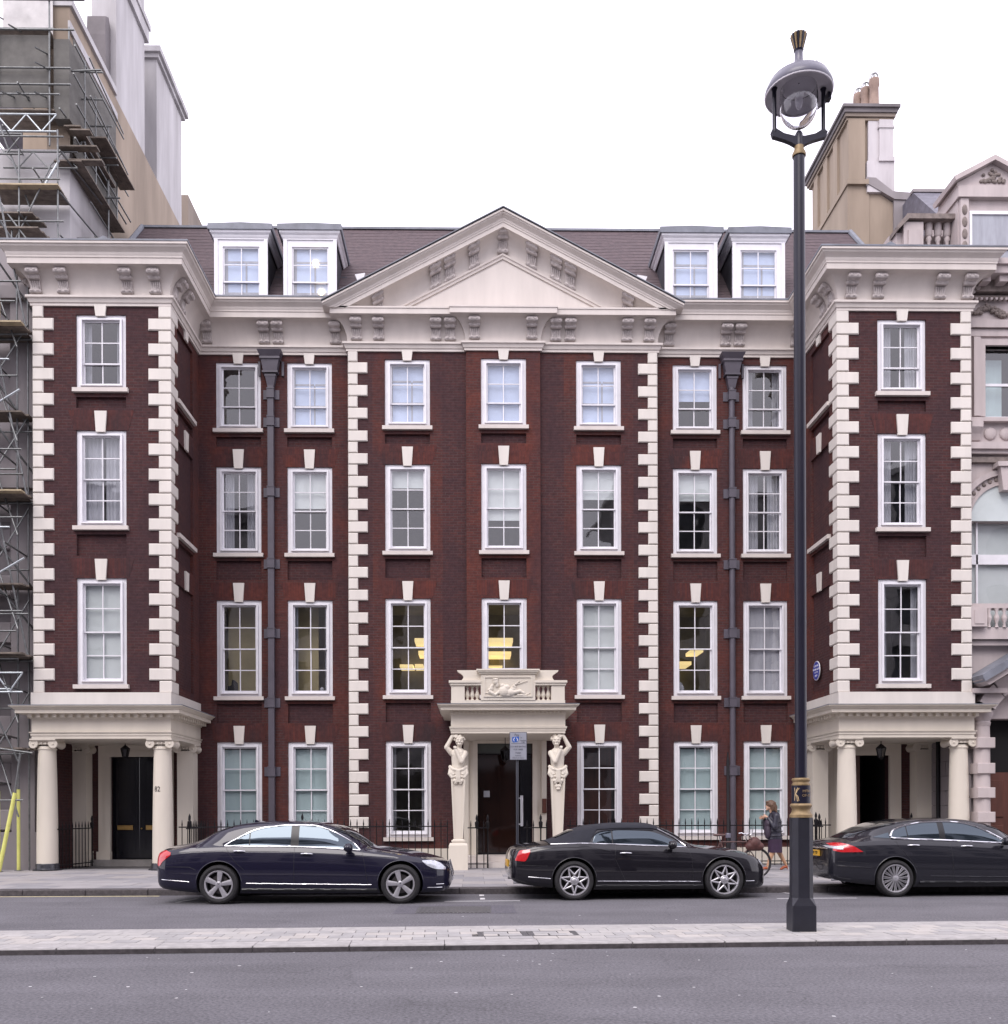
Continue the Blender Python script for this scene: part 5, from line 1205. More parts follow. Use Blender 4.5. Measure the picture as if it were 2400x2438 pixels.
# arched window with keystone and balustrade
def arch(r0, r1, y0, y1, cx, cz, a0=0, a1=math.pi, n_=18):
    m_ = MB(); rows = []
    for k in range(n_+1):
        a = lerp(a0, a1, k/n_); c_, s_ = math.cos(a), math.sin(a)
        rows.append([(cx+r0*c_,y0,cz+r0*s_),(cx+r1*c_,y0,cz+r1*s_),(cx+r1*c_,y1,cz+r1*s_),(cx+r0*c_,y1,cz+r0*s_)])
    m_.grid(rows, True); return m_
tp = MB(); poly = [(acx+aw*math.cos(math.pi*k/16), 9.2+aw*math.sin(math.pi*k/16)) for k in range(17)]
Q('arch_light', MB().prism(poly, 25.73, 25.745), 'blind')
for r0, r1, dd in ((.95,1.02,.06),(1.02,1.2,.03),(1.2,1.34,.1)): Q('arch_moulding', arch(r0,r1,25.75-dd,25.75,acx,9.2), 'pink_stone', 40)
for k in range(20):
    a = math.pi*(k+.5)/20; Q('carved_leaf', MB().ell((acx+1.11*math.cos(a),25.72,9.2+1.11*math.sin(a)),(.06,.03,.06),8,5), 'dirty_stone', 60)
Q('keystone', MB().prism([(13.82,9.95),(14.18,9.95),(14.26,10.62),(13.74,10.62)],25.5,25.75), 'pink_stone'); Q('keystone_cap', MB().box(13.66,14.34,25.45,25.75,10.56,10.68), 'pink_stone')
Q('pane', MB().box(13.05,14.95,25.96,25.965,6.3,9.2), 'glass'); Q('roller_blind', MB().box(13.05,14.95,26.02,26.03,6.3,9.2), 'blind'); f = MB(); f.box(13.05,14.95,25.9,25.95,8.1,8.36); f.box(13.3,13.35,25.9,25.95,6.3,9.2); Q('window_sash', f, 'white')
Q('balcony_pier', MB().box(12.86,13.28,25.3,25.6,6.35,6.85), 'pink_stone'); Q('balcony_panel', MB().box(12.95,13.2,25.28,25.3,6.42,6.78), 'pink_stone')
for k in range(6): Q('baluster', MB().lathe(13.4+k*.2,25.45,[(.05,6.35),(.03,6.45),(.07,6.56),(.07,6.62),(.03,6.72),(.06,6.85)],10), 'pink_stone', 40)
# door: banded column, arch stones, sloping porch roof
Q('porch_roof', MB().prism([(12.86,5.02),(15.2,6.4),(15.2,6.2),(12.95,4.86)],24.75,25.75), 'lead'); Q('raking_cornice', MB().prism([(12.9,4.92),(15.2,6.28),(15.2,6.05),(13.1,4.78)],24.85,25.75), 'pink_stone'); Q('impost', MB().box(12.86,13.75,25.2,25.75,4.62,4.74), 'pink_stone')
for k in range(7):
    a0_, a1_ = math.pi*(k+.06)/7, math.pi*(k+.94)/7; Q('arch_stone', arch(1.0,1.45,25.35 if k % 2 else 25.42,25.75,14.4,3.75,a0_,a1_,4), 'pink_stone')
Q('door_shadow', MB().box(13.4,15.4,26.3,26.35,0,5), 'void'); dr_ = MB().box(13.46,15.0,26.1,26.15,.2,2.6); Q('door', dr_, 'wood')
for z0, z1 in ((.4,1.2),(1.4,2.4)): Q('door_panel', MB().cbox(13.65,14.1,26.06,26.1,z0,z1,.02), 'wood')
cx_ = 13.2; Q('column', MB().lathe(cx_,25.45,[(.21,.1),(.20,3.5),(.19,3.8)],20), 'pink_stone', 40); Q('capital', MB().lathe(cx_,25.45,[(.2,3.78),(.22,3.86),(.2,3.9),(.25,4.02),(.27,4.08),(.27,4.13)],20), 'pink_stone', 40)
for z in (.2,.68,1.28,1.91,2.54,3.2): Q('column_block', MB().cbox(cx_-.23,cx_+.23,25.2,25.68,z,z+.27,.012), 'pink_stone')
for r in range(7): Q('stone', MB().cbox(12.85,13.0,25.6,25.75,.15+r*.6,.72+r*.6,.01), 'grey_stone')
for r in range(9):
    for k in range(4): Q('stone', MB().box(FX-.012*(1+(r+k)%2),FX+.05,26.0+k*.62+(.3 if r % 2 else 0),26.6+k*.62+(.3 if r % 2 else 0),.13+r*.40,.515+r*.40), 'grey_stone')
Q('flank_wall', MB().box(FX+.01,FX+.06,25.8,30,0,4.2), 'grey_stone_dark'); Q('drainpipe', MB().tube([(FX-.06,26.95,.12),(FX-.06,26.95,4.2)], .06, 10), 'iron', 40)
# set-back upper storey
UY = 29.6
Q('upper_wall', MB().box(FX,22,30.2,34,15.6,19.3), 'pink_stone'); 
for x in (13.3, 14.95): Q('parapet_pier', MB().box(x-.3,x+.3,UY-.05,UY+.35,17.4,19.35), 'pink_stone')
Q('parapet_panel', MB().box(13.13,13.47,UY-.09,UY-.05,18.1,19.1), 'pink_stone'); Q('parapet_pier', MB().box(FX,13.05,UY+.1,UY+.5,17.4,19.1), 'pink_stone')
Q('parapet_coping', MB().prism([(FX-.05,19.05),(FX+.3,19.4),(15.2,19.4),(15.2,19.55),(FX+.25,19.55),(FX-.05,19.2)],UY-.15,UY+.45), 'dirty_stone'); Q('parapet_base', MB().box(FX,15.2,UY-.08,UY+.4,17.3,17.7), 'pink_stone')
for k in range(4): Q('baluster', MB().lathe(13.85+k*.28,UY+.15,[(.1,17.7),(.11,17.78),(.06,17.85),(.06,17.95),(.12,18.15),(.12,18.3),(.055,18.6),(.055,18.85),(.09,18.92),(.07,19.0),(.11,19.05),(.11,19.4)],14), 'pink_stone', 40)
Q('slate_roof', MB().prismx([(31.2,20.5),(33.2,22.55),(34.5,22.55),(34.5,20)],14.9,22), 'slate'); Q('roof_upstand', MB().box(14.5,22,31.1,31.3,18.6,20.55), 'grey_stone_dark'); Q('ridge_tiles', MB().box(14.88,22,33.1,33.35,22.5,22.6), 'grey_stone')
dx = 15.5; mb = MB().box(dx-.98,dx+.98,UY-.3,31,17.4,20.25); Q('dormer_wall', mb, 'pink_stone')
Q('dormer_pilaster', MB().box(dx-.95,dx-.70,UY-.42,UY-.3,17.4,19.85), 'pink_stone')
for k in range(6): Q('carved_leaf', MB().ell((dx-.825,UY-.42,17.7+k*.36),(.085,.05,.16),8,6), 'dirty_stone', 60)
Q('dormer_architrave', MB().box(dx-1.04,dx+1.04,UY-.48,30.5,19.86,20.2), 'pink_stone'); Q('dormer_pediment', MB().prism([(dx-1.05,20.2),(dx+1.05,20.2),(dx+1.05,20.3),(dx,20.88),(dx-1.05,20.3)],UY-.42,30.4), 'pink_stone')
for s in (-1, 1): Q('raking_cornice', MB().prism([(dx+s*1.18,20.26),(dx,20.88),(dx,21.03),(dx+s*1.22,20.39)],UY-.62,30.4), 'pink_stone')
Q('carved_ornament', (lambda m_: [m_.ell((dx+random.uniform(-.6,.6)*(1-q/40),UY-.44,20.32+random.uniform(0,.4)*(q/40)),(.06,.035,.05),7,5) for q in range(40)] and m_)(MB()), 'dirty_stone', 60)
f = MB().box(dx-.58,dx+.58,UY-.34,UY-.31,17.4,19.4); Q('pane', f, 'curtain'); f = MB().box(dx-.66,dx-.58,UY-.38,UY-.3,17.4,19.5); f.box(dx-.58,dx+.58,UY-.38,UY-.31,18.35,18.43); f.box(dx-.58,dx+.58,UY-.38,UY-.31,19.40,19.5); f.box(dx+.58,dx+.66,UY-.38,UY-.3,17.4,19.5); Q('window_sash', f, 'white')
# rendered chimney stack
M['stack_pale'] = mat('weathered_pale_render', (.38,.35,.36), .8, scale=1.6, streak=True, bump=.15, bscale=18, col2=(.54,.51,.52))
cs = empty('chimney_stack', (13.8,36,0)); tag(cs, 'tall brown rendered chimney stack with clay pots behind the right wing', 'chimney')
K_ = lambda n, mb, m, s=None: obj(n, mb, M[m], cs, smooth=s)
K_('breast', MB().box(13.0,13.75,34,37.8,12,23.3), 'render'); K_('gable', MB().prism([(13.75,12),(14.6,12),(14.6,22.7),(13.75,23.3)],34.05,35), 'render'); K_('gable_coping', MB().prism([(13.62,23.2),(13.62,23.5),(13.95,23.48),(14.55,23.02),(15.28,22.97),(15.28,22.72),(14.6,22.75),(13.72,23.25)],33.9,35.1), 'grey_stone'); K_('gable_pier', MB().box(14.6,15.25,33.95,35,12,22.75), 'grey_stone')
K_('shaft', MB().box(13.05,14.45,34.1,37.7,23.3,25.6), 'render'); K_('face', MB().box(13.72,14.5,33.98,34.1,23.1,25.6), 'stack_pale'); K_('lower_face', MB().box(13.66,14.62,33.93,34.1,23.0,24.08), 'stack_pale'); K_('pilaster', MB().box(14.08,14.56,33.9,34.0,24.15,25.5), 'stack_pale'); K_('pilaster_cap', MB().box(14.04,14.6,33.87,34.0,25.2,25.28), 'stack_pale'); K_('pilaster_base', MB().box(14.05,14.6,33.87,34.0,24.05,24.2), 'stack_pale'); K_('pilaster', MB().box(13.02,13.6,33.95,34.1,23.3,25.55), 'render')
for y in (34.9,35.9,36.9): K_('pilaster', MB().box(12.97,13.05,y,y+.4,23.3,25.55), 'render')
K_('offset_course', MB().box(12.95,13.7,33.88,37.85,23.25,23.42), 'render')
for z, o_, h, m_ in ((25.5,.04,.08,'render'),(25.6,.1,.12,'render_dark'),(25.72,.15,.14,'grey_stone_dark'),(25.86,.22,.1,'grey_stone_dark')): K_('cap', MB().box(13.0-o_,14.55+o_,34-o_,37.8+o_,z,z+h), m_)
M['pot'] = mat('clay_pot', (.30,.215,.175), .8, var=.2, scale=4)
for k, (px_, y, h) in enumerate(((14.02,34.2,1.12),(13.86,34.55,1.05),(13.74,34.9,1.1))):
    p = K_('pot', MB().lathe(px_,y,[(.19,25.96),(.2,26.0),(.165,26.1),(.15,25.96+h*.75),(.18,25.96+h*.8),(.17,25.96+h)],16), 'pot', 40)
    for q in range(3):
        a0_ = math.pi*q/3; obj('cowl_wire', MB().tube([(px_+.16*math.cos(a0_)*math.cos(t),y+.16*math.sin(a0_)*math.cos(t),25.96+h+.24*math.sin(t)) for t in [math.pi*j/8 for j in range(9)]], .014, 5), M['gal'], p)
# --- stone buildings across the street, behind the camera: seen only in the window and paintwork reflections
M['opp_window'] = mat('opposite_window', (.06,.065,.08), .8, var=.6, scale=.8); M['opp_stone'] = mat('opposite_stone', (.36,.35,.36), .8, var=.3, scale=.5, streak=True); M['reflection_slab'] = mat('dark_reflection_slab', (.03,.028,.03), .6, var=.5, scale=.6)
for x0, x1, h, lab in ((-48,-14,21.5,'long pale stone building across the street, seen only reflected'),(-14,9,17.5,'lower pale stone building across the street, seen only reflected'),(9,50,23,'tall pale stone building across the street, seen only reflected')):
    t = empty('stone_building', ((x0+x1)/2,-10,0)); tag(t, lab, 'building')
    mb = MB(); hs = []
    x = x0+1.2
    while x < x1-2:
        for z in (1.0,5.2,9.2,13.0,16.6,19.4):
            if z+2.6 < h: hs.append((x, x+1.75, z, z+2.6, .3, 2))
        x += 3.2
    wall_cells(mb, lambda u, d, z: (u, -10-d, z), x0, x1, 0, h, hs)
    mb.box(x0, x1, -10.6, -9.5, h-.5, h); mb.box(x0, x1, -10.1, -9.8, 4.4, 4.8); mb.box(x0, x1, -20, -10.6, h-.6, h-.1)
    obj('wall', mb, [M['opp_stone'], M['opp_window']], t)
    sh = MB().box(x0+.3, x1-.3, -9.95, -9.8, .12, 4.2); obj('reflection_slab', sh, M['reflection_slab'], t)  # unseen dark slab added so the car sides reflect less brightness
tag(obj('pavement', MB().box(-60,60,-30,-6.5,-.1,.12), M['slab'], loc=(0,0,0)), kind='structure')
# ================================================================== CARS
def paint(name, c, flake=.0):
    m = mat(name, c, .32, .0, var=0, spec=.5); b = m.node_tree.nodes['Principled BSDF']
    b.inputs['Coat Weight'].default_value = 1; b.inputs['Coat Roughness'].default_value = .025; b.inputs['Coat IOR'].default_value = 1.5; b.inputs['Roughness'].default_value = .5; b.inputs['Specular IOR Level'].default_value = .12; return m
M['paint_navy'] = paint('paint_navy', (.006,.005,.020)); M['paint_black'] = paint('paint_black', (.007,.006,.010)); M['paint_grey'] = paint('paint_dark_grey', (.012,.012,.018))
M['car_glass'] = mat('car_glass', (.012,.016,.02), .03, var=0, spec=1.0); _b = M['car_glass'].node_tree.nodes['Principled BSDF']; _b.inputs['IOR'].default_value = 1.6; _b.inputs['Specular Tint'].default_value = (.72,.86,1,1)
M['chrome'] = mat('chrome', (.80,.80,.83), .12, 1, var=0); M['alloy'] = mat('alloy', (.56,.55,.58), .32, .7, var=.06, scale=30); M['tyre'] = mat('tyre', (.016,.015,.017), .75, var=.25, scale=15)
M['wheel_dark'] = mat('wheel_well', (.01,.01,.011), .8, var=0); M['disc'] = mat('brake_disc', (.12,.11,.11), .4, .8, var=.1)
M['red_lens'] = mat('red_lens', (.50,.004,.008), .12, var=0, spec=.7); _b = M['red_lens'].node_tree.nodes['Principled BSDF']; _b.inputs['Coat Weight'].default_value = 1
M['lens'] = mat('headlight_lens', (.55,.57,.62), .1, .3, var=.2, scale=30); M['soft_top'] = mat('soft_top_cloth', (.011,.012,.020), .85, var=.15, scale=6, bump=.15, bscale=400)
M['plate_yellow'] = mat('plate_yellow', (.75,.42,.04), .4, var=0); M['trim_black'] = mat('trim_black', (.01,.01,.012), .35, var=0); M['seat'] = mat('seat_leather', (.25,.22,.18), .6, var=.1)

def curve(pts):
    "monotone cubic through (x, v) points"
    pts = sorted(pts); n = len(pts); xs = [p[0] for p in pts]; ys = [p[1] for p in pts]
    d = [(ys[i+1]-ys[i])/(xs[i+1]-xs[i]) for i in range(n-1)]
    m = [d[0]] + [0 if d[i-1]*d[i] <= 0 else 2/(1/d[i-1]+1/d[i]) for i in range(1, n-1)] + [d[-1]]
    def f(x):
        if x <= xs[0]: return ys[0]
        if x >= xs[-1]: return ys[-1]
        i = max(k for k in range(n-1) if xs[k] <= x); h = xs[i+1]-xs[i]; t = (x-xs[i])/h
        return (2*t**3-3*t*t+1)*ys[i] + (t**3-2*t*t+t)*h*m[i] + (-2*t**3+3*t*t)*ys[i+1] + (t**3-t*t)*h*m[i+1]
    return f
SIDE = curve([(0,-.085),(.10,-.022),(.28,-.004),(.5,0),(.72,-.012),(.86,-.03),(.93,-.05),(1,-.085)])
class Car:
    def __init__(s, name, loc, rz, label, cat, sp, pm):
        s.sp = sp; s.root = empty(name, loc, rz); tag(s.root, label, cat, 'cars parked along the kerb'); s.pm = pm
        s.top, s.belt, s.bot, s.wid = curve(sp['top']), curve(sp['belt']), curve(sp['bot']), curve(sp['wid'])
        s.rail = sp['rail']; s.x0, s.x1 = sp['top'][0][0], sp['top'][-1][0]
        s.body()
    def sec(s, x, v):
        "surface point of the left half: v 0 bottom .. 1 belt .. 2 centre line"
        wm, zb, zl, zt = s.wid(x), s.bot(x), s.belt(x), s.top(x)
        k = wm/.94
        if v <= 1:
            return wm + SIDE(v)*k, lerp(zb, zl, v)
        u = v-1; wb = wm - .085*k; H = max(zt-zl, .004)
        c = min(1, max(0, (H-.10)/.25)); c = c*c*(3-2*c)
        yh = wb*(1-u); zh = zl + H*(1-(1-u)**2.3)
        rl = s.rail
        if u < .5:
            q = u/.5; yc = lerp(wb-.015, rl, q) + .02*math.sin(math.pi*q); zc = zl + H*.84*q
        elif u < .68:
            q = (u-.5)/.18; a, b_, c_ = Vector((rl, .84)), Vector((rl-.06, .94)), Vector((rl-.17, .962)); p = a*(1-q)**2+b_*2*q*(1-q)+c_*q*q; yc = p.x; zc = zl+H*p.y
        else:
            q = (u-.68)/.32; yc = (rl-.17)*(1-q); zc = zl + H*(.962+.038*(1-(1-q)**2))
        return lerp(yh, yc, c), lerp(zh, zc, c)
    def body(s):
        sp = s.sp; xs = []; n = 90
        for i in range(n+1):
            t = i/n; xs.append(lerp(s.x0, s.x1, .5-.5*math.cos(math.pi*t)*.55-.5*.45*(1-2*t)))
        vs = [0,.04,.08,.13,.2,.3,.4,.5,.6,.68,.75,.8,.85,.89,.93,.96,.985,1.0,1.03,1.08,1.14,1.2,1.27,1.34,1.41,1.48,1.53,1.58,1.63,1.68,1.74,1.8,1.87,1.94,2]
        rows = []
        for x in xs:
            L = [s.sec(x, v) for v in vs]
            rows.append([(x, -y, z) for y, z in L] + [(x, y, z) for y, z in L[-2::-1]])
        mb = MB(); mb.grid(rows, True); m = len(rows[0]); mb.add(rows[0][::-1], [tuple(range(m))]); mb.add(rows[-1], [tuple(range(m))])
        me = bpy.data.meshes.new('body'); me.from_pydata([tuple(v) for v in mb.v], [], mb.f); me.materials.append(M[s.pm]); me.materials.append(M['wheel_dark'])
        bm = bmesh.new(); bm.from_mesh(me); bmesh.ops.remove_doubles(bm, verts=bm.verts, dist=1e-5); bmesh.ops.recalc_face_normals(bm, faces=bm.faces); bm.to_mesh(me); bm.free()
        o = bpy.data.objects.new('body', me); C.objects.link(o)
        cut = MB()
        for wx in sp['wheels']:
            for sd in (-1, 1):
                r = sp['arch']; pts = [(wx+r*math.cos(6.2832*k/48), sp['r']+.012+r*math.sin(6.2832*k/48)) for k in range(48)]
                cut.prism(pts, *sorted((sd*.50, sd*1.3)))
        cm = mesh('c', cut, M['wheel_dark']); co = bpy.data.objects.new('c', cm); C.objects.link(co)
        md = o.modifiers.new('b', 'BOOLEAN'); md.operation = 'DIFFERENCE'; md.object = co; md.solver = 'EXACT'
        try: md.material_mode = 'TRANSFER'
        except Exception: pass
        dg = bpy.context.evaluated_depsgraph_get(); dg.update(); nm = bpy.data.meshes.new_from_object(o.evaluated_get(dg)); o.modifiers.clear()
        bpy.data.objects.remove(co); o.data = nm
        nm.polygons.foreach_set('use_smooth', [True]*len(nm.polygons)); nm.set_sharp_from_angle(angle=R(32))
        o.parent = s.root; s.bo = o
        bm = bmesh.new(); bm.from_mesh(nm); s.bvh = BVHTree.FromBMesh(bm); bm.free()
    def part(s, name, mb, m, sm=40, parent=None):
        return obj(name, mb, M[m] if isinstance(m, str) else m, parent or s.root, smooth=sm, local=True, loc=(0,0,0))
    def hit(s, x, z, off=.004, sd=-1):
        h = s.bvh.ray_cast(Vector((x, sd*2, z)), Vector((0, -sd, 0)))
        if h[0] is None: return None
        n = h[1] if h[1].y*sd > 0 else -h[1]
        return h[0] + n*off
    def tophit(s, x, y, off=.004):
        h = s.bvh.ray_cast(Vector((x, y, 3)), Vector((0, 0, -1)))
        if h[0] is None: return None
        n = h[1] if h[1].z > 0 else -h[1]
        return h[0] + n*off
    def patch(s, name, xa, xb, lo, hi, m, off=.005, nx=28, nz=8, sd=-1, parent=None):
        "thin panel lying on the flank between two height curves"
        rows = []
        for i in range(nx+1):
            x = lerp(xa, xb, i/nx); a, b = lo(x), hi(x); row = []
            for j in range(nz+1):
                p = s.hit(x, lerp(a, b, j/nz), off, sd)
                if p is None: break
                row.append(p)
            if len(row) == nz+1: rows.append(row)
        if len(rows) < 2: return None
        mb = MB(); mb.grid(rows); back = [[p + Vector((0, -sd*.006, 0)) for p in r] for r in rows]; mb.grid(back)
        return s.part(name, mb, m, 40, parent)
    def line(s, name, pts, r, m, off=.002, sds=(-1, 1), dens=.05, closed=False, parent=None):
        for sd in sds:
            mb = MB(); P = []
            for (xa, za), (xb, zb) in zip(pts[:-1], pts[1:]):
                n = max(1, int(math.hypot(xb-xa, zb-za)/dens))
                for k in range(n):
                    p = s.hit(lerp(xa, xb, k/n), lerp(za, zb, k/n), off, sd)
                    if p: P.append(p)
            p = s.hit(*pts[-1], off, sd)
            if p and not closed: P.append(p)
            if len(P) > 1: mb.tube(P, r, 6, closed); s.part(name, mb, m, 60, parent)
    def top_patch(s, name, xa, xb, va, vb, m, off=.006, nx=16, nv=18, mirror=True):
        "panel following the section curve from v=va(x) to the centre line and over"
        rows = []
        for i in range(nx+1):
            x = lerp(xa, xb, i/nx); v0 = va(x) if callable(va) else va; v1 = vb(x) if callable(vb) else vb
            half = []
            for j in range(nv+1):
                v = lerp(v0, v1, j/nv); y, z = s.sec(x, v); e = 1e-3
                y2, z2 = s.sec(x, min(2, v+e)); y1, z1 = s.sec(x, max(0, v-e)); 
                yx, zx = s.sec(x+e, v); tx = Vector((2*e, (yx-y)*2, (zx-z)*2)); tv = Vector((0, y2-y1, z2-z1))
                nn = tx.cross(tv); 
                if nn.length < 1e-12: nn = Vector((0,0,1))
                nn.normalize()
                if nn.z < 0 and v > 1.3: nn = -nn
                elif v <= 1.3 and nn.y < 0: nn = -nn
                half.append(Vector((x, y, z)) + nn*off)
            row = [Vector((p.x, -p.y, p.z)) for p in half] + half[-2::-1]
            rows.append(row)
        mb = MB(); mb.grid(rows); low = [[p - Vector((0,0,.004)) for p in r] for r in rows]; mb.grid(low)
        return s.part(name, mb, m, 50)
    def windows(s, outline_top, outline_bot, xa, xb, pillars, chrome=.012, glass='car_glass', x_ext=0, surround=True):
        lo, hi = curve(outline_bot), curve(outline_top)
        for sd in (-1, 1):
            segs = [xa] + [q for p in pillars for q in p] + [xb]
            for k in range(0, len(segs), 2): s.patch('side_window', segs[k], segs[k+1], lo, hi, glass, .004, max(4, int((segs[k+1]-segs[k])/.04)), 8, sd)
            for a, b in pillars:
                if b-a > .02: s.patch('pillar', a, b, lo, hi, 'trim_black', .003, 4, 8, sd)
        n = 44
        if surround:
            up = [(lerp(xa, xb, k/n), hi(lerp(xa, xb, k/n))) for k in range(n+1)]
            dn = [(lerp(xa, xb, k/n), lo(lerp(xa, xb, k/n))) for k in range(n+1)]
            s.line('window_trim', up, chrome, 'chrome', .004); s.line('waist_trim', dn + ([(xb+x_ext, lo(xb)-.004)] if x_ext else []), chrome, 'chrome', .004)
    def wheel(s, x, sd, style):
        r = s.sp['r']; yo = s.sp['track']; q = empty('wheel', (0,0,0)); q.parent = s.root; q.location = (x, sd*yo, r); q.rotation_euler = (0, 0, 0 if sd < 0 else math.pi)
        P = lambda n, mb, m, sm=40: obj(n, mb, M[m], q, smooth=sm, local=True, loc=(0,0,0))
        rr = s.sp['rim']
        def lath(prof, n=48):                                    # profile (radius, y) about the axle
            t = MB(); t.lathe(0, 0, prof, n, caps=False); t.v = [(a, c, b) for a, b, c in t.v]; return t
        P('tyre', lath([(rr,.02),(rr+.008,-.0),(rr+.03,-.012),(r-.05,-.016),(r-.018,-.004),(r-.003,.02),(r,.06),(r,.17),(r-.01,.2),(rr,.21)]), 'tyre', 30)
        P('rim', lath([(rr-.018,.15),(rr-.022,.01),(rr-.012,-.004),(rr+.006,-.004),(rr+.006,.02)]), 'alloy', 30)
        P('brake_disc', lath([(.06,.085),(.165,.085),(.165,.1),(.06,.1)], 32), 'disc', 30); P('wheel_back', lath([(.02,.12),(rr-.02,.12),(rr-.02,.13),(.02,.13)], 32), 'wheel_dark')
        sp_ = MB()
        def bar(a0, r0, a1, r1, w0, w1, y0, y1, th=.03):
            p0 = Vector((r0*math.cos(a0), y0, r0*math.sin(a0))); p1 = Vector((r1*math.cos(a1), y1, r1*math.sin(a1))); d = (p1-p0); d.y = 0; d.normalize(); nn = Vector((-d.z, 0, d.x))
            c = .35
            sp_.add([p0-nn*w0+Vector((0,.008,0)), p0-nn*w0*c, p0+nn*w0*c, p0+nn*w0+Vector((0,.008,0)), p1-nn*w1+Vector((0,.008,0)), p1-nn*w1*c, p1+nn*w1*c, p1+nn*w1+Vector((0,.008,0)),
                     p0-nn*w0+Vector((0,th,0)), p0+nn*w0+Vector((0,th,0)), p1-nn*w1+Vector((0,th,0)), p1+nn*w1+Vector((0,th,0))],
                    [(0,4,5,1),(1,5,6,2),(2,6,7,3),(0,8,10,4),(3,7,11,9),(8,9,11,10),(4,10,11,7,6,5),(0,1,2,3,9,8)])
        a0 = s.sp['phase'] + (.35 if x > 0 else 0); SPK = sp_
        if style == 'five':
            for k in range(5): a = a0+6.2832*k/5; bar(a, .035, a, rr-.015, .030, .048, .004, -.004, .04)
            P('hub', lath([(.055,.03),(.055,.0),(.045,-.004),(.034,-.006)], 24), 'alloy'); P('hub_cap', lath([(.034,-.006),(.03,-.012),(.005,-.013)], 20), 'chrome')
            for k in range(5): a = a0+.63+6.2832*k/5; t = MB(); t.tube([(.062*math.cos(a),.02,.062*math.sin(a)),(.062*math.cos(a),-.002,.062*math.sin(a))], .009, 8); P('wheel_bolt', t, 'disc')
        elif style == 'star':
            for k in range(7):
                a = a0+6.2832*k/7
                for d in (-1, 1): bar(a+d*.449, .105, a, rr-.012, .016, .012, .0, -.002, .03); bar(a+d*.449, .06, a+d*.449, .11, .012, .018, .0, .0, .03)
            P('hub', lath([(.075,.03),(.078,.002),(.068,-.006),(.05,-.004),(.04,-.012),(.005,-.014)], 24), 'alloy')
        else:
            for k in range(15):
                a = a0+6.2832*k/15
                for d in (-1, 1): bar(a+d*.05, .05, a+d*.075, rr-.014, .006, .0085, .012, -.002, .03)
            P('hub', lath([(.055,.04),(.055,.008),(.03,.0),(.005,-.002)], 24), 'alloy')
        if sp_.v: P('spokes', sp_, 'alloy', 30)
    def common(s, style):
        for x in s.sp['wheels']:
            for sd in (-1, 1): s.wheel(x, sd, style)
        for x in s.sp['wheels']:
            pts = []
            for k in range(25):
                a = lerp(-.12, math.pi+.12, k/24); r = s.sp['arch']+.006; pts.append((x+r*math.cos(a), s.sp['r']+.012+r*math.sin(a)))
            s.line('wheel_arch', pts, .011, s.pm, -.003, dens=.2)
    def mirror(s, x, z, m, stalk=True):
        y = -(s.wid(x)-.02)
        for sd in (1, -1):
            mb = MB(); mb.ell((x, sd*(y-.12), z+.03), (.075,.12,.075), 18, 12); mb.ell((x-.035, sd*(y-.12), z+.03), (.055,.115,.07), 14, 8); mb.box(x-.045, x+.04, *sorted((sd*y+sd*.03, sd*(y-.06))), z-.05, z-.02); s.part('wing_mirror', mb, m, 60)
    def handle(s, x, z, w=.20):
        for sd in (-1, 1):
            p = s.hit(x, z, 0, sd)
            if not p: continue
            mb = MB(); mb.tube([(x-w/2,p.y,z),(x-w/2+.02,p.y+sd*.03,z+.004),(x,p.y+sd*.036,z+.006),(x+w/2-.03,p.y+sd*.03,z+.002),(x+w/2,p.y,z-.003)], [.010,.013,.014,.013,.010], 8); s.part('door_handle', mb, 'chrome', 60)
            c = MB(); c.ell((x-.01, p.y+sd*.0, z-.012), (w*.34,.006,.028), 16, 6); s.part('handle_recess', c, 'trim_black', 60)

# ---- navy saloon
sp = dict(wheels=(-1.5825,1.5825), r=.345, rim=.243, arch=.392, track=.935, phase=.2, rail=.70,
  top=[(-2.745,.72),(-2.735,.84),(-2.70,.945),(-2.62,.985),(-2.3,1.045),(-2.03,1.125),(-1.8,1.235),(-1.44,1.365),(-1.15,1.425),(-.8,1.452),(-.4,1.455),(.15,1.418),(.51,1.312),(.8,1.14),(1.02,1.0),(1.16,.975),(1.6,.915),(2.0,.83),(2.25,.755),(2.38,.69),(2.44,.60),(2.455,.50)],
  belt=[(-2.745,.70),(-2.735,.80),(-2.70,.87),(-2.55,.925),(-2.0,.985),(-1.5,1.0),(-.27,.985),(.88,.925),(1.3,.885),(1.8,.82),(2.15,.745),(2.3,.70),(2.4,.63),(2.44,.56),(2.455,.48)],
  bot=[(-2.745,.40),(-2.70,.32),(-2.55,.26),(-1.9,.2),(-1.2,.185),(1.2,.185),(1.95,.19),(2.25,.20),(2.4,.235),(2.455,.33)],
  wid=[(-2.745,.60),(-2.72,.70),(-2.65,.80),(-2.5,.87),(-2.2,.915),(-1.6,.94),(0,.94),(1.5,.94),(1.9,.915),(2.15,.86),(2.3,.76),(2.4,.62),(2.44,.48),(2.455,.36)])
car = Car('parked_car', (-2.865, 18.18, 0), R(-.8), 'dark navy four-door saloon parked by the left portico, five-spoke wheels', 'car', sp, 'paint_navy')
car.common('five')
car.windows([(-1.50,1.02),(-1.40,1.085),(-1.25,1.16),(-.99,1.285),(-.72,1.345),(-.3,1.372),(.0,1.366),(.28,1.30),(.54,1.18),(.74,1.05),(.875,.935)],
            [(-1.50,1.01),(-.27,.998),(.875,.93)], -1.50, .875, [(-1.075,-1.055),(-.345,-.205)], .013)
car.top_patch('windscreen', .40, 1.00, lambda x: 1.50 if x < .9 else 1.50-(x-.9)*2.5, 2, 'car_glass', .006)
car.top_patch('rear_window', -2.0, -1.40, lambda x: 1.56, 2, 'car_glass', .006)
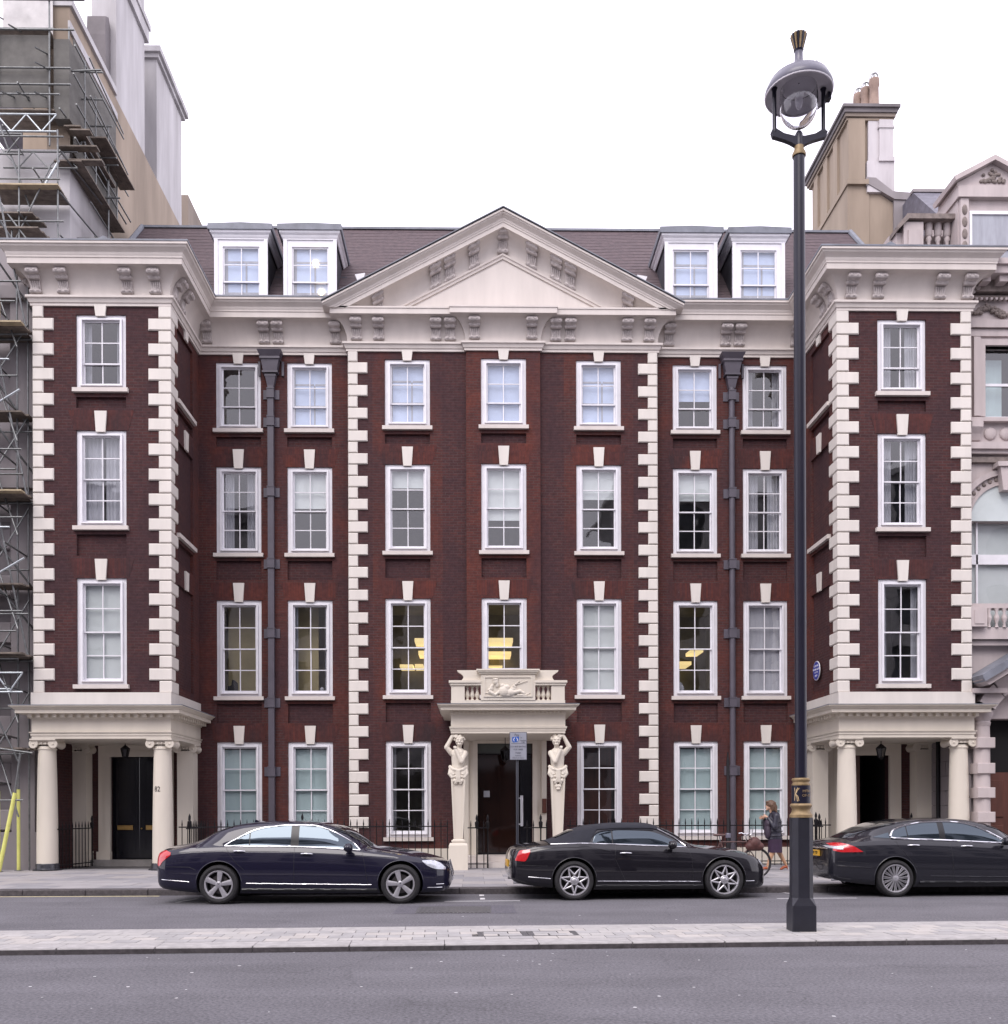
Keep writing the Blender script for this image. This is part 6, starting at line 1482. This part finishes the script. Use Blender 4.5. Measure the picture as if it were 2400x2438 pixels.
for q in ([(-.27,.99),(-.27,.26)], [(.90,.925),(.96,.7),(1.02,.26)], [(-1.47,1.0),(-1.42,.9),(-1.28,.72),(-1.14,.60)], [(-2.62,.655),(-2.1,.65),(-1.98,.60)], [(1.95,.62),(2.1,.60),(2.3,.58)]): car.line('panel_gap', q, .0035, 'trim_black', .0)
car.line('sill_trim', [(-1.10,.365),(1.08,.335)], .008, 'chrome', .004); car.line('bumper_trim', [(-2.60,.43),(-2.1,.395)], .008, 'chrome', .004); car.line('bumper_trim', [(2.05,.28),(2.30,.275)], .007, 'chrome', .003); car.line('bumper_trim', [(2.2,.335),(2.33,.335)], .006, 'chrome', .003)
car.line('sill', [(-1.18,.25),(1.18,.235)], .035, 'trim_black', -.012)
car.line('shoulder_crease', [(-2.3,.905),(-1.6,.93),(-.5,.915),(.6,.865),(1.5,.80)], .006, 'paint_navy', -.001)
for sd in (-1, 1):
    car.patch('tail_light', -2.715, -2.44, curve([(-2.715,.70),(-2.66,.66),(-2.58,.745),(-2.44,.855)]), curve([(-2.715,.80),(-2.66,.90),(-2.56,.935),(-2.44,.90)]), 'red_lens', .008, 14, 8, sd)
    car.patch('headlight', 1.96, 2.36, curve([(1.96,.735),(2.06,.655),(2.2,.60),(2.36,.585)]), curve([(1.96,.75),(2.1,.755),(2.25,.71),(2.36,.62)]), 'lens', .006, 14, 6, sd)
car.handle(-1.23, .925); car.handle(-.055, .875); car.mirror(.70, .955, 'paint_navy')
gr = MB()
for k in range(6): gr.tube([(2.452-.012*k,-.26,.5+.038*k),(2.475-.014*k,0,.5+.038*k),(2.452-.012*k,.26,.5+.038*k)], .008, 6)
gr.tube([(2.40,-.30,.72),(2.47,-.28,.47),(2.48,0,.45),(2.47,.28,.47),(2.40,.30,.72)], .014, 6); car.part('grille', gr, 'chrome', 60)
car.part('number_plate', MB().box(2.46,2.475,-.26,.26,.36,.46), 'white'); car.part('rear_plate', MB().box(-2.765,-2.745,-.26,.26,.62,.73), 'plate_yellow')
car.part('aerial_fin', MB().prism([(-1.18,1.41),(-1.05,1.425),(-1.15,1.47)],-.012,.012), 'paint_navy')

# ---- black soft-top
sp = dict(wheels=(-1.3725,1.3725), r=.355, rim=.262, arch=.398, track=.955, phase=.22, rail=.70,
  top=[(-2.505,.66),(-2.495,.80),(-2.45,.92),(-2.38,.965),(-2.1,1.01),(-1.78,1.045),(-1.55,1.13),(-1.26,1.26),(-.86,1.345),(-.35,1.376),(.05,1.372),(.22,1.33),(.6,1.17),(.92,.985),(1.05,.96),(1.5,.925),(1.9,.845),(2.1,.76),(2.2,.66),(2.25,.55),(2.265,.46)],
  belt=[(-2.505,.62),(-2.495,.74),(-2.45,.84),(-2.3,.92),(-1.9,.985),(-1.2,1.005),(-.6,.985),(.71,.93),(1.2,.90),(1.7,.83),(2.0,.745),(2.15,.65),(2.23,.54),(2.265,.44)],
  bot=[(-2.505,.46),(-2.47,.36),(-2.3,.29),(-1.7,.22),(-1.0,.185),(1.0,.185),(1.75,.19),(2.1,.20),(2.22,.24),(2.265,.33)],
  wid=[(-2.505,.62),(-2.48,.74),(-2.4,.83),(-2.2,.90),(-1.9,.935),(-1.3,.96),(-.5,.945),(.3,.94),(1.3,.955),(1.7,.925),(1.95,.86),(2.1,.77),(2.2,.64),(2.25,.5),(2.265,.38)])
car = Car('parked_car', (3.12, 18.72, 0), R(2.6), 'black two-door convertible with raised dark fabric roof before the porch', 'car', sp, 'paint_black')
car.common('star')
car.top_patch('soft_top', -1.80, .20, lambda x: 1.03 + .44*min(1, max(0, (x+1.10)/.16)), 2, 'soft_top', .012, 50, 24)
car.top_patch('windscreen', .28, .92, lambda x: 1.50, 2, 'car_glass', .006); car.top_patch('rear_window', -1.62, -1.30, 1.72, 2, 'car_glass', .018)
car.windows([(-1.02,1.05),(-1.0,1.13),(-.93,1.19),(-.82,1.225),(-.5,1.252),(.0,1.235),(.15,1.205),(.42,1.09),(.69,.95)],
            [(-1.02,1.035),(-.61,1.0),(.69,.945)], -1.02, .69, [(-.67,-.645)], .0075, 'car_glass', 0, False)
car.patch('soft_top_edge', -1.02, .12, curve([(-1.02,1.13),(-.93,1.20),(-.82,1.235),(-.5,1.262),(.12,1.25)]), curve([(-1.02,1.15),(-.93,1.215),(-.82,1.25),(-.5,1.275),(.12,1.265)]), 'soft_top', .014, 20, 2)
car.line('waist_trim', [(-1.78,1.0),(-1.2,1.02),(-.61,1.0),(.70,.942)], .012, 'chrome', .006); car.line('screen_pillar', [(.19,1.27),(.3,1.215),(.5,1.11),(.69,.96)], .013, 'chrome', .01)
for q in ([(-.61,.985),(-.63,.75),(-.42,.30),(-.4,.26)], [(.72,.93),(.78,.75),(.80,.26)], [(-2.05,.97),(-1.78,.995)], [(-2.45,.64),(-1.85,.62)]): car.line('panel_gap', q, .0035, 'trim_black', .0)
car.line('sill_trim', [(-.95,.345),(.98,.325)], .008, 'chrome', .004); car.line('bumper_trim', [(-2.2,.425),(-1.80,.395)], .008, 'chrome', .004); car.line('bumper_trim', [(1.78,.325),(1.95,.325)], .007, 'chrome', .004)
car.line('sill', [(-.98,.25),(.98,.24)], .035, 'trim_black', -.012)
car.line('haunch_crease', [(-2.28,.88),(-2.0,.935),(-1.5,.955),(-1.0,.94),(-.7,.88)], .007, 'paint_black', -.001); car.line('haunch_crease', [(-2.25,.80),(-2.32,.65)], .006, 'paint_black', 0)
for sd in (-1, 1):
    car.patch('tail_light', -2.42, -2.16, curve([(-2.42,.715),(-2.26,.705),(-2.16,.86)]), curve([(-2.42,.74),(-2.33,.895),(-2.16,.91)]), 'red_lens', .012, 14, 8, sd)
    car.patch('headlight', 2.06, 2.17, curve([(2.06,.68),(2.17,.55)]), curve([(2.06,.72),(2.17,.62)]), 'lens', .008, 8, 6, sd)
car.handle(-.43, .845, .21); car.mirror(.40, .965, 'paint_black')
for sd in (-1, 1): car.part('exhaust', MB().tube([(-2.45,sd*.62,.335),(-2.25,sd*.62,.335)], .05, 12), 'chrome', 40)
car.part('rear_plate', MB().box(-2.525,-2.505,-.26,.26,.58,.70), 'plate_yellow')
gr = MB()
for k in range(5): gr.tube([(2.262,-.24,.45+.045*k),(2.28,0,.45+.045*k),(2.262,.24,.45+.045*k)], .008, 6)
car.part('grille', gr, 'chrome', 60)

# ---- dark grey saloon at the right edge
sp = dict(wheels=(-1.4545,1.4545), r=.345, rim=.255, arch=.388, track=.93, phase=.1, rail=.69,
  top=[(-2.62,.70),(-2.61,.86),(-2.57,.99),(-2.48,1.035),(-2.25,1.065),(-2.0,1.175),(-1.7,1.285),(-1.25,1.402),(-.87,1.446),(-.32,1.462),(.12,1.428),(.46,1.345),(.85,1.18),(1.15,1.03),(1.3,.99),(1.7,.93),(2.05,.82),(2.25,.70),(2.33,.58),(2.345,.48)],
  belt=[(-2.62,.66),(-2.61,.80),(-2.57,.90),(-2.4,.985),(-2.0,1.03),(-1.44,1.045),(-.45,1.02),(.47,.975),(1.2,.91),(1.7,.84),(2.05,.73),(2.25,.62),(2.33,.52),(2.345,.44)],
  bot=[(-2.62,.44),(-2.57,.34),(-2.4,.29),(-1.8,.22),(-1.0,.18),(1.0,.18),(1.85,.19),(2.2,.2),(2.345,.33)],
  wid=[(-2.62,.62),(-2.59,.73),(-2.5,.82),(-2.3,.885),(-2.0,.92),(-1.4,.94),(0,.94),(1.4,.94),(1.8,.905),(2.05,.83),(2.2,.72),(2.3,.56),(2.345,.40)])
car = Car('parked_car', (9.20, 19.05, 0), R(1.6), 'dark grey saloon with multi-spoke wheels parked at the right edge', 'car', sp, 'paint_grey')
car.common('many')
car.windows([(-1.50,1.12),(-1.46,1.20),(-1.35,1.265),(-1.15,1.325),(-.8,1.378),(-.45,1.388),(-.1,1.365),(.2,1.28),(.5,1.13),(.72,1.0)],
            [(-1.50,1.10),(-1.44,1.085),(-.45,1.04),(.72,.975)], -1.50, .72, [(-1.19,-1.17),(-.575,-.46)], .02)
car.top_patch('windscreen', .40, 1.14, lambda x: 1.50, 2, 'car_glass', .006); car.top_patch('rear_window', -2.2, -1.35, 1.55, 2, 'car_glass', .006)
for sd in (-1, 1):
    car.patch('quarter_light', -1.80, -1.52, curve([(-1.80,1.10),(-1.52,1.085)]), curve([(-1.80,1.105),(-1.65,1.15),(-1.52,1.19)]), 'car_glass', .004, 10, 5, sd)
    car.patch('tail_light', -2.58, -2.06, curve([(-2.58,.86),(-2.4,.83),(-2.06,.835)]), curve([(-2.58,.975),(-2.45,1.0),(-2.25,.955),(-2.06,.845)]), 'red_lens', .008, 18, 8, sd)
    car.patch('tail_light_stripe', -2.585, -2.40, curve([(-2.585,.90),(-2.40,.875)]), curve([(-2.585,.94),(-2.40,.935)]), 'lens', .012, 8, 3, sd)
    car.part('exhaust', MB().tube([(-2.55,sd*.62,.33),(-2.42,sd*.66,.34),(-2.3,sd*.68,.30)], .045, 12), 'chrome', 40)
    car.patch('headlight', 1.9, 2.22, curve([(1.9,.70),(2.22,.56)]), curve([(1.9,.75),(2.22,.66)]), 'lens', .006, 10, 5, sd)
for q in ([(-1.43,1.03),(-1.35,.9),(-1.18,.7),(-1.06,.55)], [(-.40,1.02),(-.37,.6),(-.38,.25)], [(.75,.96),(.80,.6),(.82,.25)], [(-2.5,.66),(-1.95,.62)]): car.line('panel_gap', q, .0035, 'trim_black', .0)
car.line('bumper_crease', [(-2.5,.585),(-2.2,.565),(-1.92,.54)], .007, 'paint_grey', 0); car.line('sill', [(-1.0,.27),(1.0,.255)], .035, 'trim_black', -.012); car.line('door_crease', [(-.8,.385),(1.0,.36)], .01, 'paint_grey', -.001)
car.handle(-1.10, .955, .22); car.handle(-.09, .935, .22); car.mirror(.60, 1.0, 'paint_grey')
car.part('boot_trim', MB().tube([(-2.60,-.62,.90),(-2.635,0,.905),(-2.60,.62,.90)], .018, 8), 'chrome', 60); car.part('rear_plate', MB().box(-2.645,-2.62,-.26,.26,.74,.85), 'plate_yellow'); 
tx = text_mb('WA09 YYP', .085, .003); tx.v = [(-2.648+b, -a, .795+c) for a, b, c in tx.v]; car.part('plate_lettering', tx, 'trim_black', None)
# ================================================================== WALKING WOMAN
M['skin'] = mat('skin', (.52,.32,.22), .5, var=.06, scale=20); M['tights'] = mat('tan_tights', (.42,.24,.14), .55, var=.06, scale=15)
M['hair'] = mat('auburn_hair', (.11,.06,.035), .5, var=.45, scale=40, bump=.5, bscale=120); M['jacket'] = mat('navy_quilted_jacket', (.022,.021,.035), .38, var=.3, scale=14, bump=.35, bscale=25)
M['skirt'] = mat('purple_skirt', (.030,.012,.036), .75, var=.2, scale=8); M['shoe'] = mat('tan_shoe', (.33,.075,.025), .4, var=.12); M['scarf'] = mat('mauve_sleeve', (.045,.03,.05), .6, var=.2)
wx, wy, wz = 7.42, 24.4, .12
wo = empty('person', (wx, wy, wz)); tag(wo, 'woman in navy jacket and purple skirt walking left behind the convertible', 'person')
V = lambda x, z, y=0: (wx+x, wy+y, wz+z)
def fig(name, mb, m, vox=.009, it=3):
    o = obj(name, mb, M[m], wo); remesh(o, vox, it); return o
b = MB()                                                        # head, neck, hands
b.cap(V(-.02,1.40), V(-.055,1.50), .055, .052); b.ell(V(-.085,1.60), (.088,.074,.112)); b.ell(V(-.115,1.555), (.06,.055,.06)); b.ell(V(-.176,1.585), (.022,.014,.018)); b.ell(V(-.158,1.535), (.018,.026,.012)); b.ell(V(-.15,1.505), (.03,.03,.022))
for s in (-1, 1): b.ell(V(-.155,1.615,s*.032), (.016,.018,.009)); b.ell(V(-.07,1.59,s*.074), (.018,.012,.03))
for s, hx, hz in ((-1,-.20,1.33),(1,-.27,1.30)):                # hands meeting before the chest
    b.cap(V(hx+.07,hz-.04,s*.06), V(hx+.02,hz,s*.045), .027, .03); b.ell(V(hx,hz+.01,s*.035), (.042,.022,.036))
    for k in range(4): b.cap(V(hx-.02+.004*k,hz+.028-.016*k,s*.03), V(hx-.075+.006*k,hz+.015-.017*k,s*.008), .0095, .008)
    b.cap(V(hx-.0,hz+.035,s*.025), V(hx-.04,hz+.06,s*.008), .0105, .009)
fig('body', b, 'skin', .006, 2)
h = MB(); h.ell(V(-.055,1.635), (.125,.105,.11)); h.ell(V(.0,1.57), (.095,.108,.12)); h.ell(V(.02,1.50), (.075,.095,.07)); h.ell(V(-.13,1.69), (.055,.08,.04)); h.ell(V(.055,1.55),(.05,.08,.09))
for s in (-1, 1): h.cap(V(-.055,1.62,s*.085), V(-.04,1.49,s*.082), .045, .03)
for k in range(18):
    a = random.uniform(-1.4, 1.4); h.cap(V(.01+.03*math.cos(a),1.68,.09*math.sin(a)), V(.035+.05*math.cos(a),1.44+random.uniform(-.02,.04),.105*math.sin(a)), .022, .012)
fig('hair', h, 'hair', .008, 2)
j = MB()                                                        # jacket with both sleeves
j.cap(V(.03,1.33), V(.05,.80), .145, .17); j.cap(V(.0,1.2), V(.03,.86), .15, .165); j.cap(V(.02,1.36,-.13), V(.02,1.36,.13), .085, .085); j.cap(V(-.01,1.415,-.05), V(.03,1.43,.05), .06, .06); j.ell(V(.05,.78), (.185,.165,.07))
for s, ex, ez, hx, hz in ((-1,-.02,1.07,-.135,1.29),(1,-.13,1.04,-.20,1.26)):
    j.cap(V(.03,1.35,s*.17), V(ex,ez,s*.215), .078, .066); j.cap(V(ex,ez,s*.215), V(hx,hz,s*.065), .066, .045)
for z in (.86,.97,1.09,1.2): j.tube([V(.045+.178*math.cos(t)*(1 if z < 1.1 else .92),z,.175*math.sin(t)) for t in [6.2832*k/20 for k in range(20)]], .012, 6, True)
fig('jacket', j, 'jacket', .01, 2)
bagm = MB(); bagm.ell(V(-.145,.97,-.02), (.085,.13,.2)); bagm.ell(V(-.14,1.15,-.02),(.08,.12,.12)); fig('folded_scarf', bagm, 'scarf', .012, 2)
k_ = MB(); rows = []
for i in range(9):
    t = i/8; rows.append([V(.05+lerp(.165,.175,t)*math.cos(a)*(1+.04*math.sin(5*a)*t)+lerp(0,-.0,t), .86-.42*t, lerp(.16,.168,t)*math.sin(a)) for a in [6.2832*q/28 for q in range(28)]])
k_.grid(rows, True); k_.add(rows[-1], [tuple(range(28))]); obj('skirt', k_, M['skirt'], wo, smooth=60)
l = MB()
l.cap(V(.02,.58,-.06), V(-.03,.44,-.06), .07, .060); l.cap(V(-.035,.44,-.06), V(-.085,.33,-.06), .062, .056); l.cap(V(-.085,.33,-.06), V(-.17,.06,-.06), .056, .032)
l.cap(V(.08,.58,.06), V(.16,.44,.06), .07, .058); l.cap(V(.17,.44,.06), V(.22,.34,.06), .060, .055); l.cap(V(.22,.34,.06), V(.345,.115,.06), .055, .031)
fig('legs', l, 'tights', .008, 3)
def shoe(tx, tz, hx, hz, y):
    m_ = MB(); t_ = Vector(V(tx,tz,y)); h_ = Vector(V(hx,hz,y)); md = t_.lerp(h_,.5)
    m_.cap(t_, md+Vector((0,0,.012)), .028, .038); m_.cap(md+Vector((0,0,.012)), h_, .037, .036); m_.cap(h_+Vector((.015,0,-.005)), (h_.x+.03, h_.y, max(wz+.012, h_.z-.06)), .018, .012)
    fig('shoe', m_, 'shoe', .007, 1)
shoe(-.30, .03, -.175, .055, -.06); shoe(.215, .028, .345, .085, .06)

# ================================================================== BICYCLE
M['frame_paint'] = mat('bike_frame', (.10,.055,.05), .35, var=.1); M['bag'] = mat('brown_bag', (.085,.030,.026), .6, var=.25, scale=9, bump=.2)
bx, by, bz = 5.15, 21.55, .12
bk = empty('bicycle', (bx, by, bz)); tag(bk, 'bicycle with a brown handlebar bag parked behind the convertible bonnet', 'bicycle')
B = lambda n, mb, m, s=40: obj(n, mb, M[m], bk, smooth=s)
FWX, RWX, rw = bx+1.02, bx+.0, .335
for cx in (FWX, RWX):
    cz = bz+rw+.002
    B('tyre', MB().tube([(cx+rw*.955*math.cos(a),by,cz+rw*.955*math.sin(a)) for a in [6.2832*k/48 for k in range(48)]], .023, 8, True), 'tyre'); B('rim', MB().tube([(cx+.298*math.cos(a),by,cz+.298*math.sin(a)) for a in [6.2832*k/48 for k in range(48)]], .010, 6, True), 'disc')
    sp_ = MB()
    for k in range(20):
        a = 6.2832*k/20; sp_.tube([(cx+.02*math.cos(a+.4),by+(.02 if k % 2 else -.02),cz+.02*math.sin(a+.4)),(cx+.295*math.cos(a),by,cz+.295*math.sin(a))], .0018, 4)
    B('spokes', sp_, 'alloy'); B('hub', MB().tube([(cx,by-.05,cz),(cx,by+.05,cz)], .02, 10), 'alloy')
bb = (bx+.42, by, bz+.28); hd = (FWX-.20, by, bz+.80); hb = (FWX-.155, by, bz+.64); st = (bx+.24, by, bz+.80); fa = (FWX, by, bz+rw); ra = (RWX, by, bz+rw)
fr = MB()
for a, c, r in ((bb,hb,.019),(bb,st,.017),(st,hd,.016),(hd,hb,.02),(ra,bb,.01),(ra,st,.009)): fr.tube([a, c], r, 10)
fr.tube([hb,(FWX-.05,by,bz+.5),fa], .013, 8); B('frame', fr, 'frame_paint')
hb_ = MB(); hb_.tube([hd,(FWX-.22,by,bz+.92)], .013, 8); hb_.tube([(FWX-.30,by-.28,bz+.98),(FWX-.24,by-.26,bz+.99),(FWX-.18,by-.18,bz+.96),(FWX-.2,by,bz+.93),(FWX-.18,by+.18,bz+.96),(FWX-.24,by+.26,bz+.99),(FWX-.30,by+.28,bz+.98)], .012, 8)
hb_.tube([(FWX-.17,by-.15,bz+.95),(FWX-.12,by-.15,bz+1.0),(FWX-.1,by-.15,bz+1.12)], .009, 6); B('handlebar', hb_, 'chrome')
B('brake_cable', MB().tube([(FWX-.28,by-.26,bz+.98),(FWX-.42,by-.2,bz+.9),(FWX-.5,by-.1,bz+.76),(FWX-.3,by,bz+.66)], .005, 5), 'tyre')
sd_ = MB(); sd_.tube([st,(bx+.22,by,bz+.93)], .013, 8); B('seat_post', sd_, 'chrome'); s_ = MB(); s_.ell((bx+.2,by,bz+.95),(.13,.07,.03)); s_.ell((bx+.3,by,bz+.955),(.08,.03,.022)); B('saddle', s_, 'frame_paint')
bg_ = MB(); bg_.ell((FWX-.04,by-.03,bz+.76),(.15,.12,.15)); bg_.cap((FWX-.14,by-.03,bz+.70),(FWX+.07,by-.03,bz+.70),.10,.10); bo_ = B('bag', bg_, 'bag'); remesh(bo_, .012, 3)
B('bag_strap', MB().tube([(FWX-.12,by-.12,bz+.86),(FWX-.15,by-.05,bz+.95),(FWX-.1,by+.04,bz+.88)], .010, 6), 'frame_paint')
cr = MB(); cr.tube([(bb[0],by-.045,bb[2]),(bb[0]+.1,by-.05,bb[2]-.13)], .009, 6); cr.box(bb[0]+.05,bb[0]+.16,by-.12,by-.05,bb[2]-.145,bb[2]-.12); cr.tube([(bb[0]+.09*math.cos(a),by-.04,bb[2]+.09*math.sin(a)) for a in [6.2832*k/20 for k in range(20)]], .006, 5, True); B('crank', cr, 'alloy')
B('kickstand', MB().tube([(bb[0]-.04,by+.03,bb[2]-.03),(bb[0]-.12,by+.2,bz+.004)], .009, 6), 'alloy')
